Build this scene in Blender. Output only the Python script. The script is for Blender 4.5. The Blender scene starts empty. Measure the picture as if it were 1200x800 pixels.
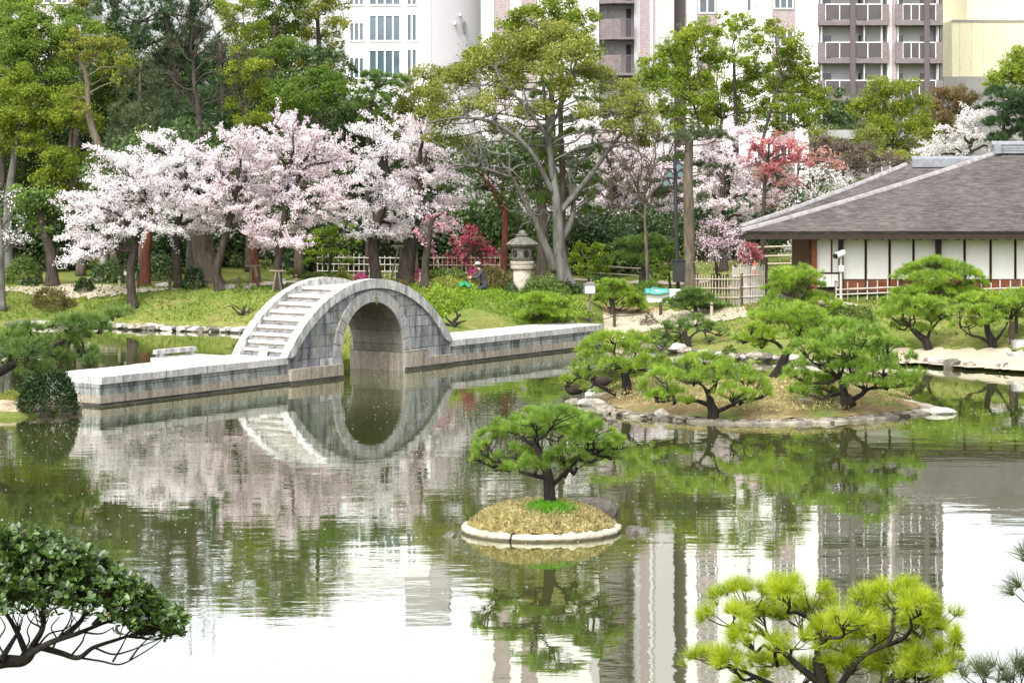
import bpy, bmesh, math, random
import numpy as np
from mathutils import Vector, Matrix

S = bpy.context.scene
C = S.collection
R = math.radians
rng = np.random.default_rng(7)
random.seed(7)

# ------------------------------------------------------------------ camera
F_PX, HOR, CAM_H = 2700.0, 195.0, 6.5      # focal length in photo pixels (1200 wide), horizon row, eye height in metres
cam = bpy.data.cameras.new('camera')
cam.lens = 36.0 * F_PX / 1200.0
cam.sensor_width = 36.0
cam.shift_y = -(400.0 - HOR) / 1200.0
cam.clip_start, cam.clip_end = 0.5, 3000.0
camo = bpy.data.objects.new('camera', cam)
camo.location = (0, 0, CAM_H)
camo.rotation_euler = (R(90), 0, 0)
C.objects.link(camo)
S.camera = camo

# ------------------------------------------------------------------ sky, sun, exposure
SUN_EL, SUN_AZ = 52.0, 205.0               # azimuth: degrees clockwise from +Y (sun behind the camera, a little to the left)
w = bpy.data.worlds.new('World')
S.world = w
w.use_nodes = True
nt = w.node_tree
bg = nt.nodes['Background']
sky = nt.nodes.new('ShaderNodeTexSky')
sky.sky_type = 'NISHITA'
sky.sun_disc = False
sky.sun_elevation = R(SUN_EL)
sky.sun_rotation = R(SUN_AZ)
sky.air_density = 1.0
sky.dust_density = 4.0
sky.ozone_density = 1.0
hs = nt.nodes.new('ShaderNodeHueSaturation')
hs.inputs['Saturation'].default_value = 0.16
hs.inputs['Value'].default_value = 1.0
nt.links.new(sky.outputs[0], hs.inputs['Color'])
nt.links.new(hs.outputs[0], bg.inputs['Color'])
bg.inputs['Strength'].default_value = 0.15
sun = bpy.data.lights.new('sun', 'SUN')
sun.energy = 0.9
sun.angle = R(14)
sun.color = (1.0, 0.96, 0.9)
suno = bpy.data.objects.new('sun', sun)
d = Vector((math.sin(R(SUN_AZ)) * math.cos(R(SUN_EL)), math.cos(R(SUN_AZ)) * math.cos(R(SUN_EL)), math.sin(R(SUN_EL))))
suno.rotation_euler = d.to_track_quat('Z', 'Y').to_euler()
suno.location = (0, 0, 40)
C.objects.link(suno)
vs = S.view_settings
vs.view_transform = 'Standard'
vs.look = 'None'
vs.exposure = 1.6
vs.gamma = 1.0
vs.use_curve_mapping = False
S.cycles.max_bounces = 6
S.cycles.diffuse_bounces = 3
S.cycles.glossy_bounces = 3
S.cycles.transmission_bounces = 4
S.cycles.transparent_max_bounces = 4
S.cycles.use_denoising = True
S.cycles.caustics_reflective = False
S.cycles.caustics_refractive = False

# ------------------------------------------------------------------ helpers
def at(px, py, Y):
    return np.array([(px - 600.0) / F_PX * Y, Y, CAM_H - (py - HOR) / F_PX * Y])

def wp(px, py, z=0.0):
    Y = F_PX * (CAM_H - z) / (py - HOR)
    return at(px, py, Y)

def mesh(name, V, F, mats=None, smooth=False):
    V = np.asarray(V, dtype=np.float32).reshape(-1, 3)
    me = bpy.data.meshes.new(name)
    if isinstance(F, np.ndarray):
        n, k = F.shape
        me.vertices.add(len(V)); me.vertices.foreach_set('co', V.ravel())
        me.loops.add(n * k); me.loops.foreach_set('vertex_index', F.astype(np.int32).ravel())
        me.polygons.add(n)
        me.polygons.foreach_set('loop_start', np.arange(0, n * k, k, dtype=np.int32))
        me.polygons.foreach_set('loop_total', np.full(n, k, dtype=np.int32))
    else:
        me.from_pydata(V.tolist(), [], [list(map(int, f)) for f in F])
    if smooth:
        me.polygons.foreach_set('use_smooth', np.ones(len(me.polygons), dtype=bool))
    me.update(calc_edges=True)
    me.validate()
    if mats is not None:
        for m in (mats if isinstance(mats, (list, tuple)) else [mats]):
            me.materials.append(m)
    return me

def tag(o, label=None, cat=None, group=None, kind=None):
    if label: o['label'] = label
    if cat: o['category'] = cat
    if group: o['group'] = group
    if kind: o['kind'] = kind
    return o

def thing(name, label, cat, loc=(0, 0, 0), rz=0.0, group=None):
    o = bpy.data.objects.new(name, None)
    o.empty_display_size = 0.2
    o.location = tuple(float(v) for v in loc)
    o.rotation_euler = (0, 0, rz)
    C.objects.link(o)
    return tag(o, label, cat, group)

def part(name, V, F, mat, parent=None, smooth=False, world=True, label=None):
    """one mesh object; vertices in world coordinates are moved into the frame of the parent Empty"""
    V = np.asarray(V, dtype=np.float64).reshape(-1, 3)
    if parent is not None and world:
        V = V - np.array(root_loc(parent))
    o = bpy.data.objects.new(name, mesh(name, V, F, mat, smooth))
    C.objects.link(o)
    if parent is not None: o.parent = parent
    if label: o['label'] = label
    return o

def root_loc(o):
    p = np.zeros(3)
    while o is not None:
        p = p + np.array(o.location)
        o = o.parent
    return p

def copy_tree(o, parent=None):
    c = o.copy(); C.objects.link(c)
    c.parent = parent
    for ch in list(o.children):
        copy_tree(ch, c)
    return c

class MB:
    """collects boxes, tubes and prisms into one mesh"""
    def __init__(self): self.V = []; self.F = []; self.n = 0
    def add(self, V, F):
        V = np.asarray(V, dtype=np.float64).reshape(-1, 3)
        self.V.append(V)
        self.F += [[int(i) + self.n for i in f] for f in F]
        self.n += len(V)
        return self
    def box(self, x0, x1, y0, y1, z0, z1):
        V = [(x0, y0, z0), (x1, y0, z0), (x1, y1, z0), (x0, y1, z0), (x0, y0, z1), (x1, y0, z1), (x1, y1, z1), (x0, y1, z1)]
        return self.add(V, [(3, 2, 1, 0), (4, 5, 6, 7), (0, 1, 5, 4), (1, 2, 6, 5), (2, 3, 7, 6), (3, 0, 4, 7)])
    def tube(self, pts, rad, sides=6, cap=True):
        V, F = tube(pts, rad, sides, cap)
        return self.add(V, F)
    def lathe(self, prof, cx=0, cy=0, sides=20):
        V = []; F = []
        for r, z in prof:
            for k in range(sides):
                a = 2 * math.pi * k / sides
                V.append((cx + r * math.cos(a), cy + r * math.sin(a), z))
        m = len(prof)
        for i in range(m - 1):
            for k in range(sides):
                k2 = (k + 1) % sides
                F.append((i * sides + k, i * sides + k2, (i + 1) * sides + k2, (i + 1) * sides + k))
        F.append(tuple(reversed(range(sides)))); F.append(tuple((m - 1) * sides + k for k in range(sides)))
        return self.add(V, F)
    def build(self, name, mat, parent=None, smooth=False, world=True, label=None):
        return part(name, np.concatenate(self.V), self.F, mat, parent, smooth, world, label)

def tube(pts, rad, sides=6, cap=True):
    P = np.asarray(pts, dtype=np.float64); n = len(P)
    r = np.broadcast_to(np.asarray(rad, dtype=np.float64), (n,))
    T = np.gradient(P, axis=0)
    T /= np.linalg.norm(T, axis=1)[:, None] + 1e-9
    ref = np.array([0.31, 0.87, 0.12])
    A = np.cross(T, ref); A /= np.linalg.norm(A, axis=1)[:, None] + 1e-9
    B = np.cross(T, A)
    ang = np.arange(sides) * 2 * np.pi / sides
    V = P[:, None, :] + r[:, None, None] * (np.cos(ang)[None, :, None] * A[:, None, :] + np.sin(ang)[None, :, None] * B[:, None, :])
    F = []
    for i in range(n - 1):
        for k in range(sides):
            k2 = (k + 1) % sides
            F.append((i * sides + k, i * sides + k2, (i + 1) * sides + k2, (i + 1) * sides + k))
    if cap:
        F.append(tuple(reversed(range(sides)))); F.append(tuple((n - 1) * sides + k for k in range(sides)))
    return V.reshape(-1, 3), F

def spline(pts, n=8):
    P = np.asarray(pts, dtype=np.float64)
    if len(P) == 2: return P[0] + (P[1] - P[0]) * np.linspace(0, 1, n)[:, None]
    Q = np.vstack([2 * P[0] - P[1], P, 2 * P[-1] - P[-2]])
    out = []
    for i in range(1, len(Q) - 2):
        for t in np.linspace(0, 1, n, endpoint=False):
            a, b, c, e = Q[i - 1], Q[i], Q[i + 1], Q[i + 2]
            out.append(0.5 * (2 * b + (c - a) * t + (2 * a - 5 * b + 4 * c - e) * t * t + (3 * b - a - 3 * c + e) * t ** 3))
    out.append(P[-1])
    return np.array(out)

# ------------------------------------------------------------------ materials
def nodes(name):
    m = bpy.data.materials.new(name); m.use_nodes = True
    t = m.node_tree; b = t.nodes['Principled BSDF']
    return m, t, b

def N(t, kind, **kw):
    n = t.nodes.new(kind)
    for k, v in kw.items():
        if hasattr(n, k) and not k[0].isupper(): setattr(n, k, v)
        else: n.inputs[k.replace('_', ' ')].default_value = v
    return n

def ramp(t, fac, stops):
    n = t.nodes.new('ShaderNodeValToRGB')
    cr = n.color_ramp
    while len(cr.elements) < len(stops): cr.elements.new(0.5)
    for e, (p, c) in zip(cr.elements, stops):
        e.position = p; e.color = (*c, 1)
    t.links.new(fac, n.inputs[0])
    return n.outputs[0]

def coords(t, scale=(1, 1, 1), world=False):
    if world:
        src = t.nodes.new('ShaderNodeNewGeometry').outputs['Position']
    else:
        src = t.nodes.new('ShaderNodeTexCoord').outputs['Object']
    mp = t.nodes.new('ShaderNodeMapping')
    mp.inputs['Scale'].default_value = scale
    t.links.new(src, mp.inputs[0])
    return mp.outputs[0]

def noise(t, vec, scale, detail=4, rough=0.55):
    n = t.nodes.new('ShaderNodeTexNoise')
    n.inputs['Scale'].default_value = scale; n.inputs['Detail'].default_value = detail; n.inputs['Roughness'].default_value = rough
    t.links.new(vec, n.inputs['Vector'])
    return n.outputs['Fac']

def mixc(t, fac, a, b, mode='MIX'):
    n = t.nodes.new('ShaderNodeMix'); n.data_type = 'RGBA'; n.blend_type = mode
    for inp, v in ((n.inputs[0], fac), (n.inputs[6], a), (n.inputs[7], b)):
        if hasattr(v, 'is_output') or isinstance(v, bpy.types.NodeSocket): t.links.new(v, inp)
        elif isinstance(v, (int, float)): inp.default_value = v
        else: inp.default_value = (*v, 1)
    return n.outputs[2]

def bump(t, b, h, strength=0.4, dist=0.02):
    n = t.nodes.new('ShaderNodeBump')
    n.inputs['Strength'].default_value = strength; n.inputs['Distance'].default_value = dist
    t.links.new(h, n.inputs['Height']); t.links.new(n.outputs[0], b.inputs['Normal'])

def plain(name, col, rough=0.6, var=0.18, scale=6, bmp=0.0, spec=0.3, stretch=(1, 1, 1), world=False, metal=0.0, detail=5):
    m, t, b = nodes(name)
    v = coords(t, stretch, world)
    n = noise(t, v, scale, detail)
    c = np.array(col)
    out = ramp(t, n, [(0.25, tuple(c * (1 - var))), (0.75, tuple(np.minimum(c * (1 + var), 0.95)))])
    t.links.new(out, b.inputs['Base Color'])
    b.inputs['Roughness'].default_value = rough
    b.inputs['Specular IOR Level'].default_value = spec
    b.inputs['Metallic'].default_value = metal
    if bmp: bump(t, b, n, bmp, 0.03)
    return m

def leafmat(name, cols, trans=0.35, gloss=0.0, patch=0.5, tcol=None, dead=None):
    """cols: three albedos; picked per leaf and per patch of the crown (the leaves themselves differ)"""
    m = bpy.data.materials.new(name); m.use_nodes = True
    t = m.node_tree; t.nodes.clear()
    out = t.nodes.new('ShaderNodeOutputMaterial')
    geo = t.nodes.new('ShaderNodeNewGeometry')
    v = coords(t)
    n = noise(t, v, patch, 3)
    mx = t.nodes.new('ShaderNodeMath'); mx.operation = 'MULTIPLY_ADD'
    t.links.new(geo.outputs['Random Per Island'], mx.inputs[0]); mx.inputs[1].default_value = 0.5
    sub = t.nodes.new('ShaderNodeMath'); sub.operation = 'MULTIPLY_ADD'
    t.links.new(n, sub.inputs[0]); sub.inputs[1].default_value = 1.3; sub.inputs[2].default_value = -0.4
    t.links.new(sub.outputs[0], mx.inputs[2])
    stops = [(0.16, cols[0]), (0.5, cols[1]), (0.9, cols[2])]
    if dead: stops = [(0.13, dead)] + stops
    col = ramp(t, mx.outputs[0], stops)
    df = t.nodes.new('ShaderNodeBsdfDiffuse'); t.links.new(col, df.inputs[0])
    tr = t.nodes.new('ShaderNodeBsdfTranslucent')
    tc = mixc(t, 1.0, col, tcol or (1.25, 1.25, 0.8), 'MULTIPLY')
    t.links.new(tc, tr.inputs[0])
    mix = t.nodes.new('ShaderNodeMixShader'); mix.inputs[0].default_value = trans
    t.links.new(df.outputs[0], mix.inputs[1]); t.links.new(tr.outputs[0], mix.inputs[2])
    last = mix
    if gloss:
        gl = t.nodes.new('ShaderNodeBsdfGlossy'); gl.inputs['Roughness'].default_value = 0.42
        m2 = t.nodes.new('ShaderNodeMixShader'); m2.inputs[0].default_value = gloss
        t.links.new(mix.outputs[0], m2.inputs[1]); t.links.new(gl.outputs[0], m2.inputs[2]); last = m2
    t.links.new(last.outputs[0], out.inputs[0])
    return m

def barkmat(name, c0, c1, scale=6):
    m, t, b = nodes(name)
    v = coords(t, (1, 1, 0.28))
    n = noise(t, v, scale, 6, 0.7)
    t.links.new(ramp(t, n, [(0.32, c0), (0.68, c1)]), b.inputs['Base Color'])
    b.inputs['Roughness'].default_value = 0.9; b.inputs['Specular IOR Level'].default_value = 0.15
    bump(t, b, n, 0.8, 0.06)
    return m

M = {}
M['bark_dark'] = barkmat('bark_dark', (0.02, 0.016, 0.013), (0.075, 0.06, 0.05))
M['bark_black'] = barkmat('bark_black', (0.012, 0.01, 0.009), (0.045, 0.036, 0.03), 14)
M['bark_grey'] = barkmat('bark_grey', (0.035, 0.032, 0.028), (0.175, 0.167, 0.15), 2.6)
M['bark_brown'] = barkmat('bark_brown', (0.045, 0.036, 0.028), (0.14, 0.115, 0.09), 5)
M['bark_red'] = barkmat('bark_red', (0.055, 0.022, 0.015), (0.16, 0.06, 0.035), 4)
M['bark_tan'] = barkmat('bark_tan', (0.06, 0.05, 0.036), (0.2, 0.165, 0.12), 5)

M['pine_bright'] = leafmat('pine_bright', [(0.10, 0.19, 0.025), (0.21, 0.33, 0.03), (0.36, 0.48, 0.05)], 0.35, 0.04, 1.2, None, (0.2, 0.11, 0.04))
M['pine_island'] = leafmat('pine_island', [(0.09, 0.18, 0.03), (0.18, 0.31, 0.035), (0.33, 0.45, 0.05)], 0.35, 0.04, 1.5, None, (0.2, 0.11, 0.04))
M['pine_lime'] = leafmat('pine_lime', [(0.17, 0.25, 0.02), (0.32, 0.41, 0.02), (0.5, 0.53, 0.03)], 0.4, 0.03, 6.0, None, (0.22, 0.13, 0.04))
M['pine_mid'] = leafmat('pine_mid', [(0.06, 0.12, 0.025), (0.11, 0.19, 0.035), (0.2, 0.29, 0.05)], 0.3, 0.05, 0.8)
M['pine_dark'] = leafmat('pine_dark', [(0.025, 0.055, 0.022), (0.045, 0.09, 0.035), (0.085, 0.14, 0.05)], 0.25, 0.04, 0.6)
M['pine_grey'] = leafmat('pine_grey', [(0.05, 0.075, 0.035), (0.085, 0.115, 0.05), (0.14, 0.17, 0.075)], 0.3, 0.03, 0.6)
M['leaf_green'] = leafmat('leaf_green', [(0.06, 0.115, 0.024), (0.125, 0.195, 0.038), (0.22, 0.29, 0.062)], 0.4)
M['leaf_fresh'] = leafmat('leaf_fresh', [(0.1, 0.165, 0.026), (0.205, 0.28, 0.042), (0.34, 0.39, 0.068)], 0.42)
M['leaf_camphor'] = leafmat('leaf_camphor', [(0.09, 0.135, 0.022), (0.18, 0.24, 0.035), (0.33, 0.36, 0.06)], 0.42)
M['leaf_olive'] = leafmat('leaf_olive', [(0.115, 0.14, 0.033), (0.23, 0.255, 0.06), (0.38, 0.39, 0.12)], 0.4)
M['leaf_yellow'] = leafmat('leaf_yellow', [(0.11, 0.13, 0.03), (0.22, 0.24, 0.05), (0.37, 0.37, 0.09)], 0.42)
M['leaf_rust'] = leafmat('leaf_rust', [(0.1, 0.075, 0.04), (0.18, 0.13, 0.065), (0.27, 0.22, 0.1)], 0.35)
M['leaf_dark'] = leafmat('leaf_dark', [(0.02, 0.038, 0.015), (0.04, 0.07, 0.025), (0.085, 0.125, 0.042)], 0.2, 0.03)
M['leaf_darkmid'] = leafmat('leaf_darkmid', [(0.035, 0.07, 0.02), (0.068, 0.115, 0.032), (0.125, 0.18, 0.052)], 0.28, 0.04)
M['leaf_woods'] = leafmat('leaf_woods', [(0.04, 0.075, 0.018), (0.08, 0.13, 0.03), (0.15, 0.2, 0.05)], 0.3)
M['leaf_glossy'] = leafmat('leaf_glossy', [(0.016, 0.036, 0.008), (0.042, 0.085, 0.012), (0.1, 0.165, 0.024)], 0.22, 0.05, 14.0, None, (0.09, 0.055, 0.02))
M['leaf_glossfar'] = leafmat('leaf_glossfar', [(0.016, 0.034, 0.014), (0.034, 0.064, 0.022), (0.075, 0.11, 0.04)], 0.25, 0.015, 2.0)
M['azalea_clip'] = leafmat('azalea_clip', [(0.06, 0.1, 0.025), (0.1, 0.15, 0.032), (0.16, 0.2, 0.045)], 0.25, 0.02, 1.5)
M['azalea_brown'] = leafmat('azalea_brown', [(0.08, 0.075, 0.03), (0.13, 0.115, 0.045), (0.19, 0.16, 0.07)], 0.25, 0.0, 1.5)
M['azalea_lime'] = leafmat('azalea_lime', [(0.12, 0.2, 0.025), (0.22, 0.32, 0.03), (0.34, 0.44, 0.05)], 0.35, 0.02, 1.0)
M['twig_brown'] = leafmat('twig_brown', [(0.08, 0.06, 0.05), (0.14, 0.11, 0.09), (0.22, 0.18, 0.14)], 0.1)
M['blossom'] = leafmat('blossom', [(0.83, 0.745, 0.772), (0.89, 0.845, 0.86), (0.925, 0.905, 0.912)], 0.4, 0, 0.7, (1.0, 0.99, 0.99))
M['blossom_pink'] = leafmat('blossom_pink', [(0.78, 0.63, 0.68), (0.865, 0.775, 0.805), (0.91, 0.865, 0.88)], 0.4, 0, 0.6, (1.0, 0.98, 0.985))
M['blossom_pale'] = leafmat('blossom_pale', [(0.74, 0.45, 0.55), (0.86, 0.72, 0.77), (0.91, 0.86, 0.88)], 0.4, 0, 2.5, (1.05, 0.98, 1.0))
M['blossom_white'] = leafmat('blossom_white', [(0.78, 0.72, 0.7), (0.88, 0.85, 0.84), (0.92, 0.91, 0.9)], 0.4, 0, 0.7, (1, 1, 1))
M['blossom_crimson'] = leafmat('blossom_crimson', [(0.36, 0.04, 0.09), (0.56, 0.09, 0.17), (0.68, 0.2, 0.28)], 0.35, 0, 1.0, (1.1, 0.9, 0.95))
M['blossom_magenta'] = leafmat('blossom_magenta', [(0.6, 0.08, 0.3), (0.75, 0.14, 0.42), (0.8, 0.3, 0.5)], 0.35, 0, 1.0, (1.1, 0.9, 0.95))
M['blossom_rose'] = leafmat('blossom_rose', [(0.62, 0.24, 0.34), (0.74, 0.38, 0.48), (0.8, 0.52, 0.6)], 0.35, 0, 1.0, (1.1, 0.9, 0.95))
M['maple_red'] = leafmat('maple_red', [(0.38, 0.09, 0.1), (0.55, 0.19, 0.2), (0.64, 0.36, 0.35)], 0.4, 0, 0.8, (1.1, 0.9, 0.9))
M['maple_coral'] = leafmat('maple_coral', [(0.5, 0.24, 0.22), (0.62, 0.36, 0.32), (0.7, 0.5, 0.45)], 0.4, 0, 0.8, (1.1, 0.95, 0.9))
M['dry_grass'] = leafmat('dry_grass', [(0.24, 0.2, 0.09), (0.4, 0.35, 0.17), (0.54, 0.49, 0.27)], 0.3, 0, 3.0)
M['grass'] = leafmat('grass', [(0.07, 0.135, 0.02), (0.145, 0.225, 0.032), (0.26, 0.31, 0.065)], 0.35, 0, 0.5)
M['moss_green'] = leafmat('moss_green', [(0.07, 0.2, 0.02), (0.13, 0.33, 0.03), (0.2, 0.42, 0.05)], 0.35, 0, 2.0)
# ------------------------------------------------------------------ pond, terrain, water
BRX, BRY = wp(90, 480)[:2]                     # start of the near face of the causeway at the water
U = np.array([0.568, 0.823]); U /= np.linalg.norm(U)
NV = np.array([-U[1], U[0]])
def axis(t, v, z=0.0):
    p = np.array([BRX, BRY]) + U * t + NV * v
    return np.array([p[0], p[1], z])

POND = [(-34, 17), (30, 17), (27, 40), (23, 66)]
POND += [tuple(wp(*p)[:2]) for p in [(1260, 441), (1200, 436), (1130, 431), (1065, 425), (1010, 427), (965, 427), (930, 424), (880, 423), (840, 419), (805, 414), (765, 410), (730, 402)]]
POND += [tuple(axis(26.0, 0.9)[:2]), tuple(axis(17.6, 0.9)[:2]), tuple(axis(17.2, 3.4)[:2])]
POND += [tuple(wp(*p)[:2]) for p in [(455, 388), (370, 387), (290, 386), (210, 384), (140, 383), (70, 379), (0, 383), (-70, 386)]]
POND += [(-25.5, 76), (-23, 67), (-14.5, 65.0), (-12.6, 63.2)]
POND += [tuple(wp(*p)[:2]) for p in [(84, 484), (60, 487), (20, 490), (-20, 492)]]
POND += [(-20, 57), (-28, 54)]
POND = np.array(POND)

def pond_sd(X, Y):
    """signed distance to the shoreline, positive on land"""
    X = np.asarray(X, float); Y = np.asarray(Y, float)
    d = np.full(X.shape, 1e9); ins = np.zeros(X.shape, bool)
    n = len(POND)
    for i in range(n):
        a, b = POND[i], POND[(i + 1) % n]
        e = b - a
        tt = np.clip(((X - a[0]) * e[0] + (Y - a[1]) * e[1]) / (e @ e), 0, 1)
        d = np.minimum(d, np.hypot(X - a[0] - tt * e[0], Y - a[1] - tt * e[1]))
        c = ((a[1] > Y) != (b[1] > Y))
        with np.errstate(divide='ignore', invalid='ignore'):
            xi = (b[0] - a[0]) * (Y - a[1]) / (b[1] - a[1] + 1e-12) + a[0]
        ins ^= c & (X < xi)
    return np.where(ins, -d, d)

def sstep(a, b, x):
    t = np.clip((x - a) / (b - a), 0, 1)
    return t * t * (3 - 2 * t)

def gz(X, Y):
    X = np.asarray(X, float); Y = np.asarray(Y, float)
    sd = pond_sd(X, Y)
    plat = 1.38 - 0.2 * sstep(2.0, 5.0, X) + 0.5 * sstep(6.5, 12.5, X)
    plat = np.where(Y > 104, plat + sstep(104, 118, Y) * 0.5, plat)
    width = np.where(X > 3, 6.5, 4.2)
    land = 0.10 + (plat - 0.10) * sstep(-0.12, 1.0, sd / width * 1.1)
    pen = (X < -9) & (Y > 50) & (Y < 70)                                        # the low point on the left
    land = np.where(pen, 0.12 + 0.5 * sstep(0, 6, sd), land)
    land = land + 0.42 * np.exp(-(((X + 0.6) / 2.0) ** 2 + ((Y - 85.5) / 3.0) ** 2)) * sstep(0, 1.5, sd)      # lawn mound behind the causeway
    hill = np.clip((17.5 - Y) * 0.28, 0, 4.7)
    land = np.where(Y < 30, np.maximum(0.05, hill), land)
    land = land + 0.04 * np.sin(X * 1.3 + 0.7 * Y) * sstep(1, 3, sd)
    return np.where(sd > 0, land, np.maximum(-0.9, -0.05 + sd * 0.6))

def gz1(x, y): return float(gz(np.array([x]), np.array([y]))[0])

def base(px, py, y0=50.0, y1=125.0):
    """where the sight line through a photo pixel meets the ground"""
    Ys = np.arange(y0, y1, 0.1)
    Xs = (px - 600) / F_PX * Ys
    Zs = CAM_H - (py - HOR) / F_PX * Ys
    g = gz(Xs, Ys)
    hit = np.nonzero((Zs <= g) & (g > 0.05))[0]
    i = hit[0] if len(hit) else int(np.argmin(np.abs(Zs - g)))
    return np.array([Xs[i], Ys[i], g[i]])

def gp(px, Y):
    x = (px - 600) / F_PX * Y
    return np.array([x, Y, gz1(x, Y)])

def grid(xs, ys):
    X, Y = np.meshgrid(xs, ys)
    Z = gz(X.ravel(), Y.ravel())
    V = np.stack([X.ravel(), Y.ravel(), Z], 1)
    nx, ny = len(xs), len(ys)
    I = np.arange(nx * ny).reshape(ny, nx)
    F = np.stack([I[:-1, :-1].ravel(), I[:-1, 1:].ravel(), I[1:, 1:].ravel(), I[1:, :-1].ravel()], 1)
    return V, F

def ground_material():
    m, t, b = nodes('garden_ground')
    v = coords(t, (1, 1, 1), True)
    n1 = noise(t, v, 0.33, 4, 0.6); n2 = noise(t, v, 2.2, 6, 0.7); n3 = noise(t, v, 9.0, 5, 0.7)
    g = ramp(t, n1, [(0.3, (0.075, 0.125, 0.025)), (0.46, (0.135, 0.185, 0.036)), (0.6, (0.225, 0.21, 0.07)), (0.7, (0.2, 0.145, 0.08))])
    g2 = ramp(t, n2, [(0.3, (0.06, 0.1, 0.02)), (0.5, (0.14, 0.175, 0.04)), (0.7, (0.29, 0.25, 0.115))])
    c = mixc(t, 0.5, g, g2)
    d3 = ramp(t, n3, [(0.3, (0.6, 0.6, 0.55)), (0.65, (1.15, 1.15, 1.1))])
    c = mixc(t, 1.0, c, d3, 'MULTIPLY')
    t.links.new(c, b.inputs['Base Color'])
    b.inputs['Roughness'].default_value = 0.95; b.inputs['Specular IOR Level'].default_value = 0.1
    bump(t, b, n3, 0.9, 0.08)
    return m

xs = np.concatenate([[-1600, -800, -400, -200, -120, -80], np.arange(-50, 50.01, 0.5), [80, 120, 200, 400, 800, 1600]])
ys = np.concatenate([[-60, -30, -10, 0, 4], np.arange(8, 120.01, 0.5), [124, 130, 140, 160, 200, 300, 500, 900, 1700]])
V, F = grid(xs, ys)
gr = part('ground', V, F, ground_material(), smooth=True); tag(gr, kind='structure')

def water_material():
    m = bpy.data.materials.new('pond_water'); m.use_nodes = True
    t = m.node_tree; t.nodes.clear()
    out = t.nodes.new('ShaderNodeOutputMaterial')
    v = coords(t, (1, 1, 1), True)
    v2 = coords(t, (0.6, 1.3, 1), True)
    a = noise(t, v2, 1.1, 3, 0.5); c = noise(t, v2, 4.6, 3, 0.55); e = noise(t, v, 0.1, 2)
    mask = ramp(t, e, [(0.38, (0.35, 0.35, 0.35)), (0.62, (1, 1, 1))])
    s = t.nodes.new('ShaderNodeMath'); s.operation = 'MULTIPLY_ADD'
    t.links.new(c, s.inputs[0]); s.inputs[1].default_value = 0.14; t.links.new(a, s.inputs[2])
    k = t.nodes.new('ShaderNodeMath'); k.operation = 'MULTIPLY'
    t.links.new(s.outputs[0], k.inputs[0]); t.links.new(mask, k.inputs[1])
    bp = t.nodes.new('ShaderNodeBump'); bp.inputs['Strength'].default_value = 0.105; bp.inputs['Distance'].default_value = 0.05
    t.links.new(k.outputs[0], bp.inputs['Height'])
    df = t.nodes.new('ShaderNodeBsdfDiffuse')
    t.links.new(ramp(t, e, [(0.35, (0.04, 0.05, 0.014)), (0.65, (0.058, 0.064, 0.02))]), df.inputs[0])
    gl = t.nodes.new('ShaderNodeBsdfGlossy'); gl.inputs['Roughness'].default_value = 0.01; gl.inputs[0].default_value = (0.97, 0.98, 0.95, 1)
    fr = t.nodes.new('ShaderNodeFresnel'); fr.inputs['IOR'].default_value = 1.33
    f2 = t.nodes.new('ShaderNodeMath'); f2.operation = 'MULTIPLY_ADD'; f2.inputs[1].default_value = 0.68; f2.inputs[2].default_value = 0.385; f2.use_clamp = True
    mix = t.nodes.new('ShaderNodeMixShader')
    for n_ in (gl, fr): t.links.new(bp.outputs[0], n_.inputs['Normal'])
    t.links.new(fr.outputs[0], f2.inputs[0]); t.links.new(f2.outputs[0], mix.inputs[0])
    t.links.new(df.outputs[0], mix.inputs[1]); t.links.new(gl.outputs[0], mix.inputs[2]); t.links.new(mix.outputs[0], out.inputs[0])
    return m
wt = part('pond_water', [(-60, 10, 0), (60, 10, 0), (60, 100, 0), (-60, 100, 0)], [(0, 1, 2, 3)], water_material()); tag(wt, kind='structure')

# paths: pale sand ribbons that follow the ground
M['sand'] = plain('sand_path', (0.36, 0.31, 0.235), 0.95, 0.14, 3.0, 0.3, 0.1, world=True)
M['bare_soil'] = plain('bare_soil', (0.3, 0.21, 0.12), 0.95, 0.35, 2.0, 0.5, 0.1, world=True)
def ribbon(name, pts, width, mat, lift=0.03, kind='structure'):
    P = spline(pts, 14)
    P = P[:, :2]
    Tn = np.gradient(P, axis=0); Tn /= np.linalg.norm(Tn, axis=1)[:, None]
    Nn = np.stack([-Tn[:, 1], Tn[:, 0]], 1)
    wv = np.broadcast_to(np.asarray(width, float), (len(P),)) if np.ndim(width) == 0 else np.interp(np.linspace(0, 1, len(P)), np.linspace(0, 1, len(width)), width)
    m_ = 19; V = []
    r2 = np.random.default_rng(len(P))
    for i in range(len(P)):
        j = 1 + 0.12 * r2.normal()
        for k in range(m_):
            q = P[i] + Nn[i] * wv[i] * (k / (m_ - 1) - 0.5) * j
            V.append((q[0], q[1], 0))
    V = np.array(V); V[:, 2] = np.maximum(gz(V[:, 0], V[:, 1]), 0.02) + lift
    I = np.arange(len(P) * m_).reshape(len(P), m_)
    F = np.stack([I[:-1, :-1].ravel(), I[:-1, 1:].ravel(), I[1:, 1:].ravel(), I[1:, :-1].ravel()], 1)
    o = part(name, V, F, mat, smooth=True); tag(o, kind=kind)
    return o

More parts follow.
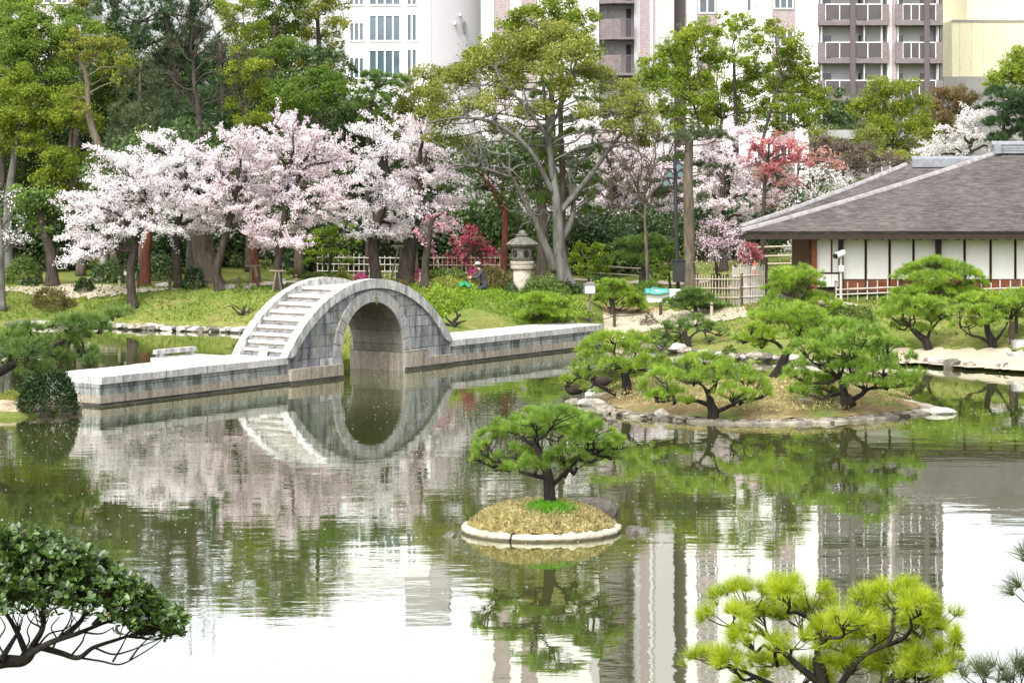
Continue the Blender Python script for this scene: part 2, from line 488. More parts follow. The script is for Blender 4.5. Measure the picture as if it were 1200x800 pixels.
def b2(px, py): return base(px, py)
ribbon('path', [b2(-40, 337), b2(60, 338), b2(120, 338.5), b2(180, 338), b2(250, 335), b2(330, 331), b2(420, 330), b2(500, 331)], 1.8, M['sand'])
ribbon('path', [b2(700, 388), b2(735, 381), b2(785, 376), b2(850, 368), b2(890, 362), b2(905, 350)], [2.6, 2.6, 2.4, 1.9, 1.8, 1.6], M['sand'])
ribbon('path', [b2(430, 335), b2(520, 331), b2(590, 330), b2(690, 329), b2(760, 331), b2(830, 331)], 1.6, M['sand'], 0.034)
ribbon('path', [b2(860, 335), b2(930, 345), b2(975, 362)], 1.5, M['sand'], 0.05)
ribbon('path', [b2(690, 377), b2(735, 372), b2(770, 374)], [1.2, 3.2, 1.0], M['bare_soil'], 0.02)
ribbon('path', [wp(1030, 421, .15), wp(1065, 420, .15), wp(1130, 424, .15), wp(1200, 429, .15), wp(1260, 433, .15)], 1.9, M['sand'], 0.08)
# ------------------------------------------------------------------ plants: builders
def unit(v):
    return v / (np.linalg.norm(v, axis=-1, keepdims=True) + 1e-9)

def leaf_quads(P, size, aspect=0.6, up=0.3, r=None, dirs=None):
    """rhombic leaves at points P"""
    r = r or rng
    n = len(P)
    nrm = unit(r.normal(size=(n, 3)) + np.array([0, 0, up]))
    if dirs is None: dirs = r.normal(size=(n, 3))
    tan = unit(np.cross(nrm, np.cross(dirs, nrm)))
    bit = np.cross(nrm, tan)
    L = (size * r.uniform(0.65, 1.35, n))[:, None] * 0.5
    W = L * aspect
    fold = nrm * W * 0.35
    V = np.stack([P - tan * L, P + bit * W + fold, P + tan * L, P - bit * W + fold], 1).reshape(-1, 3)
    F = np.arange(4 * n).reshape(n, 4)
    return V, F

def in_ball(n, r):
    v = unit(r.normal(size=(n, 3)))
    return v * r.uniform(0, 1, n)[:, None] ** (1 / 3.0)

def limb(mb, a, b, ra, rb, r, sag=0.0, wob=0.12, sides=5, n=4):
    a = np.asarray(a, float); b = np.asarray(b, float)
    L = np.linalg.norm(b - a)
    k = [a]
    for i in range(1, n):
        f = i / n
        k.append(a + (b - a) * f + r.normal(size=3) * wob * L * 0.35 + np.array([0, 0, sag * L * math.sin(math.pi * f)]))
    k.append(b)
    P = spline(k, 3)
    mb.tube(P, np.linspace(ra, rb, len(P)), sides, False)
    return P

def path_px(pts, Y, r=None, wob=0.0):
    out = []
    for p in pts:
        q = at(p[0], p[1], Y + (p[2] if len(p) > 2 else 0))
        out.append(q)
    return np.array(out)

def trunk_px(mb, pts, Y, r0, r1, sides=9, flare=1.5):
    """trunk through photo pixels at distance Y, set on the ground"""
    P = path_px(pts, Y)
    P[0, 2] = gz1(P[0, 0], P[0, 1]) - 0.12
    Q = spline(P, 6)
    rr = r1 + (r0 - r1) * (1 - np.linspace(0, 1, len(Q))) ** 1.25; rr[0] *= flare; rr[1] *= 1 + (flare - 1) * 0.45; rr[2] *= 1 + (flare - 1) * 0.15
    mb.tube(Q, rr, sides, True)
    return Q

def nearest(Q, p, low=0.35):
    i0 = int(len(Q) * low)
    dd = np.linalg.norm(Q[i0:] - p - np.array([0, 0, -0.4]), axis=1)
    return i0 + int(np.argmin(dd))

def leafy(name, label, Y, trunk, clumps, leaf, bark, r0=0.2, r1=0.1, size=0.13, dens=1.0, seed=1, cat='tree', group=None, puff=0.36, twigs=5, up=0.35, hollow=0.25, sides=8, low=0.35, fill=0.5):
    """tree with trunk through pixels and foliage clumps (px, py, rx, ry[, depth offset])"""
    r = np.random.default_rng(seed)
    s = F_PX / Y
    size = size * (0.74 if size > 0.125 else 1.0)
    mb = MB()
    Q = trunk_px(mb, trunk, Y, r0, r1, sides)
    root = thing(name, label, cat, Q[0] + np.array([0, 0, 0.12]), group=group)
    Vs, Fs, n0 = [], [], 0
    for c in clumps:
        rx, rz = c[2] / s * 1.2, c[3] / s * 1.25
        ry = (rx + rz) * 0.5
        dy = c[4] if len(c) > 4 else r.uniform(-1, 1) * 1.3
        cc = at(c[0], c[1], Y + dy)
        i = nearest(Q, cc, low)
        f = i / (len(Q) - 1)
        rb = (r0 + (r1 - r0) * f) * 0.36
        limb(mb, Q[i], cc + np.array([0, 0, -rz * 0.3]), max(rb, 0.03), 0.02, r, 0.06, 0.1)
        npf = max(8, int(17 * (rx * rz) ** 0.5 / 1.2))
        for k in range(npf):
            q = unit(r.normal(size=3) + np.array([0, 0, 0.25])) * r.uniform(hollow, 1.0) ** 0.6
            pc = cc + q * np.array([rx, ry, rz]) * 0.86
            pr = puff * 0.8 * (rx * rz) ** 0.5 * r.uniform(0.5, 1.4)
            nl = int(dens * 21 * (pr / size) ** 2) + 12
            pts = pc + in_ball(nl, r) * np.array([pr * 1.15, pr * 1.15, pr * 0.8])
            V, F = leaf_quads(pts, size, 0.62, up, r)
            Vs.append(V); Fs.append(F + n0); n0 += len(V)
            if k < twigs: limb(mb, cc + np.array([0, 0, -rz * 0.3]), pc, 0.02, 0.007, r, 0.03, 0.08, 4, 2)
        nf = int(fill * dens * 9 * rx * rz / (size * size))
        pts = cc + in_ball(nf, r) * np.array([rx, ry, rz]) * 1.12 + r.normal(size=(nf, 3)) * 0.1
        V, F = leaf_quads(pts, size * 0.9, 0.6, up, r); Vs.append(V); Fs.append(F + n0); n0 += len(V)
    mb.build('trunk', M[bark], root, True)
    part('crown', np.concatenate(Vs), np.concatenate(Fs), M[leaf], root)
    return root

def cherry(name, label, Y, trunk, clumps, mat, seed, r0=0.2, r1=0.11, nt=70, size=0.064, dens=62, spray=1.5, droop=0.0, cat='cherry tree', group=None, bark='bark_dark', flat=0.25, low=0.45):
    """blossom strung in sprays along fine dark branches"""
    r = np.random.default_rng(seed)
    s = F_PX / Y
    mb = MB()
    Q = trunk_px(mb, trunk, Y, r0, r1, 8)
    root = thing(name, label, cat, Q[0] + np.array([0, 0, 0.12]), group=group)
    pts_all, dir_all = [], []
    top = Q[-1]
    for c in clumps:
        rx, rz = c[2] / s, c[3] / s
        ry = min(rx, 2.6)
        dy = c[4] if len(c) > 4 else r.uniform(-1.2, 1.2)
        cc = at(c[0], c[1], Y + dy)
        i = nearest(Q, cc, low)
        P = limb(mb, Q[i], cc, max(r1 * 0.75, 0.05), 0.03, r, 0.1, 0.12, 6)
        k = int(nt * 0.8 * max(rx * rz, 0.5) / 2.2)
        for j in range(k):
            e = cc + in_ball(1, r)[0] * np.array([rx * 1.08, ry, rz * 1.05])
            a = P[r.integers(len(P) // 2, len(P))]
            out = e - a
            Lr = np.linalg.norm(out)
            L = spray * r.uniform(0.6, 1.3)
            a2 = e - unit(out + np.array([0, 0, 0.2 * Lr])) * L * 0.6
            drop = np.array([0, 0, -droop * L])
            end = e + unit(out * np.array([1, 1, flat]) + r.normal(size=3) * 0.45 * np.array([1, 1, 0.6])) * L * 0.5 + drop
            if j % 3 == 0: limb(mb, a, a2, 0.018, 0.009, r, 0.05, 0.1, 4, 2)
            K = [a2, e + r.normal(size=3) * 0.06, end]
            T = spline(K, 4)
            mb.tube(T, np.linspace(0.013, 0.005, len(T)), 3, False)
            nb = int(dens * L)
            ff = r.uniform(0.08, 1.0, nb) * (len(T) - 1)
            i0 = np.minimum(ff.astype(int), len(T) - 2); fr = (ff - i0)[:, None]
            q = T[i0] * (1 - fr) + T[i0 + 1] * fr + r.normal(size=(nb, 3)) * 0.06
            pts_all.append(q)
    pts = np.concatenate(pts_all)
    pts = np.repeat(pts, 2, 0) + r.normal(size=(len(pts) * 2, 3)) * 0.022
    V, F = leaf_quads(pts, size, 0.85, 0.2, r)
    mb.build('trunk', M[bark], root, True)
    part('crown', V, F, M[mat], root)
    return root

def tufts(P, D, L, w, k, spread, r):
    """fans of needles: k thin triangles from each point P along D"""
    n = len(P)
    PP = np.repeat(P, k, 0); DD = np.repeat(D, k, 0)
    d = unit(DD + r.normal(size=(n * k, 3)) * spread)
    ln = L * r.uniform(0.7, 1.2, n * k)[:, None]
    side = unit(np.cross(d, r.normal(size=(n * k, 3)))) * w * 0.5
    o = PP + d * ln * 0.04
    V = np.stack([o - side, o + side, o + d * ln + side * 0.3, o + d * ln - side * 0.3], 1).reshape(-1, 3)
    F = np.arange(4 * n * k).reshape(n * k, 4)
    return V, F

def pine(name, label, Y, trunk, pads, needle='pine_bright', bark='bark_black', r0=0.12, r1=0.06, L=0.12, w=0.008, k=14, dens=1.0, seed=3, cat='pine tree', group=None, spread=0.5, trunk2=(), depth=1.0, low=0.25, twig=10, on_ground=True, tw=1.0, gap=0.0, flatpad=1.0):
    """pruned garden pine: bent trunk, limbs to flat pads (px, py, rx, ry[, depth offset]) of needle tufts"""
    r = np.random.default_rng(seed)
    s = F_PX / Y
    mb = MB()
    if on_ground: Q = trunk_px(mb, trunk, Y, r0, r1, 8, 1.35)
    else:
        P0 = path_px(trunk, Y); Q = spline(P0, 6); mb.tube(Q, np.linspace(r0, r1, len(Q)), 8)
    Qs = [Q]
    for tk in trunk2:
        P2 = spline(path_px(tk, Y), 5); mb.tube(P2, np.linspace(r0 * 0.42, r1 * 0.13, len(P2)), 7); Qs.append(P2)
    root = thing(name, label, cat, Q[0] + np.array([0, 0, 0.12]), group=group)
    Vs, Fs, n0 = [], [], 0
    xs_ = [c[0] for c in pads]
    cx = 0.5 * (min(xs_) + max(xs_)); hw = 0.5 * (max(xs_) - min(xs_)) + 1e-3
    for c in pads:
        rx, rz = c[2] / s * 1.12, c[3] / s * 1.2
        ry = rx * 0.9
        if len(c) > 4: dy = c[4]
        else:
            e = math.sqrt(max(0.05, 1 - ((c[0] - cx) / (hw * 1.1)) ** 2))
            dy = r.uniform(-1, 1) * e * hw / s * 0.8 * depth
        cc = at(c[0], c[1], Y + dy)
        best = None
        for q in Qs:
            i = nearest(q, cc, low); dd = np.linalg.norm(q[i] - cc)
            if best is None or dd < best[0]: best = (dd, q, i)
        _, q, i = best
        a = q[i]
        bot = cc + np.array([0, 0, -rz * 0.75])
        P = limb(mb, a, bot, r1 * 0.42 * tw, r1 * 0.17 * tw, r, -0.05, 0.16, 6)
        nt_ = max(10, int(dens * 74 * (rx * ry) / (L * L * 12)))
        ns_ = max(6, nt_ // 10); pick = r.integers(0, ns_, nt_)
        sa = r.uniform(0, 2 * np.pi, ns_); sr = np.sqrt(r.uniform(0, 1, ns_)); sh_ = r.uniform(0.0, 1.0, ns_)
        ox = np.cos(sa)[pick] * sr[pick] + r.normal(size=nt_) * 0.15; oy = np.sin(sa)[pick] * sr[pick] + r.normal(size=nt_) * 0.15
        ang = np.arctan2(oy, ox); rad = np.hypot(ox, oy)
        rad = rad * (1 + 0.16 * np.sin(3 * ang + r.uniform(0, 6)) + 0.1 * np.sin(5 * ang + r.uniform(0, 6)))
        dome = np.sqrt(np.maximum(0, 1 - np.minimum(rad, 1) ** 2))
        h = rz * flatpad * (dome * (0.25 + 0.75 * sh_[pick]) * 1.55 - 0.6 + r.normal(size=nt_) * 0.14)
        tp = cc + np.stack([np.cos(ang) * rad * rx, np.sin(ang) * rad * ry, h], 1)
        td = unit(np.stack([np.cos(ang) * rad * 0.8, np.sin(ang) * rad * 0.8, np.full(nt_, 0.75)], 1) + r.normal(size=(nt_, 3)) * 0.25)
        V, F = tufts(tp, td, L, w, k, spread, r)
        Vs.append(V); Fs.append(F + n0); n0 += len(V)
        for j in range(min(twig, nt_)):
            b = P[r.integers(len(P) * 2 // 3, len(P))]
            limb(mb, b, tp[j], r1 * 0.14 * tw, r1 * 0.06 * tw, r, -0.03, 0.14, 4, 2)
    mb.build('trunk', M[bark], root, True)
    part('crown', np.concatenate(Vs), np.concatenate(Fs), M[needle], root)
    return root

def dome(name, label, px, py, rx, rz, mat, leaf=0.09, seed=5, cat='shrub', group=None, Y=None, squash=1.0, dens=1.0, loose=0.06, aspect=0.6, ry=None):
    """clipped shrub: px, py = foot centre; rx, rz = half width and height in photo pixels"""
    r = np.random.default_rng(seed)
    g = gp(px, Y) if Y else base(px, py)
    s = F_PX / g[1]
    a, h = rx / s, rz / s
    b = (ry / s) if ry else a * 0.85
    root_p = g
    n = int(dens * 5.2 * (a * b + 2 * a * h) * 3.14 / (leaf * leaf)) + 60
    v = unit(r.normal(size=(n, 3))); v[:, 2] = np.abs(v[:, 2])
    lump = 1 + loose * (np.sin(v[:, 0] * 7 + seed) + np.sin(v[:, 1] * 6 + 2 * seed) + np.sin(v[:, 2] * 8 + seed * 3)) * 0.6
    rad = (r.uniform(0.8, 1.0, n) + r.exponential(0.025 + loose * 0.35, n)) * lump
    q = np.sign(v) * np.abs(v) ** squash
    P = g + q * rad[:, None] * np.array([a, b, h])
    P[:, 2] = np.maximum(P[:, 2], g[2] + 0.02)
    V, F = leaf_quads(P, leaf, aspect, 0.3, r, dirs=v + r.normal(size=(n, 3)) * 0.6)
    o = part(name, V - g, F, M[mat], None)
    o.location = g
    tag(o, label, cat, group)
    return o

def rock(seed, sx, sy, sz, sub=2, rough=0.22):
    r = np.random.default_rng(seed)
    bm = bmesh.new()
    bmesh.ops.create_icosphere(bm, subdivisions=sub, radius=1)
    pl = [(unit(r.normal(size=3)), r.uniform(0.6, 0.95)) for _ in range(9)]
    for v in bm.verts:
        p = np.array(v.co)
        for nrm, dd in pl:
            e = p @ nrm - dd
            if e > 0: p = p - nrm * e
        p = p * (1 + rough * 0.25 * r.normal())
        v.co = p * np.array([sx, sy, sz])
    V = np.array([v.co[:] for v in bm.verts]); F = [[v.index for v in f.verts] for f in bm.faces]
    bm.free()
    return V, F

def place(name, label, cat, V, F, mat, loc, rz=0, group=None, smooth=False):
    o = part(name, V, F, mat, None, smooth)
    o.location = tuple(float(x) for x in loc); o.rotation_euler = (0, 0, rz)
    return tag(o, label, cat, group)
# ------------------------------------------------------------------ stone materials
def stone_courses(name, c_lo, c_hi, bw, bh, mort=(0.1, 0.1, 0.095), streak=0.8, axes='xz', off=0.5, moss=None, joint=0.012):
    m, t, b = nodes(name)
    tc = t.nodes.new('ShaderNodeTexCoord')
    sp = t.nodes.new('ShaderNodeSeparateXYZ'); t.links.new(tc.outputs['Object'], sp.inputs[0])
    cb = t.nodes.new('ShaderNodeCombineXYZ')
    if axes == 'xz': t.links.new(sp.outputs[0], cb.inputs[0])
    else: t.links.new(sp.outputs[1], cb.inputs[0])
    t.links.new(sp.outputs[2], cb.inputs[1])
    br = t.nodes.new('ShaderNodeTexBrick')
    br.inputs['Scale'].default_value = 1.0
    br.inputs['Brick Width'].default_value = bw; br.inputs['Row Height'].default_value = bh
    br.inputs['Mortar Size'].default_value = joint; br.inputs['Mortar Smooth'].default_value = 0.3
    br.inputs['Color1'].default_value = (*c_lo, 1); br.inputs['Color2'].default_value = (*c_hi, 1); br.inputs['Mortar'].default_value = (*mort, 1)
    br.offset = off; br.inputs['Bias'].default_value = 0.1
    wob = noise(t, tc.outputs['Object'], 3.0, 3)
    va = t.nodes.new('ShaderNodeVectorMath'); va.operation = 'MULTIPLY_ADD'
    cw = t.nodes.new('ShaderNodeCombineXYZ'); t.links.new(wob, cw.inputs[0]); t.links.new(wob, cw.inputs[1])
    t.links.new(cw.outputs[0], va.inputs[0]); va.inputs[1].default_value = (0.05, 0.03, 0); t.links.new(cb.outputs[0], va.inputs[2])
    t.links.new(va.outputs[0], br.inputs['Vector'])
    st = noise(t, coords(t, (5.5, 5.5, 0.75)), 1.0, 6, 0.7)
    sc = ramp(t, st, [(0.36, (0.25, 0.25, 0.26)), (0.5, (0.9, 0.9, 0.92)), (0.66, (1.3, 1.3, 1.27))])
    c = mixc(t, streak, br.outputs['Color'], sc, 'MULTIPLY')
    n2 = noise(t, coords(t), 11, 6, 0.75)
    c = mixc(t, 1.0, c, ramp(t, n2, [(0.35, (0.68, 0.69, 0.7)), (0.65, (1.15, 1.14, 1.12))]), 'MULTIPLY')
    if moss:
        n3 = noise(t, coords(t, (1.6, 1.6, 1.0)), 1.3, 4)
        c = mixc(t, ramp(t, n3, [(0.52, (0, 0, 0)), (0.66, (0.7, 0.7, 0.7))]), c, moss)
    t.links.new(c, b.inputs['Base Color'])
    b.inputs['Roughness'].default_value = 0.85; b.inputs['Specular IOR Level'].default_value = 0.25
    ad = t.nodes.new('ShaderNodeMath'); ad.operation = 'MULTIPLY_ADD'
    t.links.new(br.outputs['Fac'], ad.inputs[0]); ad.inputs[1].default_value = -1.0; t.links.new(n2, ad.inputs[2])
    bump(t, b, ad.outputs[0], 0.6, 0.02)
    return m

def stone(name, lo, hi, scale=3.0, stretch=(1, 1, 1), bm=0.4, dark=0.0):
    m, t, b = nodes(name)
    n1 = noise(t, coords(t, stretch), scale, 6, 0.7); n2 = noise(t, coords(t), scale * 6, 5, 0.75)
    c = ramp(t, n1, [(0.33, lo), (0.62, hi)])
    c = mixc(t, 1.0, c, ramp(t, n2, [(0.3, (0.72, 0.72, 0.72)), (0.62, (1.12, 1.12, 1.1))]), 'MULTIPLY')
    t.links.new(c, b.inputs['Base Color']); b.inputs['Roughness'].default_value = 0.88; b.inputs['Specular IOR Level'].default_value = 0.2
    bump(t, b, n2, bm, 0.02)
    return m

M['st_wall'] = stone_courses('bridge_stone', (0.15, 0.16, 0.18), (0.38, 0.375, 0.385), 0.85, 0.345, streak=0.95, moss=(0.2, 0.22, 0.17))
M['st_cause'] = stone_courses('causeway_stone', (0.21, 0.24, 0.22), (0.43, 0.43, 0.41), 1.35, 0.5, streak=0.95, off=0.4)
M['st_base'] = stone_courses('causeway_base_stone', (0.31, 0.27, 0.21), (0.43, 0.385, 0.32), 1.9, 0.6, streak=0.55)
M['st_wet'] = stone('wet_stone', (0.025, 0.023, 0.02), (0.085, 0.08, 0.07), 2.5, (1, 1, 3))
M['st_top'] = stone_courses('paving_slab', (0.46, 0.445, 0.43), (0.6, 0.58, 0.56), 1.7, 5.0, streak=0.5)
M['st_rim'] = stone('rim_stone', (0.13, 0.13, 0.13), (0.56, 0.55, 0.54), 1.8, (3.4, 3.4, 0.7))
M['st_ring'] = stone('arch_stone', (0.19, 0.19, 0.19), (0.4, 0.39, 0.38), 2.2, (2.5, 2.5, 0.8))
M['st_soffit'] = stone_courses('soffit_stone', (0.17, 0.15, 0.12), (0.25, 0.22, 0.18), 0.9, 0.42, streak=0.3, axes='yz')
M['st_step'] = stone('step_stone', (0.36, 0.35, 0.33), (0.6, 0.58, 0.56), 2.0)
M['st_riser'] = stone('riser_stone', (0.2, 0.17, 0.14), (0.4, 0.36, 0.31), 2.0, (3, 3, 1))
M['st_light'] = stone('pale_rock', (0.26, 0.245, 0.215), (0.48, 0.455, 0.4), 3.0)
M['st_grey'] = stone('grey_rock', (0.05, 0.045, 0.038), (0.17, 0.15, 0.125), 3.0)
M['st_shore'] = stone('shore_rock', (0.09, 0.08, 0.065), (0.32, 0.285, 0.23), 2.0)
M['st_cream_plain'] = stone('cream_kerb', (0.36, 0.315, 0.24), (0.56, 0.51, 0.42), 2.0, (1, 1, 4))
def wet_kerb():
    m, t, b = nodes('cream_kerb')
    n1 = noise(t, coords(t, (1, 1, 4)), 2.0, 6, 0.7); n2 = noise(t, coords(t), 14, 5, 0.75)
    c = ramp(t, n1, [(0.33, (0.3, 0.265, 0.2)), (0.62, (0.56, 0.51, 0.42))])
    c = mixc(t, 1.0, c, ramp(t, n2, [(0.3, (0.6, 0.6, 0.58)), (0.62, (1.12, 1.12, 1.1))]), 'MULTIPLY')
    sp = t.nodes.new('ShaderNodeSeparateXYZ'); t.links.new(t.nodes.new('ShaderNodeNewGeometry').outputs['Position'], sp.inputs[0])
    k = t.nodes.new('ShaderNodeMath'); k.operation = 'MULTIPLY_ADD'; t.links.new(n1, k.inputs[0]); k.inputs[1].default_value = -0.05; t.links.new(sp.outputs[2], k.inputs[2])
    st = ramp(t, k.outputs[0], [(0.0, (1, 1, 1)), (0.03, (0, 0, 0))])
    c = mixc(t, st, c, (0.09, 0.08, 0.05))
    t.links.new(c, b.inputs['Base Color']); b.inputs['Roughness'].default_value = 0.85; b.inputs['Specular IOR Level'].default_value = 0.2
    bump(t, b, n2, 0.5, 0.02)
    return m
M['st_cream'] = wet_kerb()
M['st_lantern'] = stone('lantern_stone', (0.055, 0.052, 0.046), (0.17, 0.16, 0.14), 5.0)
M['st_pillar'] = stone('pillar_stone', (0.27, 0.24, 0.2), (0.42, 0.375, 0.32), 5.0)

# ------------------------------------------------------------------ arched bridge and causeways (local x = along, y = across, z = up)
RZ = math.atan2(U[1], U[0])
W_BR, TC, HALF, Z_FOOT, Z_CR = 2.08, 12.8, 4.2, 0.8, 2.98
SAG = Z_CR - Z_FOOT
RAD = (HALF ** 2 + SAG ** 2) / (2 * SAG)
def arc(t): return Z_CR - RAD + math.sqrt(max(0.0, RAD ** 2 - t ** 2))
AR, SPR = 1.6, 0.66
def lower(t): return SPR + math.sqrt(max(0.0, AR ** 2 - t ** 2)) if abs(t) < AR else -0.6

b_org = axis(TC, 0.0)
bridge = thing('stone_arch_bridge', 'high round stone arch bridge with steps, crossing the pond', 'bridge', b_org, RZ)
def lp(name, mb, mat, label=None, smooth=False, parent=None): return mb.build(name, mat, parent or bridge, smooth, False, label)
# the wall body with the opening
ts = sorted(set([round(x, 4) for x in np.linspace(-HALF, -AR, 14)] + [round(AR * math.sin(a), 4) for a in np.linspace(-math.pi / 2, math.pi / 2, 33)] + [round(x, 4) for x in np.linspace(AR, HALF, 14)]))
mbw, mbs = MB(), MB()
top = lambda t: arc(t) - 0.26
for a, b_ in zip(ts[:-1], ts[1:]):
    ins = (a + b_) / 2 > -AR and (a + b_) / 2 < AR
    la = lower(a) if ins else -0.6; lb = lower(b_) if ins else -0.6
    if ins and abs(abs(a) - AR) < 1e-3: la = SPR
    if ins and abs(abs(b_) - AR) < 1e-3: lb = SPR
    ta, tb = top(a), top(b_)
    y0, y1 = 0.03, W_BR - 0.03
    mbw.add([(a, y0, la), (b_, y0, lb), (b_, y0, tb), (a, y0, ta)], [(0, 1, 2, 3)])
    mbw.add([(a, y1, la), (b_, y1, lb), (b_, y1, tb), (a, y1, ta)], [(3, 2, 1, 0)])
    mbw.add([(a, y0, ta), (b_, y0, tb), (b_, y1, tb), (a, y1, ta)], [(0, 1, 2, 3)])
    if ins: mbs.add([(a, y0, la), (b_, y0, lb), (b_, y1, lb), (a, y1, la)], [(3, 2, 1, 0)])
for sg in (-1, 1):
    x = sg * HALF
    mbw.add([(x, 0.03, -0.6), (x, W_BR - 0.03, -0.6), (x, W_BR - 0.03, top(x)), (x, 0.03, top(x))], [(0, 1, 2, 3)])
    mbs.add([(sg * AR, 0.03, -0.6), (sg * AR, W_BR - 0.03, -0.6), (sg * AR, W_BR - 0.03, SPR), (sg * AR, 0.03, SPR)], [(0, 1, 2, 3)])
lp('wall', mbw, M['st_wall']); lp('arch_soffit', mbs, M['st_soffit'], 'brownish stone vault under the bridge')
# voussoirs round the opening
for yy, sgn in ((-0.035, 1), (W_BR - 0.1, 1)):
    ring = MB(); nv = 15
    for k in range(nv):
        a0 = math.pi * k / nv + 0.006; a1 = math.pi * (k + 1) / nv - 0.006
        V = []
        for y in (yy, yy + 0.135):
            for (rr, aa) in ((AR + 0.002, a0), (AR + 0.002, (a0 + a1) / 2), (AR + 0.002, a1), (AR + 0.36, a1), (AR + 0.36, (a0 + a1) / 2), (AR + 0.36, a0)):
                V.append((-rr * math.cos(aa), y, SPR + rr * math.sin(aa)))
        ring.add(V, [(0, 1, 2, 3, 4, 5), (11, 10, 9, 8, 7, 6)] + [(i, i + 6, (i + 1) % 6 + 6, (i + 1) % 6) for i in range(6)])
    lp('arch_ring', ring, M['st_ring'])
    for sg in (-1, 1):
        jb = MB()
        for zz in ((0.0, 0.32), (0.325, SPR - 0.005)):
            jb.box(min(sg * (AR + 0.002), sg * (AR + 0.46)), max(sg * (AR + 0.002), sg * (AR + 0.46)), yy - 0.01, yy + 0.13, *zz)
        lp('arch_jamb', jb, M['st_ring'])
for sg in (-1, 1):
    pl = MB(); pl.box(min(sg * (AR - 0.17), sg * (AR + 0.001)), max(sg * (AR - 0.17), sg * (AR + 0.001)), 0.035, W_BR - 0.035, -0.6, SPR - 0.07)
    lp('arch_plinth', pl, M['st_base'])
# curved rims (parapets)
def rim(y0, y1):
    mb = MB(); aa = np.linspace(-HALF, HALF, 45)
    V = []
    for t_ in aa:
        z = arc(t_); sl = -t_ / (z - (Z_CR - RAD)); nx, nz = -sl / math.hypot(1, sl), 1 / math.hypot(1, sl)
        hh = 0.29
        for (y, k) in ((y0, 0), (y1, 0), (y1, 1), (y0, 1)):
            V.append((t_ - nx * hh * (1 - k), y, max(z - nz * hh * (1 - k), Z_FOOT - 0.02) if k == 0 else z))
    n = len(aa); F = []
    for i in range(n - 1):
        for k in range(4):
            k2 = (k + 1) % 4
            F.append((i * 4 + k, i * 4 + k2, (i + 1) * 4 + k2, (i + 1) * 4 + k))
    F += [(0, 1, 2, 3), ((n - 1) * 4 + 3, (n - 1) * 4 + 2, (n - 1) * 4 + 1, (n - 1) * 4)]
    mb.add(V, F)
    return mb
for y0, y1 in ((-0.06, 0.24), (W_BR - 0.24, W_BR + 0.06)):
    lp('parapet', rim(y0, y1), M['st_rim'], None)
dl = MB()                                              # shadow groove moulding under the near rim
# steps
def inv(z): return math.sqrt(max(0.0, RAD ** 2 - (z - (Z_CR - RAD)) ** 2))
zs = np.linspace(Z_FOOT + 0.21, Z_CR - 0.24, 9)
for sg in (-1, 1):
    for i, z in enumerate(zs):
        t0 = inv(z + 0.1); t1 = inv(zs[i + 1] + 0.1) if i < len(zs) - 1 else 0.0
        sb = MB()
        e0, e1 = (-t0, -t1) if sg < 0 else (t1, t0)
        ya, yb = 0.243, W_BR - 0.243
        lo = 0.03 if sg < 0 else 0.0; hi_ = 0.03 if sg > 0 else 0.0
        sb.box(e0 - lo, e1 + hi_, ya, yb, z - 0.075, z)
        st = lp('step', sb, M['st_step'])
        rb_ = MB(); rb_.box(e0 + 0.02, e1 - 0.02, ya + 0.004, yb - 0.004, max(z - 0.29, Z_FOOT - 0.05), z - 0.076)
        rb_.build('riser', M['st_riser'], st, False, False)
# small weeds in the joints
for (t_, z_) in ((-2.05, 1.5), (-1.55, 1.75), (-2.1, 1.2), (0.1, 2.36)):
    P = np.array([t_, -0.03, z_]) + rng.normal(size=(40, 3)) * np.array([0.09, 0.03, 0.14])
    Vw, Fw = leaf_quads(P, 0.06, 0.4)
    part('wall_fern', Vw, Fw, M['leaf_olive'], bridge, False, False)

def causeway(name, label, t0, t1, ztop=0.8, ends=(0, 0)):
    o = thing(name, label, 'causeway', axis(t0, 0.0), RZ)
    Lx = t1 - t0
    m1 = MB(); m1.box(0, Lx, 0.04, W_BR - 0.04, 0.30, ztop - 0.205); m1.build('wall_course', M['st_cause'], o, False, False)
    m2 = MB(); m2.box(0, Lx, 0.0, W_BR, 0.085, 0.297); m2.build('base_course', M['st_base'], o, False, False)
    m3 = MB(); m3.box(-0.02, Lx + 0.02, -0.09, W_BR + 0.09, -0.7, 0.03); m3.box(0, Lx, 0.03, W_BR - 0.03, 0.031, 0.084); m3.build('footing', M['st_wet'], o, False, False)
    m4 = MB()
    x = 0.0; r = np.random.default_rng(int(t1 * 10))
    while x < Lx - 0.01:
        ln = min(r.uniform(1.3, 2.0), Lx - x)
        if Lx - x - ln < 0.5: ln = Lx - x
        m4.box(x + 0.004, x + ln - 0.004, -0.03 + r.normal() * 0.006, W_BR + 0.03, ztop - 0.2, ztop + r.normal() * 0.006)
        x += ln
    m4.build('paving', M['st_top'], o, False, False)
    return o
causeway('stone_causeway', 'low straight stone causeway between the round shrub and the bridge steps', 0.9, TC - HALF + 0.1)
causeway('stone_causeway', 'low stone causeway from the far foot of the arch to the sandy path', TC + HALF - 0.05, 26.3)
ab = thing('stone_abutment', 'pale stone block footing under the near side of the arch steps', 'abutment', axis(TC - HALF + 0.12, 0), RZ)
m_ = MB(); m_.box(0, HALF - AR - 0.13, -0.13, 0.028, 0.1, 0.44); m_.build('upper_block', M['st_base'], ab, False, False)
m_ = MB(); m_.box(0, HALF - AR - 0.13, -0.16, 0.026, -0.6, 0.097); m_.build('footing', M['st_wet'], ab, False, False)
ab = thing('stone_abutment', 'stone block footing of the arch on the side towards the lawn', 'abutment', axis(TC + AR + 0.02, 0), RZ)
m_ = MB(); m_.box(0, HALF - AR - 0.1, -0.1, 0.028, 0.1, 0.36); m_.box(0, 1.1, -0.1, 0.028, 0.363, 0.62); m_.build('upper_block', M['st_base'], ab, False, False)
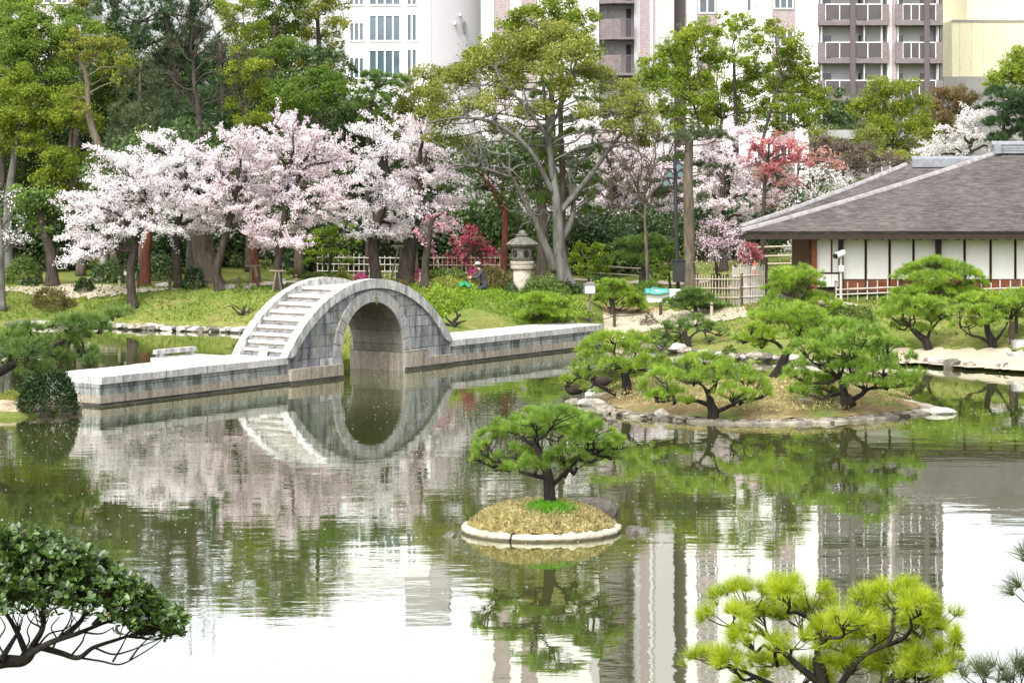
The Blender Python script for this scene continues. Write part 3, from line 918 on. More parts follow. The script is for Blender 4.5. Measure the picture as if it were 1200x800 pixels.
m_ = MB(); m_.box(0, HALF - AR - 0.1, -0.14, 0.026, -0.6, 0.097); m_.build('footing', M['st_wet'], ab, False, False)
# landing slab behind the causeway at the foot of the steps
ld = thing('stone_landing', 'flat stone landing with a low kerb beam behind the bridge steps', 'landing', axis(TC - HALF - 1.9, W_BR + 0.1), RZ)
m_ = MB(); m_.box(0, 1.9, 0, 1.5, 0.45, 0.76); m_.build('slab', M['st_top'], ld, False, False)
m_ = MB(); m_.box(0, 1.7, 1.2, 1.4, 0.87, 1.0); m_.box(0.1, 0.25, 1.21, 1.39, 0.76, 0.87); m_.box(1.45, 1.6, 1.21, 1.39, 0.76, 0.87); m_.build('kerb_beam', M['st_rim'], ld, False, False)
m_ = MB(); m_.box(0.3, 0.6, 0.2, 0.5, -0.6, 0.449); m_.box(1.3, 1.6, 0.8, 1.1, -0.6, 0.449); m_.build('pier', M['st_wet'], ld, False, False)
# small white stone plaque standing on the lowest steps
pq = thing('stone_plaque', 'small white slab leaning on the lowest bridge step', 'plaque', axis(TC - HALF + 0.14, 1.0, 0.8), RZ)
m_ = MB(); m_.add([(0.0, -0.16, 0), (0.0, 0.16, 0), (0.08, 0.16, 0.26), (0.08, -0.16, 0.26), (-0.04, -0.16, 0), (-0.04, 0.16, 0), (0.04, 0.16, 0.26), (0.04, -0.16, 0.26)], [(0, 1, 2, 3), (7, 6, 5, 4), (0, 3, 7, 4), (1, 5, 6, 2), (3, 2, 6, 7), (0, 4, 5, 1)]); m_.build('slab', M['st_step'], pq, False, False)

# ------------------------------------------------------------------ tea house
M['white_paper'] = plain('shoji_paper', (0.74, 0.725, 0.695), 0.8, 0.05, 2)
M['wood_dark'] = plain('dark_wood', (0.03, 0.018, 0.013), 0.6, 0.35, 6, 0.2, 0.3, (1, 1, 0.15))
M['wood_brown'] = plain('brown_wood', (0.10, 0.05, 0.033), 0.65, 0.3, 6, 0.2, 0.3, (3, 3, 0.15))
M['wood_red'] = plain('red_brown_wood', (0.19, 0.062, 0.026), 0.5, 0.3, 5, 0.15, 0.3, (0.2, 1, 2))
M['plaster'] = plain('white_plaster', (0.78, 0.77, 0.75), 0.85, 0.06, 3)
M['tile_grey'] = plain('grey_ridge_tile', (0.2, 0.21, 0.225), 0.45, 0.25, 5, 0.2, 0.4)
M['void'] = plain('dark_void', (0.012, 0.011, 0.01), 0.9, 0.1)
def bark_roof():
    m, t, b = nodes('bark_shingle')
    n1 = noise(t, coords(t, (1.0, 3.5, 5.0)), 2.4, 7, 0.72); n2 = noise(t, coords(t, (1, 1, 1)), 0.5, 4); n3 = noise(t, coords(t, (3, 12, 16)), 3.0, 4, 0.7)
    c = ramp(t, n1, [(0.32, (0.05, 0.044, 0.041)), (0.5, (0.098, 0.089, 0.085)), (0.68, (0.175, 0.16, 0.153))])
    c = mixc(t, 1.0, c, ramp(t, n2, [(0.3, (0.75, 0.74, 0.74)), (0.7, (1.15, 1.12, 1.12))]), 'MULTIPLY')
    c = mixc(t, 0.8, c, ramp(t, n3, [(0.3, (0.6, 0.6, 0.6)), (0.7, (1.3, 1.28, 1.28))]), 'MULTIPLY')
    t.links.new(c, b.inputs['Base Color']); b.inputs['Roughness'].default_value = 0.95; b.inputs['Specular IOR Level'].default_value = 0.1
    bump(t, b, n3, 0.7, 0.06)
    return m
M['bark_shingle'] = bark_roof()
YH = 84.7
GH = 1.64
def hx(px, Y=YH): return (px - 600) / F_PX * Y
def hz(py, Y=YH): return CAM_H - (py - HOR) / F_PX * Y
house = thing('tea_house', 'low wooden tea house with a wide grey bark roof and white paper screens', 'house', (hx(1100), YH, GH))
def hip(name, x0, x1, y0, y1, ze, rx0, rx1, ry, zr, th=0.12, skew=1.2):
    """hip roof with slightly hollow slopes"""
    mb = MB(); n = 10
    for lay in (0,):
        rows = []
        for i in range(n + 1):
            f = i / n; g = f + 0.10 * math.sin(math.pi * f) * -1.0
            xa, xb = x0 + (rx0 - x0) * f, x1 + (rx1 - x1) * f
            ya, yb = y0 + (ry - y0) * f, y1 + (ry - y1) * f
            z = ze + (zr - ze) * (f * 0.86 + 0.14 * f * f)
            xk = x0 + skew + (rx0 - x0 - skew) * f
            rows.append([(xa, ya, z), (xb, ya, z), (xb, yb, z), (xk, yb, z)])
        V = [p for r_ in rows for p in r_]
        F = []
        for i in range(n):
            for k in range(4):
                k2 = (k + 1) % 4
                F.append((i * 4 + k, i * 4 + k2, (i + 1) * 4 + k2, (i + 1) * 4 + k))
        mb.add(V, F)
        e = 0.10
        V = [(x0, y0, ze), (x1, y0, ze), (x1, y1, ze), (x0 + skew, y1, ze), (x0 + e, y0 + e, ze - th), (x1 - e, y0 + e, ze - th), (x1 - e, y1 - e, ze - th), (x0 + skew + e, y1 - e, ze - th)]
        mb.add(V, [(4, 5, 1, 0), (5, 6, 2, 1), (6, 7, 3, 2), (7, 4, 0, 3), (7, 6, 5, 4)])
    return mb.build(name, M['bark_shingle'], house)
ZE = hz(271.5, 83.4) + 0.02
r1 = hip('roof', hx(866, 83.4), 31.0, 83.4, 95.4, ZE, hx(1172, 89.4), 25.8, 89.4, hz(178, 89.4))
rt = MB(); rt.box(hx(1166, 89.4), 26.2, 89.1, 89.7, hz(178, 89.4) - 0.06, hz(178, 89.4) + 0.22); rt.box(hx(1163, 89.4), hx(1171, 89.4), 89.0, 89.8, hz(178, 89.4) - 0.07, hz(178, 89.4) + 0.3)
for k in range(2): rt.box(hx(1166, 89.4) - 0.01, 26.21, 89.08, 89.72, hz(178, 89.4) + 0.05 + 0.09 * k, hz(178, 89.4) + 0.075 + 0.09 * k)
rt.tube([(hx(1162, 89.4), 89.4, hz(178, 89.4) + 0.30), (26.3, 89.4, hz(178, 89.4) + 0.30)], 0.12, 8)
rt.build('ridge_cap', M['tile_grey'], r1)
r2 = hip('roof', hx(866, 88.7), 29.2, 88.7, 98.0, hz(266, 88.7), hx(1062, 93.4), 25.8, 93.4, hz(193, 93.4), 0.12)
rt = MB(); rt.box(hx(1068, 93.4), 26.0, 93.13, 93.67, hz(193, 93.4) - 0.1, hz(186.5, 93.4)); rt.tube([(hx(1068, 93.4), 93.4, hz(186, 93.4)), (25.8, 93.4, hz(186, 93.4))], 0.11, 8)
rt.build('ridge_cap', M['tile_grey'], r2)
def hip_ridge(parent, p0, p1, rad=0.13):
    P = [np.array(p0) + (np.array(p1) - np.array(p0)) * f for f in np.linspace(0, 1, 12)]
    for i, f in enumerate(np.linspace(0, 1, 12)): P[i][2] = p0[2] + (p1[2] - p0[2]) * (f * 0.86 + 0.14 * f * f) + 0.0
    m = MB(); m.tube(P, rad, 8); m.build('hip_ridge', M['bark_pale'], parent)
M['bark_pale'] = plain('pale_hip_shingle', (0.24, 0.225, 0.225), 0.95, 0.4, 5, 0.5, 0.1)
hip_ridge(r1, (hx(866, 83.4) + 0.06, 83.45, ZE - 0.03), (hx(1172, 89.4), 89.4, hz(178, 89.4) - 0.03))
hip_ridge(r1, (31.0, 83.45, ZE - 0.03), (25.8, 89.4, hz(178, 89.4) - 0.03))
hip_ridge(r2, (hx(866, 88.7) + 0.06, 88.76, hz(266, 88.7) - 0.03), (hx(1062, 93.4), 93.4, hz(193, 93.4) - 0.03))
mb = MB(); mb.box(hx(868, 83.49), 30.9, 83.5, 83.58, ZE - 0.22, ZE - 0.121); mb.build('fascia', M['wood_dark'], r1)
# walls: front plane at YH
zt, zb = hz(279), hz(328)
zs2 = hz(340.5)
XL, XR = hx(952), 31.0
mb = MB(); mb.box(XL, XR, YH + 0.25, YH + 5.6, GH - 0.1, ZE - 0.24); mb.build('wall', M['wood_dark'], house)
mb = MB()                                                      # brown shutter box on the corner, its side seen from the pond
mb.box(hx(928, YH + 5.4), XL + 0.06, YH + 0.3, YH + 5.4, GH + 0.2, ZE - 0.26); mb.build('shutter_box', M['wood_brown'], house)
mb = MB(); mb.box(XL - 0.02, XL + 0.16, YH - 0.05, YH + 0.2, GH, ZE - 0.24); mb.build('post', M['wood_red'], house)
posts = [985.5, 1100, 1214]
for px in posts:
    mb = MB(); mb.box(hx(px) - 0.085, hx(px) + 0.085, YH - 0.06, YH + 0.24, GH - 0.05, ZE - 0.24); mb.build('post', M['wood_dark'], house)
edges = [(952, 975), (975, 984)] + [(988, 1014.5), (1015.5, 1042.5), (1043.5, 1070.5), (1071.5, 1097.5), (1103, 1130.5), (1131.5, 1161), (1162, 1190), (1191, 1212), (1217, 1244), (1245, 1272)]
for i, (a, b_) in enumerate(edges):
    xa, xb = hx(a) + (0.16 if i == 0 else 0.006), hx(b_) - 0.006
    z0 = zb if i > 1 else hz(320)
    mb = MB(); mb.box(xa + 0.025, xb - 0.025, YH + 0.1, YH + 0.14, z0 + 0.03, zt - 0.03)
    sc = mb.build('paper_screen', M['white_paper'], house)
    fr = MB()
    fr.box(xa, xa + 0.02, YH + 0.07, YH + 0.17, z0, zt); fr.box(xb - 0.02, xb, YH + 0.07, YH + 0.17, z0, zt)
    fr.box(xa + 0.021, xb - 0.021, YH + 0.07, YH + 0.17, z0, z0 + 0.03); fr.box(xa + 0.021, xb - 0.021, YH + 0.07, YH + 0.17, zt - 0.03, zt)
    fr.build('frame', M['wood_brown'], sc)
    if i > 1:
        mb = MB(); mb.box(xa, xb, YH + 0.06, YH + 0.2, zs2, zb - 0.012)
        for k in range(1, 4): mb.box(xa, xb, YH + 0.045, YH + 0.06, zs2 + (zb - zs2) * k / 4 - 0.006, zs2 + (zb - zs2) * k / 4 + 0.006)
        mb.build('wainscot', M['wood_red'], house)
    else:
        mb = MB(); mb.box(xa, xb, YH + 0.1, YH + 0.2, hz(336), hz(321.5)); mb.build('plaster_panel', M['plaster'], house)
mb = MB(); mb.box(XL, XR, YH - 0.02, YH + 0.24, zt + 0.002, zt + 0.11); mb.build('lintel', M['wood_brown'], house)
mb = MB(); mb.box(XL, XR, YH - 0.1, YH + 0.24, zs2 - 0.13, zs2 - 0.003); mb.build('sill_beam', M['wood_dark'], house)
for px in (952 + 20, 1000, 1028, 1083, 1116, 1175, 1230):      # white transom panels under the eave
    mb = MB(); mb.box(hx(px) - 0.42, hx(px) + 0.42, YH + 0.19, YH + 0.235, zt + 0.13, zt + 0.29); mb.build('transom_panel', M['plaster'], house)
for px in (1035, 1057, 1140, 1160):
    mb = MB()
    for k in range(8): mb.box(hx(px) - 0.4 + k * 0.1, hx(px) - 0.36 + k * 0.1, YH + 0.15, YH + 0.22, zt + 0.12, zt + 0.3)
    mb.build('transom_grille', M['wood_brown'], house)
rf = MB()
x = hx(870, 83.58)
while x < 30.5:
    rf.box(x, x + 0.075, 83.54, YH + 0.2, ZE - 0.33, ZE - 0.225); x += 0.46
rf.box(hx(868, 83.49), 30.8, 83.51, 83.63, ZE - 0.30, ZE - 0.222)
rf.build('eave_frame', M['wood_dark'], house)
mb = MB()
x = hx(988)
while x < 29:
    mb.box(x, x + 0.14, YH + 0.0, YH + 0.2, GH - 0.1, zs2 - 0.132); x += 0.98
mb.build('underfloor_frame', M['wood_brown'], house)

# ------------------------------------------------------------------ city behind the trees
M['b_white'] = plain('white_render', (0.68, 0.67, 0.675), 0.8, 0.03, 0.3)
M['b_lilac'] = plain('lilac_grey_render', (0.4, 0.38, 0.4), 0.8, 0.05, 0.3)
M['b_grey'] = plain('light_grey_render', (0.42, 0.41, 0.42), 0.8, 0.05, 0.3)
M['b_cream'] = stone_courses('cream_cladding', (0.76, 0.7, 0.5), (0.8, 0.74, 0.54), 1.05, 40.0, (0.6, 0.55, 0.43), 0.1, joint=0.03)
M['b_concrete'] = plain('concrete', (0.3, 0.29, 0.28), 0.9, 0.15, 0.6)
M['b_tile'] = stone_courses('mauve_tile', (0.31, 0.25, 0.26), (0.37, 0.3, 0.31), 0.3, 0.12, (0.42, 0.36, 0.36), 0.1, joint=0.012)
M['b_balc'] = stone_courses('dark_mauve_balcony_tile', (0.155, 0.128, 0.136), (0.2, 0.165, 0.172), 0.3, 0.12, (0.25, 0.21, 0.22), 0.1, joint=0.012)
M['b_tiledk'] = plain('dark_mauve_tile', (0.1, 0.08, 0.085), 0.7, 0.1, 3)
M['b_metal'] = plain('white_metal', (0.72, 0.72, 0.72), 0.4, 0.03)
M['b_panel'] = plain('smoked_panel', (0.07, 0.058, 0.06), 0.25, 0.25, 0.8, 0, 0.5)
M['b_glass'] = plain('window_glass', (0.05, 0.065, 0.08), 0.06, 0.3, 0.7, 0, 0.9)
M['b_glass_blue'] = plain('blue_window_glass', (0.06, 0.095, 0.12), 0.05, 0.4, 0.5, 0, 0.9)
M['b_roof'] = plain('dark_roof', (0.1, 0.085, 0.085), 0.8, 0.1)
YB = 180.0
def bx(px, Y=YB): return (px - 600) / F_PX * Y
def bz(py, Y=YB): return CAM_H - (py - HOR) / F_PX * Y
def face_mb(px0, px1, z0, z1, y0, y1, Y=YB):
    m = MB(); m.box(bx(px0, Y), bx(px1, Y), y0, y1, z0, z1); return m
def window(parent, px0, px1, py0, py1, Y, glass='b_glass', mull=2, depth=0.12, yf=None):
    x0, x1, z0, z1 = bx(px0, Y), bx(px1, Y), bz(py1, Y), bz(py0, Y)
    yf = Y if yf is None else yf
    m = MB(); m.box(x0 + 0.06, x1 - 0.06, yf - 0.025, yf + 0.05, z0 + 0.06, z1 - 0.06)
    wv = m.build('window', M[glass], parent)
    f = MB(); e = 0.09
    f.box(x0 - 0.02, x0 + e, yf - 0.09, yf + 0.02, z0, z1); f.box(x1 - e, x1 + 0.02, yf - 0.09, yf + 0.02, z0, z1)
    f.box(x0 + e, x1 - e, yf - 0.09, yf + 0.02, z0, z0 + e); f.box(x0 + e, x1 - e, yf - 0.09, yf + 0.02, z1 - e, z1)
    for k in range(1, mull):
        xm = x0 + (x1 - x0) * k / mull
        f.box(xm - 0.05, xm + 0.05, yf - 0.085, yf + 0.02, z0 + e, z1 - e)
    f.build('frame', M['b_metal'], wv)
    return wv
G0 = 1.0
H_T = 40.0
apt = thing('apartment_block', 'tall white apartment block with mauve tiled strips and two stacks of balconies', 'apartment block', (bx(890), YB, G0))
FL = 44.5 / F_PX * YB                           # storey height
# wall: alternating strips (px0, px1, material, set back)
strips = [(768, 790, 'b_lilac', 0.0), (790, 805, 'b_tiledk', 1.6), (805, 817, 'b_white', 0.0), (817, 841, 'b_tile', 0.12), (841, 905, 'b_white', 0.0),
          (905, 932, 'b_tile', 0.12), (932, 960, 'b_white', 0.0), (1040, 1045, 'b_white', 0.0), (1045, 1050.5, 'b_tile', -0.08)]
for a, b_, mt, sb in strips:
    face_mb(a, b_, G0, G0 + H_T, YB + sb, YB + 3).build('wall_panel', M[mt], apt)
face_mb(768, 1103, G0, G0 + H_T - 0.3, YB + 3.02, YB + 14).build('wall', M['b_white'], apt)
for k in range(-9, 5):
    y = 2 + 44.5 * k
    if bz(y) > G0 + H_T - 1 or bz(y + 20) < 5: continue
    window(apt, 819, 839, y - 4, y + 14, YB, mull=2, yf=YB + 0.12)
    window(apt, 907, 930, y - 10, y + 9, YB, mull=3, yf=YB + 0.12)
    window(apt, 874.5, 881, y - 6, y + 12, YB, 'b_glass_blue', 1)
def balcony_bay(px0, px1, split, dep):
    xs0, xs1 = bx(px0), bx(px1)
    face_mb(px0, px1, G0, G0 + H_T, YB + dep, YB + 2.95).build('wall_panel', M['b_white'], apt)
    for k in range(-9, 6):
        ytop = 50 + 44.5 * k
        zt_ = bz(ytop); z0_ = zt_ - 22 / 15.0
        if zt_ > G0 + H_T - 0.2 or z0_ < 4: continue
        bal = MB()
        bal.box(xs0 - 0.2, xs1 + 0.12, YB - 0.5, YB + dep, z0_ - 0.18, z0_)
        bal.box(xs0 - 0.2, xs1 + 0.12, YB - 0.5, YB - 0.36, z0_ + 0.001, z0_ + 0.2)
        bal.box(xs0 - 0.2, xs0 + 0.38, YB - 0.5, YB - 0.36, z0_ + 0.201, zt_); bal.box(xs1 - 0.42, xs1 + 0.12, YB - 0.5, YB - 0.36, z0_ + 0.201, zt_)
        bo = bal.build('balcony', M['b_balc'], apt)
        gp_ = MB(); gp_.box(xs0 + 0.42, xs1 - 0.46, YB - 0.44, YB - 0.4, z0_ + 0.26, zt_ - 0.05); gp_.build('railing_panel', M['b_panel'], bo)
        fr = MB()
        nn = 4
        for j in range(nn + 1):
            xj = xs0 + 0.4 + (xs1 - xs0 - 0.84) * j / nn
            fr.box(xj - 0.03, xj + 0.03, YB - 0.47, YB - 0.38, z0_ + 0.2, zt_)
        fr.box(xs0 + 0.4, xs1 - 0.44, YB - 0.46, YB - 0.39, zt_ - 0.05, zt_ + 0.02)
        fr.build('railing', M['b_metal'], bo)
        # door and window in the recess, drainpipes
        for (fx, wpx) in ((0.07, 0.14), (0.62, 0.12)):
            xa = xs0 + (xs1 - xs0) * fx; xb = xa + (xs1 - xs0) * wpx
            m = MB(); m.box(xa, xb, YB + dep - 0.05, YB + dep + 0.02, z0_ + 0.05, z0_ + 2.1); wn = m.build('window', M['b_glass_blue' if fx < 0.1 else 'b_glass'], apt)
            f = MB(); f.box(xb, xb + 0.09, YB + dep - 0.09, YB + dep + 0.02, z0_, z0_ + 2.15); f.box(xa, xb + 0.09, YB + dep - 0.09, YB + dep + 0.02, z0_ + 2.101, z0_ + 2.2); f.build('frame', M['b_metal'], wn)
        for fx in (0.03, 0.93):
            dp = MB(); dp.tube([(xs0 + (xs1 - xs0) * fx, YB + 0.15, z0_), (xs0 + (xs1 - xs0) * fx, YB + 0.15, z0_ + FL - 0.22)], 0.08, 6)
            dp.build('drainpipe', M['b_metal'], apt)
        m = MB(); xm = xs0 + (xs1 - xs0) * split; m.box(xm + 0.9, xm + 1.0, YB - 0.2, YB + dep, z0_, z0_ + FL - 0.2); m.build('partition', M['b_grey'], apt)
    xm = xs0 + (xs1 - xs0) * split
    m = MB(); m.box(xm - 0.2, xm + 0.2, YB - 0.62, YB - 0.3, G0, G0 + H_T); m.build('column', M['b_tiledk'], apt)
balcony_bay(960.5, 1039, 0.48, 1.5)
balcony_bay(1051, 1102, 0.66, 1.5)
m = MB(); m.box(bx(1100.5), bx(1104), YB - 0.3, YB + 3, G0, G0 + H_T); m.build('column', M['b_tiledk'], apt)
m = MB(); m.tube([(bx(958), YB - 0.1, G0), (bx(958), YB - 0.1, G0 + H_T)], 0.1, 6); m.build('drainpipe', M['b_metal'], apt)
face_mb(766, 1105, G0 + H_T, G0 + H_T + 0.5, YB - 0.4, YB + 14).build('roof', M['b_grey'], apt)
# wing to the left with hexagonal balconies
YW = 186.0
wing = thing('apartment_wing', 'white and mauve apartment wing with angular balconies behind the spreading tree', 'apartment block', (bx(660, YW), YW, G0))
for a, b_, mt, sb in [(560, 579, 'b_white', 0), (579, 598, 'b_tile', 0.1), (598, 611, 'b_white', 0), (611, 630, 'b_tile', 0.1), (630, 692, 'b_white', 0), (692, 702, 'b_grey', -0.2), (702, 743, 'b_white', 2.0), (743, 750, 'b_grey', -0.2), (750, 761.5, 'b_tile', -0.3), (761.5, 767.5, 'b_white', -0.4)]:
    face_mb(a, b_, G0, G0 + 36, YW + sb, YW + 3, YW).build('wall_panel', M[mt], wing)
face_mb(561, 767, G0, G0 + 35.7, YW + 3.02, YW + 12, YW).build('wall', M['b_white'], wing)
face_mb(560, 768, G0 + 36, G0 + 36.4, YW - 0.4, YW + 12, YW).build('roof', M['b_grey'], wing)
for k in range(-9, 5):
    yt = 23 + 42 * k; zt_, z0_ = bz(yt, YW), bz(yt + 21, YW)
    if zt_ > G0 + 35.5 or z0_ < 4: continue
    xa, xb, xc = bx(702.5, YW), bx(716, YW), bx(742.5, YW)
    m = MB()
    m.add([(xa, YW + 1.99, z0_ - 0.2), (xa, YW - 0.1, z0_ - 0.2), (xb, YW - 0.9, z0_ - 0.2), (xc, YW - 0.9, z0_ - 0.2), (xc, YW + 1.99, z0_ - 0.2),
           (xa, YW + 1.99, z0_), (xa, YW - 0.1, z0_), (xb, YW - 0.9, z0_), (xc, YW - 0.9, z0_), (xc, YW + 1.99, z0_)],
          [(4, 3, 2, 1, 0), (5, 6, 7, 8, 9), (0, 1, 6, 5), (1, 2, 7, 6), (2, 3, 8, 7), (3, 4, 9, 8)])
    m.add([(xa, YW - 0.1, z0_ + .002), (xb, YW - 0.9, z0_ + .002), (xb, YW - 0.9, zt_), (xa, YW - 0.1, zt_), (xa, YW + 0.05, z0_ + .002), (xb, YW - 0.75, z0_ + .002), (xb, YW - 0.75, zt_), (xa, YW + 0.05, zt_)],
          [(0, 1, 2, 3), (7, 6, 5, 4), (3, 2, 6, 7), (0, 3, 7, 4), (1, 5, 6, 2)])
    m.box(xb + 0.002, xb + 0.75, YW - 0.9, YW - 0.75, z0_ + .002, zt_)
    bo = m.build('balcony', M['b_balc'], wing)
    g = MB()
    for j in range(12): g.box(xb + 0.8 + j * 0.085, xb + 0.84 + j * 0.085, YW - 0.86, YW - 0.8, z0_ + 0.01, zt_ - 0.08)
    g.box(xb + 0.76, xc, YW - 0.88, YW - 0.78, zt_ - 0.079, zt_); g.build('railing', M['b_tiledk'], bo)
    for (p0, p1) in ((705, 712.5), (715, 722)):
        m = MB(); m.box(bx(p0, YW), bx(p1, YW), YW + 1.95, YW + 2.02, bz(yt, YW), bz(yt - 11, YW)); m.build('window', M['b_glass'], wing)
    m = MB(); m.box(bx(735, YW), bx(741, YW), YW + 1.95, YW + 2.02, z0_, bz(yt - 14, YW)); m.build('door', M['b_tiledk'], wing)
# white building with a rounded stair tower
YR = 150.0
wb = thing('office_building', 'white building with ribbon windows and a rounded lilac stair tower', 'office building', (bx(480, YR), YR, G0))
HW = bz(-60, YR)
face_mb(405, 505, G0, HW, YR, YR + 12, YR).build('wall', M['b_white'], wb)
m = MB(); V = []; nn = 20; cx_, rr = bx(503, YR), (bx(561, YR) - bx(503, YR))
for i in range(nn + 1):
    a = math.pi / 2 * i / nn
    V += [(cx_ + rr * math.sin(a), YR + 2.6 - 2.55 * math.cos(a), G0), (cx_ + rr * math.sin(a), YR + 2.6 - 2.55 * math.cos(a), HW + 0.4)]
V += [(cx_ + rr, YR + 11, G0), (cx_ + rr, YR + 11, HW + 0.4), (cx_, YR + 11, G0), (cx_, YR + 11, HW + 0.4)]
q = nn + 1
F = [(2 * i, 2 * i + 2, 2 * i + 3, 2 * i + 1) for i in range(nn + 2)] + [tuple(2 * i + 1 for i in range(nn + 3))]
m.add(V, F); m.build('stair_tower', M['b_lilac'], wb)
face_mb(403, 504, HW + 0.002, HW + 0.4, YR - 0.2, YR + 12, YR).build('roof', M['b_grey'], wb)
m = MB(); m.box(bx(474, YR), bx(526, YR), YR + 1.5, YR + 7, HW + 0.402, bz(-108, YR)); m.box(bx(480, YR), bx(520, YR), YR + 1.42, YR + 1.5, HW + 1.2, HW + 1.9); m.build('penthouse', M['b_concrete'], wb)
for (y0, y1) in ((58, 93), (17, 49), (-25, 7)):
    window(wb, 432, 470, y0, y1, YR, 'b_glass_blue', 4)
    window(wb, 409, 427, y0 + 9, y1, YR, 'b_glass_blue', 3)
    window(wb, 476, 489, y0 - 1, y1, YR, 'b_glass_blue', 2)
for (x0, y0, x1, y1) in ((543.5, 25, 545.5, 39),):
    m = MB(); m.box(bx(x0, YR), bx(x1, YR), YR + 0.3, YR + 1.0, bz(y1, YR), bz(y0, YR)); m.build('slit_window', M['b_glass'], wb)
for (px, py) in ((539, 17), (533, 27)):
    m = MB(); m.box(bx(px - 1, YR), bx(px + 1, YR), YR - 0.05, YR + 0.9, bz(py + 2, YR), bz(py - 1, YR)); m.build('vent', M['b_metal'], wb)
# cream building
YC = 200.0
cb_ = thing('warehouse', 'cream clad windowless building with a set back upper box', 'warehouse', (bx(1160, YC), YC, G0))
face_mb(1115.5, 1290, bz(90, YC), bz(24, YC), YC, YC + 20, YC).build('wall', M['b_cream'], cb_)
face_mb(1144, 1290, bz(24, YC) + 0.002, bz(-22, YC), YC + 4, YC + 20, YC).build('upper_box', M['b_cream'], cb_)
face_mb(1105, 1290, G0, bz(90, YC) - 0.01, YC - 0.4, YC + 20, YC).build('base', M['b_concrete'], cb_)
face_mb(1115, 1290, bz(24, YC) - 0.15, bz(24, YC) + 0.05, YC - 0.08, YC - 0.005, YC).build('parapet', M['b_concrete'], cb_)
# further houses and blocks
def small_block(label, px0, px1, py_top, Y, wall, roof='b_roof', wins=(), dep=8, cat='building', name='city_building'):
    o = thing(name, label, cat, (bx((px0 + px1) / 2, Y), Y, G0))
    face_mb(px0, px1, G0, bz(py_top, Y), Y, Y + dep, Y).build('wall', M[wall], o)
    face_mb(px0 - 1, px1 + 1, bz(py_top, Y) + 0.002, bz(py_top, Y) + 0.5, Y - 0.25, Y + dep, Y).build('roof', M[roof], o)
    for wv in wins: window(o, *wv, Y)
    return o
small_block('distant white house with a dark roof, beside the cream warehouse', 1098, 1118, 73, 230, 'b_white', wins=((1108, 1113, 80, 88),))
hb = small_block('dark roofed house beyond the white one by the warehouse', 1100, 1117, 56, 245, 'b_roof', wins=((1107, 1114, 45, 50),))
small_block('grey building with a blue window at the top left corner', 34, 96, -14, 160, 'b_lilac', 'b_grey', wins=((42, 62, -11, 5), (66, 80, -11, 5)), name='city_building')
small_block('pale tower glimpsed through the tall camphor trees', 272, 352, -98, 185, 'b_lilac', 'b_grey', wins=tuple((a, a + 16, y, y + 22) for a in (280, 305) for y in (-65, -20, 25, 70)))
m = MB(); m.box(bx(298, 185), bx(350, 185), 186, 191, bz(-98, 185) + 0.51, bz(-150, 185)); m.build('penthouse', M['b_concrete'], bpy.data.objects['city_building.001'])
small_block('low grey garden store behind the olive tree and coral maple', 970, 1003, 163, 128, 'b_concrete', 'b_grey', wins=((985, 995, 168, 176),), name='garden_store')
# ------------------------------------------------------------------ the wood behind the pond
# left side
leafy('broadleaf_tree', 'broad fresh green maple with layered dark limbs above the yellow crooked tree', 113, [(92, 330), (90, 200), (84, 110), (60, 70)],
      [(30, 62, 36, 14), (62, 46, 34, 13), (92, 36, 30, 13), (18, 40, 26, 18), (52, 92, 34, 14), (8, 84, 24, 16), (112, 56, 22, 12), (72, 76, 22, 9), (20, 20, 30, 12), (70, 16, 26, 10), (40, 30, 26, 10)], 'leaf_green', 'bark_dark', 0.26, 0.12, 0.17, 1.0, 11, puff=0.42)
leafy('crooked_tree', 'crooked pale trunked tree with a small yellow olive crown', 104, [(122, 335), (121, 200), (108, 150), (104, 130), (101, 90), (92, 70)],
      [(84, 46, 15, 10), (106, 48, 18, 10), (128, 52, 16, 10), (144, 72, 14, 13), (112, 68, 18, 9), (128, 88, 16, 9), (80, 62, 10, 8), (142, 94, 10, 8), (96, 128, 14, 8), (88, 112, 12, 8)], 'leaf_yellow', 'bark_tan', 0.24, 0.08, 0.13, 0.8, 12, puff=0.42, low=0.5, twigs=7)
leafy('olive_tree', 'rounded olive green tree at the edge beneath the broad maple', 108, [(8, 335), (10, 240), (16, 190), (24, 140)],
      [(22, 90, 22, 14), (14, 112, 28, 18), (42, 120, 24, 18), (22, 140, 34, 18), (52, 146, 18, 16), (6, 160, 24, 18), (36, 168, 24, 14)], 'leaf_camphor', 'bark_grey', 0.28, 0.12, 0.16, 1.1, 13, puff=0.4)
leafy('olive_tree', 'olive green tree with clumped crown between the crooked trunk and the cherries', 107, [(95, 335), (92, 250), (82, 200), (84, 150)],
      [(84, 112, 20, 14), (74, 132, 24, 16), (98, 140, 20, 16), (72, 190, 24, 16), (96, 186, 22, 14), (60, 210, 24, 14), (100, 222, 20, 14)], 'leaf_camphor', 'bark_brown', 0.2, 0.1, 0.16, 0.95, 14, puff=0.4)
pine('tall_pine', 'tall dark pine with wide plumes reaching over the top of the picture', 117, [(212, 340), (216, 200), (206, 90), (196, 20)],
     [(132, 8, 26, 12), (162, 16, 30, 14), (190, 0, 34, 16), (232, 6, 30, 14), (150, 40, 18, 8), (205, 34, 36, 16), (178, 52, 24, 12), (238, 36, 24, 14), (215, 66, 34, 16), (182, 82, 26, 12), (250, 60, 18, 12), (228, 98, 32, 14), (192, 112, 28, 12), (252, 92, 20, 12)],
     'pine_dark', 'bark_dark', 0.3, 0.14, 0.32, 0.03, 16, 1.3, 21, group=None, spread=0.6, flatpad=1.4, tw=1.0)
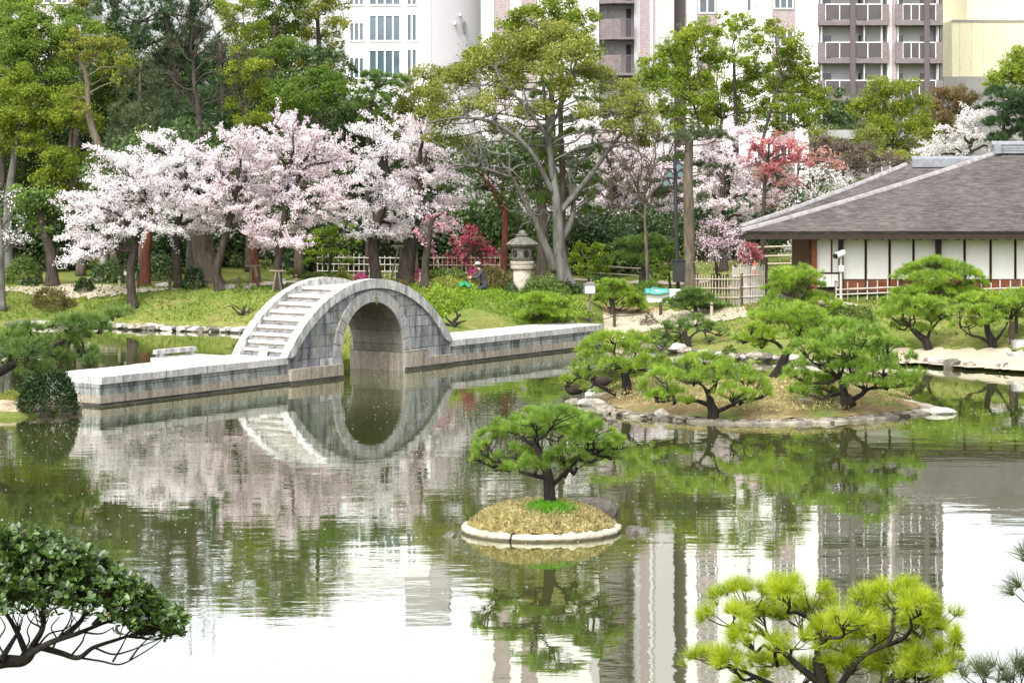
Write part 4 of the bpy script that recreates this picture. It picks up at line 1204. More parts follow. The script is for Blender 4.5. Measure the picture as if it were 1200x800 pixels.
pine('young_pine', 'soft blue green young pine between the crooked tree and the bare tree', 103, [(166, 335), (165, 200), (164, 110), (165, 72)],
     [(165, 74, 10, 9), (156, 92, 16, 10), (174, 98, 15, 10), (150, 116, 18, 10), (172, 122, 20, 10), (142, 138, 16, 9), (164, 142, 22, 11), (182, 146, 14, 9), (150, 160, 22, 10), (174, 166, 20, 10), (146, 182, 18, 9), (166, 188, 20, 9)],
     'pine_grey', 'bark_brown', 0.14, 0.05, 0.3, 0.024, 16, 1.3, 22, spread=0.65, flatpad=1.6)
pine('dark_pine', 'dark pine with fine plumes behind the bare branching tree', 112, [(262, 340), (258, 200), (262, 110), (258, 50)],
     [(268, 60, 24, 12), (246, 122, 28, 12), (270, 96, 28, 13), (286, 120, 24, 12), (224, 132, 28, 12), (262, 148, 30, 12), (290, 80, 20, 12), (208, 140, 20, 10), (238, 156, 26, 10), (285, 150, 20, 10)],
     'pine_dark', 'bark_dark', 0.26, 0.1, 0.32, 0.028, 15, 1.1, 23, spread=0.6, flatpad=1.4)
def bare_tree(name, label, Y, trunk, ends, seed, r0, bark, leaf=None, n=7, fine=1.0, cat='tree'):
    r = np.random.default_rng(seed)
    mb = MB(); Q = trunk_px(mb, trunk, Y, r0, r0 * 0.45, 8)
    root = thing(name, label, cat, Q[0] + np.array([0, 0, 0.12]))
    tips = []
    for (px, py) in ends:
        e = at(px, py, Y + r.uniform(-1.6, 1.6))
        i = nearest(Q, e, 0.4)
        i = max(int(len(Q) * 0.4), i - int(len(Q) * 0.15))
        P = limb(mb, Q[i], e, r0 * 0.3, 0.018, r, 0.06, 0.16, 5)
        for k in range(n):
            j = r.integers(len(P) // 4, len(P))
            dirv = unit(P[min(j + 1, len(P) - 1)] - P[j - 1] + 0.9 * np.linalg.norm(P[1] - P[0]) * r.normal(size=3) + np.array([0, 0, 0.15]))
            b = P[j] + dirv * r.uniform(0.5, 1.2) * fine
            P2 = limb(mb, P[j], b, 0.022, 0.008, r, 0.0, 0.14, 4, 3)
            for q in range(3):
                jj = r.integers(2, len(P2))
                P3 = limb(mb, P2[jj], P2[jj] + unit(dirv + 0.7 * r.normal(size=3)) * r.uniform(0.25, 0.6) * fine, 0.012, 0.005, r, 0.0, 0.1, 3, 2)
                tips.append(P3)
    mb.build('trunk', M[bark], root, True)
    if leaf:
        T = np.concatenate(tips); T = T[r.uniform(size=len(T)) < 0.75]
        V, F = leaf_quads(T + r.normal(size=T.shape) * 0.06, 0.09, 0.6, 0.3, r)
        part('crown', V, F, M[leaf], root)
    return root
bare_tree('bare_tree', 'leafless grey tree with fine spreading branches in front of the dark pines', 101, [(236, 330), (234, 150), (228, 100), (226, 60)],
          [(190, 50), (205, 20), (226, 2), (250, 5), (272, 30), (290, 70), (196, 100), (180, 84), (268, 110), (282, 60), (240, 40), (212, 120)], 31, 0.16, 'bark_dark', None, 9)
leafy('camphor_tree', 'tall yellow green camphor at the top beside the white ribbon windowed building', 116, [(376, 335), (376, 120), (374, 60), (372, 20)],
      [(372, -14, 24, 14), (388, 8, 22, 14), (362, 14, 20, 14), (396, 32, 17, 14), (372, 42, 20, 12), (392, 54, 14, 9), (386, 74, 14, 8), (360, 74, 12, 8)], 'leaf_yellow', 'bark_dark', 0.22, 0.1, 0.17, 0.75, 15, puff=0.36)
leafy('camphor_tree', 'green camphor with tall rounded clumps, between the bare tree and the yellow camphor', 114, [(326, 335), (324, 150), (320, 90), (322, 30)],
      [(322, -14, 30, 14), (300, 4, 22, 14), (340, 10, 20, 14), (320, 28, 26, 14), (302, 40, 18, 14), (346, 36, 16, 12), (330, 56, 20, 12), (306, 72, 18, 12)], 'leaf_green', 'bark_dark', 0.24, 0.1, 0.17, 0.85, 16, puff=0.4)
leafy('rounded_tree', 'rounded mid green tree just above the tallest pink cherry', 106, [(350, 335), (352, 200), (350, 140), (348, 115)],
      [(346, 98, 26, 12), (328, 110, 20, 13), (366, 92, 16, 10), (348, 116, 28, 12), (384, 92, 20, 15), (396, 106, 18, 14), (380, 116, 20, 12)], 'leaf_green', 'bark_brown', 0.2, 0.1, 0.15, 1.2, 17, puff=0.42)
leafy('dark_evergreen', 'dark evergreen tree standing between the tallest cherries', 110, [(412, 335), (412, 220), (410, 160)],
      [(404, 136, 18, 14), (412, 158, 18, 16), (398, 170, 16, 14), (418, 182, 16, 14), (424, 150, 12, 12), (408, 204, 18, 14)], 'leaf_darkmid', 'bark_dark', 0.2, 0.1, 0.15, 1.1, 18, puff=0.42)
pine('cloud_pine', 'flat layered pine in front of the ribbon windowed building', 107, [(432, 335), (430, 200), (434, 130), (441, 100), (446, 92)],
     [(434, 88, 16, 4), (456, 92, 18, 4.5), (430, 97, 12, 4), (462, 101, 16, 4), (434, 108, 14, 5), (428, 122, 13, 6), (446, 116, 12, 5), (436, 136, 12, 6)], 'pine_mid', 'bark_dark', 0.14, 0.07, 0.22, 0.022, 14, 1.3, 24, spread=0.6)
leafy('pine_like_tree', 'gnarled dark green tree over the clipped dome at the edge', 99, [(61, 336), (60, 300), (52, 272), (46, 245)],
      [(36, 228, 26, 11), (58, 236, 20, 12), (24, 246, 22, 10), (46, 250, 24, 12), (66, 252, 16, 9), (38, 264, 22, 8), (58, 270, 16, 7)], 'pine_mid', 'bark_dark', 0.3, 0.13, 0.12, 1.4, 19, puff=0.4)
bare_tree('bare_cherry', 'thin grey cherry with bare lower branches and a few blossoms at the picture edge', 95, [(3, 334), (2, 300), (0, 260), (-4, 230)],
          [(20, 280), (28, 268), (24, 286), (14, 246), (-20, 270), (8, 230), (30, 292), (-16, 240)], 32, 0.13, 'bark_grey', 'blossom', 4, 0.7, 'cherry tree')

# the cherries on the left bank
cherry('cherry_tree', 'white cherry leaning low over the grassy bank, the furthest out towards the dome shrubs', 95, [(156, 340), (153, 318), (158, 290), (165, 265), (172, 240)],
       [(120, 222, 26, 20), (150, 205, 30, 22), (180, 196, 26, 22), (110, 252, 26, 13), (140, 244, 32, 18), (180, 232, 32, 20), (96, 276, 17, 9), (116, 288, 14, 6), (152, 268, 26, 11), (184, 262, 24, 12), (140, 184, 22, 13), (96, 238, 16, 9), (94, 300, 9, 4)], 'blossom', 41, 0.2, 0.12, 70, group=None)
cherry('cherry_tree', 'white cherry with twin grey props behind the red pine trunk', 97, [(210, 340), (207, 310), (207, 270), (214, 240), (218, 215)],
       [(196, 180, 24, 16), (222, 172, 26, 14), (210, 208, 28, 20), (240, 204, 26, 22), (206, 240, 28, 18), (236, 240, 26, 18), (214, 266, 26, 10), (246, 262, 22, 12), (186, 162, 14, 8)], 'blossom', 42, 0.2, 0.12, 66)
cherry('cherry_tree', 'pale pink cherry with a leaning black trunk, near the thick red stump', 96, [(258, 338), (254, 318), (262, 285), (270, 255), (276, 225)],
       [(250, 186, 26, 18), (280, 176, 26, 20), (262, 216, 28, 18), (294, 214, 24, 22), (256, 246, 24, 14), (286, 248, 26, 16), (274, 160, 20, 10), (304, 182, 18, 18), (300, 268, 18, 10)], 'blossom_pink', 43, 0.22, 0.12, 66)
cherry('cherry_tree', 'pale pink cherry in full bloom right behind the bridge steps', 96, [(326, 338), (326, 310), (330, 280), (334, 250), (338, 220)],
       [(322, 170, 24, 18), (352, 168, 26, 22), (334, 202, 28, 20), (370, 198, 26, 20), (316, 232, 24, 16), (350, 230, 30, 16), (388, 220, 20, 14), (326, 262, 24, 14), (358, 258, 28, 12), (392, 240, 18, 11), (312, 284, 14, 10), (346, 284, 14, 9), (344, 146, 22, 10), (380, 160, 20, 14), (396, 186, 14, 14)], 'blossom_pink', 44, 0.2, 0.12, 70)
# second group of cherries
cherry('cherry_tree', 'white cherry with an upright grey brown trunk behind the bridge crest', 99, [(442, 328), (438, 300), (438, 275), (448, 245), (452, 220)],
       [(430, 190, 20, 16), (452, 168, 24, 16), (444, 214, 28, 18), (432, 246, 26, 14), (462, 236, 26, 16), (424, 272, 18, 7), (450, 268, 28, 11), (474, 264, 18, 11), (440, 150, 18, 10)], 'blossom', 45, 0.28, 0.15, 64)
cherry('cherry_tree', 'pale pink cherry with a thick mossy leaning trunk, beside the bridge crest', 100, [(474, 332), (478, 308), (482, 285), (488, 250), (494, 220)],
       [(478, 176, 24, 18), (504, 168, 24, 18), (482, 206, 28, 18), (512, 204, 24, 18), (486, 238, 26, 16), (516, 236, 22, 14), (508, 264, 22, 9), (484, 268, 22, 9), (492, 146, 24, 10)], 'blossom_pink', 46, 0.42, 0.2, 62)
cherry('cherry_tree', 'slim dark trunked cherry with rosy hanging sprays, nearest the crimson tree', 97, [(498, 338), (499, 305), (503, 280), (506, 255)],
       [(500, 258, 14, 10), (514, 264, 14, 14), (492, 272, 10, 10), (510, 284, 8, 12), (520, 250, 12, 10)], 'blossom_rose', 47, 0.22, 0.1, 9, droop=0.5)
cherry('cherry_tree', 'white cherry mass filling the gap behind the spreading grey tree', 114, [(590, 335), (588, 290), (585, 240), (590, 200)],
       [(556, 196, 26, 20), (588, 180, 28, 20), (614, 204, 22, 20), (566, 230, 28, 16), (600, 236, 26, 16), (546, 166, 24, 18), (574, 150, 26, 18), (604, 150, 22, 16), (536, 212, 16, 16), (590, 120, 26, 16), (620, 250, 20, 10), (540, 130, 20, 14)], 'blossom', 48, 0.24, 0.14, 58)
cherry('cherry_tree', 'pale cherry behind the layered pine and the bare russet tree', 115, [(716, 335), (716, 290), (716, 240), (716, 200)],
       [(690, 196, 24, 22), (716, 180, 26, 18), (742, 200, 24, 22), (700, 230, 24, 16), (730, 236, 26, 16), (760, 190, 22, 18), (764, 226, 22, 18), (690, 150, 22, 16), (722, 150, 24, 12), (708, 252, 22, 8), (784, 200, 18, 16), (790, 240, 18, 14), (680, 250, 16, 9)], 'blossom_pink', 49, 0.24, 0.14, 56)
cherry('cherry_tree', 'pink cherry between the tall stripped trunk and the red maple', 108, [(848, 335), (848, 290), (846, 245), (848, 210)],
       [(826, 184, 20, 16), (850, 172, 24, 18), (876, 190, 22, 20), (836, 210, 24, 18), (866, 220, 24, 18), (840, 240, 24, 14), (870, 250, 22, 12), (890, 230, 16, 14), (830, 160, 16, 10), (818, 226, 14, 14), (866, 152, 18, 10)], 'blossom_pink', 50, 0.22, 0.12, 62)
cherry('weeping_cherry', 'small weeping cherry with rosy hanging strands behind the bamboo gate', 98, [(839, 350), (840, 320), (838, 296), (836, 278)],
       [(830, 262, 11, 9), (846, 258, 14, 10), (858, 270, 12, 10), (836, 284, 14, 10), (824, 282, 9, 10), (852, 290, 12, 9), (866, 286, 8, 9)], 'blossom_pale', 51, 0.09, 0.05, 44, 0.06, 40, 0.9, 0.95, low=0.6)
cherry('weeping_cherry', 'cream white weeping cherry in front of the roof corner beside the red maple', 108, [(948, 335), (948, 290), (950, 240), (952, 210)],
       [(930, 212, 16, 12), (954, 200, 20, 10), (976, 208, 18, 12), (942, 228, 18, 12), (966, 228, 18, 12), (925, 236, 14, 14), (990, 214, 12, 10), (915, 258, 12, 14), (930, 290, 9, 18), (938, 268, 10, 16)], 'blossom_white', 52, 0.14, 0.08, 60, 0.075, 24, 1.1, 0.6)
cherry('cherry_tree', 'bright white cherry above the grey ridge of the tea house', 118, [(1130, 335), (1130, 240), (1134, 190), (1140, 160)],
       [(1122, 156, 22, 12), (1146, 144, 20, 12), (1162, 160, 18, 12), (1104, 172, 18, 8), (1132, 172, 24, 9), (1152, 132, 12, 8), (1170, 176, 16, 8), (1094, 180, 12, 5)], 'blossom_white', 53, 0.2, 0.1, 70)
cherry('crimson_peach', 'small crimson weeping peach behind the bamboo lattice fence', 100, [(562, 335), (560, 310), (555, 290), (552, 272)],
       [(552, 268, 9, 6), (540, 280, 13, 8), (562, 280, 14, 8), (534, 294, 11, 8), (552, 292, 14, 8), (572, 292, 10, 8), (544, 306, 12, 5), (566, 304, 12, 5), (580, 296, 7, 6)], 'blossom_crimson', 54, 0.07, 0.04, 40, 0.06, 30, 0.7, 0.5, cat='peach tree', low=0.55)
cherry('red_maple', 'coral red maple between the pink cherry and the weeping white cherry', 106, [(894, 335), (894, 270), (896, 220), (898, 190)],
       [(884, 170, 12, 8), (902, 164, 16, 8), (920, 172, 14, 9), (896, 180, 14, 8), (916, 186, 14, 8), (880, 188, 8, 8), (934, 184, 10, 8), (904, 196, 10, 6)], 'maple_red', 55, 0.12, 0.07, 60, 0.08, 26, 1.0, cat='maple')
cherry('russet_maple', 'pale coral leafed maple peeping out beside the red maple', 109, [(930, 335), (932, 270), (934, 220), (936, 190)],
       [(938, 174, 16, 9), (948, 190, 16, 11), (930, 206, 14, 11), (962, 184, 14, 9), (906, 214, 14, 12), (914, 236, 14, 10), (892, 204, 10, 12), (976, 192, 10, 8)], 'maple_coral', 56, 0.1, 0.06, 60, 0.08, 28, 0.9, cat='maple')
cherry('red_shrub', 'low scarlet shrub beside the roadwork cone', 101, [(880, 330), (880, 318), (879, 305), (878, 298)], [(876, 292, 8, 6), (886, 300, 7, 6), (872, 302, 6, 5)], 'maple_red', 57, 0.05, 0.03, 200, 0.08, 26, 0.4, cat='shrub', low=0.5)

# centre: big spreading grey tree and its neighbours
G = leafy('spreading_tree', 'big spreading grey barked tree with twin trunks and thin olive new leaves', 98, [(664, 338), (658, 310), (655, 280), (652, 235), (646, 190), (640, 130), (632, 60)],
      [(640, 42, 34, 14), (606, 56, 30, 14), (676, 60, 28, 14), (572, 76, 30, 14), (640, 76, 34, 14), (700, 86, 26, 14), (540, 96, 28, 14), (594, 102, 30, 14), (668, 104, 28, 12), (726, 110, 22, 12), (510, 110, 18, 10), (560, 122, 30, 12), (620, 128, 26, 10), (748, 126, 20, 14), (520, 140, 24, 10), (730, 148, 24, 12), (760, 146, 14, 14), (700, 130, 22, 12), (545, 168, 20, 9), (500, 128, 14, 8), (590, 150, 22, 8), (752, 166, 18, 9), (508, 162, 14, 6)],
      'leaf_olive', 'bark_grey', 0.4, 0.05, 0.105, 0.55, 61, puff=0.6, twigs=12, low=0.28, sides=10, fill=0.85)
r_ = np.random.default_rng(5); mb = MB()
for pts, ra, rb in (([(652, 318, 0), (640, 290, -.2), (628, 262, -.4), (612, 232, -.8), (598, 205, -1.2), (580, 180, -1.5)], 0.2, 0.035), ([(656, 285, 0), (668, 262, .3), (672, 240, .5), (668, 205, .6), (690, 180, 1)], 0.18, 0.035),
                    ([(655, 250, 0), (690, 208, .4), (712, 178, .6), (738, 144, .8), (750, 128, .8)], 0.14, 0.035), ([(650, 230, 0), (620, 175, -.6), (580, 145, -1), (540, 138, -1.3), (500, 144, -1.5)], 0.12, 0.03), ([(648, 215, 0), (640, 160, -.5), (610, 120, -1), (585, 90, -1)], 0.12, 0.03),
                    ([(600, 208, -1.2), (560, 196, -1.4), (530, 198, -1.6)], 0.07, 0.03), ([(640, 160, -.5), (664, 110, .4), (676, 70, .6)], 0.09, 0.03)):
    P = spline(path_px(pts, 98), 6); mb.tube(P, np.linspace(ra, rb, len(P)), 9)
    for k in range(10):
        j = r_.integers(len(P) // 3, len(P)); L = r_.uniform(0.8, 1.8)
        e = P[j] + unit(r_.normal(size=3) + np.array([0, 0, 0.5])) * L
        Q2 = limb(mb, P[j], e, 0.05, 0.015, r_, 0.05, 0.18, 5)
        for q in range(3):
            jj = r_.integers(3, len(Q2)); limb(mb, Q2[jj], Q2[jj] + unit(r_.normal(size=3) + np.array([0, 0, 0.3])) * r_.uniform(0.4, 0.9), 0.018, 0.006, r_, 0, 0.15, 4, 2)
mb.build('branches', M['bark_grey'], G, True)
pine('layered_pine', 'tall pine clipped into flat dark layers behind the spreading grey tree', 101, [(655, 336), (657, 280), (660, 220), (657, 150), (658, 90), (660, 72)],
     [(652, 84, 14, 5), (674, 86, 15, 6), (638, 98, 16, 5), (676, 100, 14, 5), (634, 112, 12, 5), (688, 116, 14, 5), (642, 128, 18, 5), (676, 140, 16, 5), (640, 152, 14, 5), (680, 156, 18, 6), (636, 170, 14, 5), (690, 176, 14, 5), (634, 206, 20, 6), (680, 196, 14, 5), (638, 234, 20, 6), (688, 230, 18, 7), (690, 212, 18, 7), (694, 246, 14, 4), (640, 184, 16, 5)],
     'pine_mid', 'bark_brown', 0.2, 0.08, 0.2, 0.02, 16, 1.5, 25, spread=0.6)
leafy('camphor_tree', 'bright green camphor whose crown rises behind the spreading grey tree', 126, [(648, 335), (648, 200), (646, 100), (644, 40)],
      [(652, 10, 26, 14), (622, 20, 24, 14), (680, 24, 20, 14), (598, 36, 22, 13), (650, 36, 30, 14), (672, 48, 22, 14), (578, 52, 20, 12), (628, 56, 28, 14), (556, 66, 20, 12), (690, 62, 16, 14), (600, 78, 26, 14), (540, 84, 16, 10), (692, 84, 16, 10)], 'leaf_camphor', 'bark_dark', 0.26, 0.12, 0.19, 0.85, 62, puff=0.42)
bare_tree('russet_tree', 'bare russet tree with a fan of fine upright branches by the white tub', 96.5, [(760, 345), (758, 300), (756, 262), (756, 230)],
          [(700, 200), (716, 172), (735, 165), (752, 160), (770, 165), (786, 176), (724, 210), (742, 190), (778, 210), (710, 232), (764, 196), (790, 222)], 33, 0.1, 'bark_brown', None, 9, 1.0)
P2 = pine('stripped_pine', 'tall thick pale trunk with stubby limbs and sparse needles beside the lamp mast', 97, [(809, 350), (808, 300), (807, 240), (806, 205), (807, 180), (808, 164)],
     [(783, 223, 12, 4), (772, 229, 8, 3.5), (822, 193, 10, 4), (836, 196, 9, 3.5), (824, 232, 10, 3.5), (796, 160, 14, 5), (814, 155, 18, 6), (834, 158, 16, 5), (784, 164, 10, 4), (846, 162, 10, 4)],
     'pine_grey', 'bark_tan', 0.27, 0.18, 0.16, 0.016, 14, 1.6, 26, spread=0.7, tw=0.45, low=0.5)
leafy('camphor_tree', 'bright yellow green camphor in front of the mauve balconies and the lamp mast', 128, [(836, 335), (834, 240), (826, 170), (812, 120)],
      [(814, 32, 16, 12), (832, 44, 14, 14), (800, 48, 20, 13), (784, 62, 20, 13), (816, 64, 22, 13), (832, 76, 14, 12), (764, 78, 18, 12), (792, 82, 22, 13), (820, 94, 18, 12), (756, 98, 18, 12), (782, 104, 22, 12), (806, 114, 22, 10), (830, 118, 16, 12), (800, 140, 22, 14), (830, 146, 20, 10), (776, 128, 16, 10)], 'leaf_fresh', 'bark_dark', 0.17, 0.07, 0.185, 0.8, 63, puff=0.4)
leafy('camphor_tree', 'slim bright green camphor with separated upright clumps before the white tower wall', 129, [(866, 335), (864, 200), (862, 130), (860, 70)],
      [(854, 24, 14, 9), (872, 26, 16, 12), (880, 44, 15, 14), (862, 40, 13, 9), (876, 66, 16, 12), (854, 66, 9, 8), (890, 82, 14, 12), (872, 92, 18, 12), (856, 104, 14, 12), (886, 104, 16, 10), (862, 122, 14, 8)], 'leaf_fresh', 'bark_dark', 0.2, 0.08, 0.185, 0.75, 64, puff=0.4)
leafy('camphor_tree', 'leaning yellow green camphor reaching across to the balcony stack', 125, [(884, 335), (888, 200), (900, 140), (916, 90)],
      [(906, 34, 14, 12), (924, 46, 16, 14), (936, 64, 18, 12), (916, 70, 18, 12), (946, 80, 14, 10), (930, 88, 20, 12), (908, 96, 16, 12), (952, 98, 14, 10), (938, 110, 20, 12), (962, 116, 14, 12), (920, 122, 16, 10), (950, 132, 16, 12), (898, 54, 9, 8)], 'leaf_camphor', 'bark_dark', 0.15, 0.06, 0.18, 0.75, 65, puff=0.4, low=0.45)
# right background
leafy('dark_evergreen', 'dark green tree under the balcony stack behind the coral maple', 132, [(982, 335), (982, 220), (982, 160)],
      [(980, 120, 18, 14), (968, 140, 16, 14), (992, 138, 16, 14), (976, 160, 18, 12), (1000, 156, 14, 12), (964, 176, 14, 10)], 'leaf_darkmid', 'bark_dark', 0.2, 0.1, 0.18, 1.0, 66, puff=0.42)
leafy('olive_tree', 'wide olive tree filling the space below the apartment balconies', 127, [(1050, 335), (1050, 230), (1048, 170)],
      [(1030, 106, 20, 12), (1056, 104, 24, 12), (1016, 124, 20, 14), (1042, 128, 24, 14), (1070, 124, 20, 14), (1026, 148, 22, 14), (1056, 150, 24, 14), (1082, 144, 16, 14), (1012, 164, 16, 12), (1040, 172, 22, 10), (1068, 172, 20, 10)], 'leaf_camphor', 'bark_brown', 0.22, 0.1, 0.16, 0.65, 67, puff=0.45, twigs=9)
leafy('russet_leafed_tree', 'rust brown budding tree beside the cream warehouse', 133, [(1106, 335), (1106, 230), (1108, 160)],
      [(1100, 112, 18, 11), (1122, 112, 18, 11), (1092, 130, 18, 12), (1114, 134, 20, 12), (1136, 120, 14, 12), (1108, 150, 18, 12), (1086, 156, 14, 12), (1080, 176, 18, 8)], 'leaf_rust', 'bark_brown', 0.2, 0.08, 0.15, 0.6, 68, puff=0.45, twigs=9)
leafy('camphor_tree', 'bright green camphor at the edge of the picture above the tea house ridge', 130, [(1204, 335), (1204, 220), (1200, 150)],
      [(1192, 66, 16, 10), (1184, 84, 16, 12), (1206, 76, 16, 16), (1170, 92, 14, 10), (1194, 100, 20, 12), (1160, 98, 10, 8), (1212, 96, 16, 14), (1176, 108, 16, 8)], 'leaf_fresh', 'bark_dark', 0.2, 0.1, 0.18, 1.0, 69, puff=0.42)
pine('cloud_pine', 'dark cloud pruned pine rising behind the tea house ridge', 116, [(1177, 335), (1178, 220), (1176, 160), (1178, 118)],
     [(1172, 108, 16, 5), (1190, 112, 18, 5), (1164, 124, 13, 4), (1192, 126, 18, 5), (1170, 143, 18, 5), (1198, 144, 12, 5), (1184, 132, 14, 4), (1168, 163, 14, 5), (1190, 158, 18, 6), (1206, 122, 12, 6)], 'pine_dark', 'bark_dark', 0.14, 0.07, 0.22, 0.024, 18, 1.8, 27, spread=0.6)
leafy('scrub_tree', 'tangled grey brown scrub tree below the dark evergreen behind the weeping cherry', 118, [(990, 335), (990, 260), (988, 200)],
      [(960, 170, 18, 10), (984, 178, 20, 12), (1008, 178, 18, 10), (970, 192, 20, 10), (1000, 194, 20, 10), (1030, 186, 18, 9), (1052, 190, 16, 8)], 'twig_brown', 'bark_brown', 0.12, 0.06, 0.14, 0.5, 70, puff=0.5, twigs=10)

leafy('olive_tree', 'feathery olive tree just left of the spreading tree below the ribbon windows', 108, [(486, 335), (486, 220), (488, 150)],
      [(478, 96, 14, 9), (498, 88, 18, 12), (518, 92, 16, 12), (484, 112, 18, 12), (506, 112, 20, 13), (470, 130, 16, 12), (494, 134, 20, 12), (520, 128, 16, 12), (466, 150, 16, 10)], 'leaf_olive', 'bark_brown', 0.16, 0.07, 0.11, 0.5, 74, puff=0.5, twigs=10, fill=0.8)
leafy('olive_tree', 'olive brown tree filling the gap between the bare tree and the green camphor', 109, [(292, 335), (292, 220), (290, 140)],
      [(276, 34, 16, 14), (262, 12, 16, 14), (300, 38, 14, 12), (284, 6, 14, 12), (282, 60, 16, 14), (300, 84, 20, 14), (284, 100, 18, 14), (304, 112, 18, 14), (276, 128, 18, 12), (296, 140, 20, 12), (316, 130, 16, 12), (270, 84, 14, 12)], 'leaf_camphor', 'bark_brown', 0.18, 0.08, 0.14, 0.7, 75, puff=0.45, twigs=8)
leafy('rounded_tree', 'soft olive tree crown between the flat cloud pine and the upright white cherry', 110, [(454, 335), (454, 220), (454, 150)],
      [(440, 128, 16, 12), (458, 118, 16, 12), (428, 144, 14, 12), (452, 142, 18, 12), (472, 130, 14, 12), (440, 160, 16, 10), (466, 154, 16, 10), (418, 122, 10, 10)], 'leaf_woods', 'bark_dark', 0.16, 0.07, 0.15, 0.9, 82, puff=0.42)
leafy('broadleaf_tree', 'dense mid green tree between the broad maple and the blue green pine', 116, [(132, 335), (134, 200), (136, 110)],
      [(124, 40, 20, 14), (146, 50, 20, 14), (136, 72, 24, 14), (158, 80, 18, 14), (126, 96, 22, 14), (150, 104, 22, 14), (134, 124, 24, 14), (110, 110, 16, 14)], 'leaf_woods', 'bark_dark', 0.2, 0.09, 0.16, 0.9, 76, puff=0.42)
leafy('broadleaf_tree', 'bright green spray of new leaves at the top corner above the broad maple', 118, [(4, 335), (4, 150), (6, 60)],
      [(10, 8, 26, 12), (-8, 24, 22, 14), (24, -4, 26, 10), (44, 6, 22, 9), (8, 40, 22, 10), (-6, 60, 18, 14)], 'leaf_fresh', 'bark_dark', 0.2, 0.09, 0.16, 0.9, 77, puff=0.42)
leafy('yellow_tree', 'yellow budding tree top peeping between the tall pine plumes', 122, [(98, 335), (98, 150), (96, 40)],
      [(90, 6, 14, 8), (104, -2, 14, 9), (98, 16, 14, 7), (112, 10, 10, 8)], 'leaf_yellow', 'bark_dark', 0.16, 0.07, 0.15, 0.8, 78, puff=0.42)
leafy('camphor_tree', 'olive green camphor low behind the tallest pink cherry and the dark evergreen', 111, [(376, 335), (376, 220), (378, 150)],
      [(366, 68, 20, 12), (392, 70, 18, 12), (408, 84, 10, 12), (372, 136, 22, 12), (348, 138, 18, 10), (396, 128, 18, 12), (404, 150, 14, 12), (330, 92, 16, 12)], 'leaf_darkmid', 'bark_dark', 0.18, 0.08, 0.15, 0.9, 79, puff=0.42)
leafy('camphor_tree', 'full yellow green camphor behind the two slim ones and the pale trunk', 134, [(842, 335), (842, 220), (846, 140)],
      [(790, 70, 20, 14), (812, 46, 16, 12), (846, 66, 16, 14), (770, 92, 18, 14), (800, 100, 22, 14), (836, 100, 20, 14), (868, 110, 20, 14), (820, 128, 22, 12), (850, 134, 22, 12), (900, 80, 16, 14), (914, 104, 20, 14), (936, 98, 18, 14), (890, 128, 20, 12), (926, 130, 20, 12), (952, 118, 16, 14), (876, 148, 20, 10), (910, 150, 20, 10), (944, 146, 18, 12), (836, 152, 16, 9)], 'leaf_camphor', 'bark_dark', 0.26, 0.1, 0.175, 0.55, 80, puff=0.45, twigs=8, low=0.5)
leafy('scrub_tree', 'low olive and russet thicket along the wall under the apartment balconies', 124, [(1024, 335), (1024, 240), (1022, 190)],
      [(960, 156, 14, 10), (980, 172, 18, 10), (1004, 176, 18, 10), (1030, 184, 20, 9), (1056, 186, 18, 9), (1078, 184, 16, 9), (1100, 178, 12, 9), (1020, 160, 18, 10), (1090, 160, 16, 10)], 'leaf_olive', 'bark_brown', 0.14, 0.06, 0.13, 0.6, 81, puff=0.5, twigs=9, fill=0.8)
# lime maple and others at the middle of the garden
leafy('lime_maple', 'small lime green maple with wispy new leaves behind the bridge steps', 100, [(388, 335), (386, 318), (388, 300), (390, 280)],
      [(378, 272, 16, 5), (400, 266, 16, 5), (366, 284, 14, 5), (390, 284, 18, 5), (410, 280, 12, 5), (372, 296, 16, 5), (398, 296, 18, 5), (366, 306, 12, 4), (408, 306, 10, 4), (384, 306, 12, 4)], 'azalea_lime', 'bark_dark', 0.08, 0.05, 0.1, 0.55, 71, cat='maple', puff=0.42, low=0.5)
pine('spreading_pine', 'low spreading pine with a broad flat top behind the white tub', 100, [(754, 338), (753, 322), (757, 308), (750, 298)],
     [(735, 286, 16, 6), (757, 280, 20, 6), (778, 288, 14, 6), (742, 296, 16, 5), (770, 300, 18, 5), (726, 300, 12, 4), (750, 304, 16, 5)], 'pine_mid', 'bark_dark', 0.2, 0.1, 0.15, 0.016, 14, 1.8, 28, spread=0.6)
leafy('yellow_shrub', 'yellow green leafy shrub between the grey tree and the spreading pine', 101, [(690, 332), (690, 318), (689, 306)],
      [(680, 292, 14, 7), (700, 292, 14, 7), (674, 304, 12, 7), (692, 306, 16, 7), (708, 304, 10, 7), (684, 316, 14, 6), (702, 316, 12, 6)], 'azalea_lime', 'bark_brown', 0.06, 0.04, 0.11, 0.7, 72, cat='shrub', puff=0.45)
leafy('small_tree', 'thin young broadleaf tree between the spreading pine and the black box', 99, [(786, 338), (784, 318), (783, 300), (784, 290)],
      [(782, 296, 14, 8), (770, 312, 10, 8), (794, 310, 9, 9), (780, 324, 14, 6)], 'leaf_green', 'bark_dark', 0.05, 0.03, 0.12, 0.6, 73, puff=0.45)

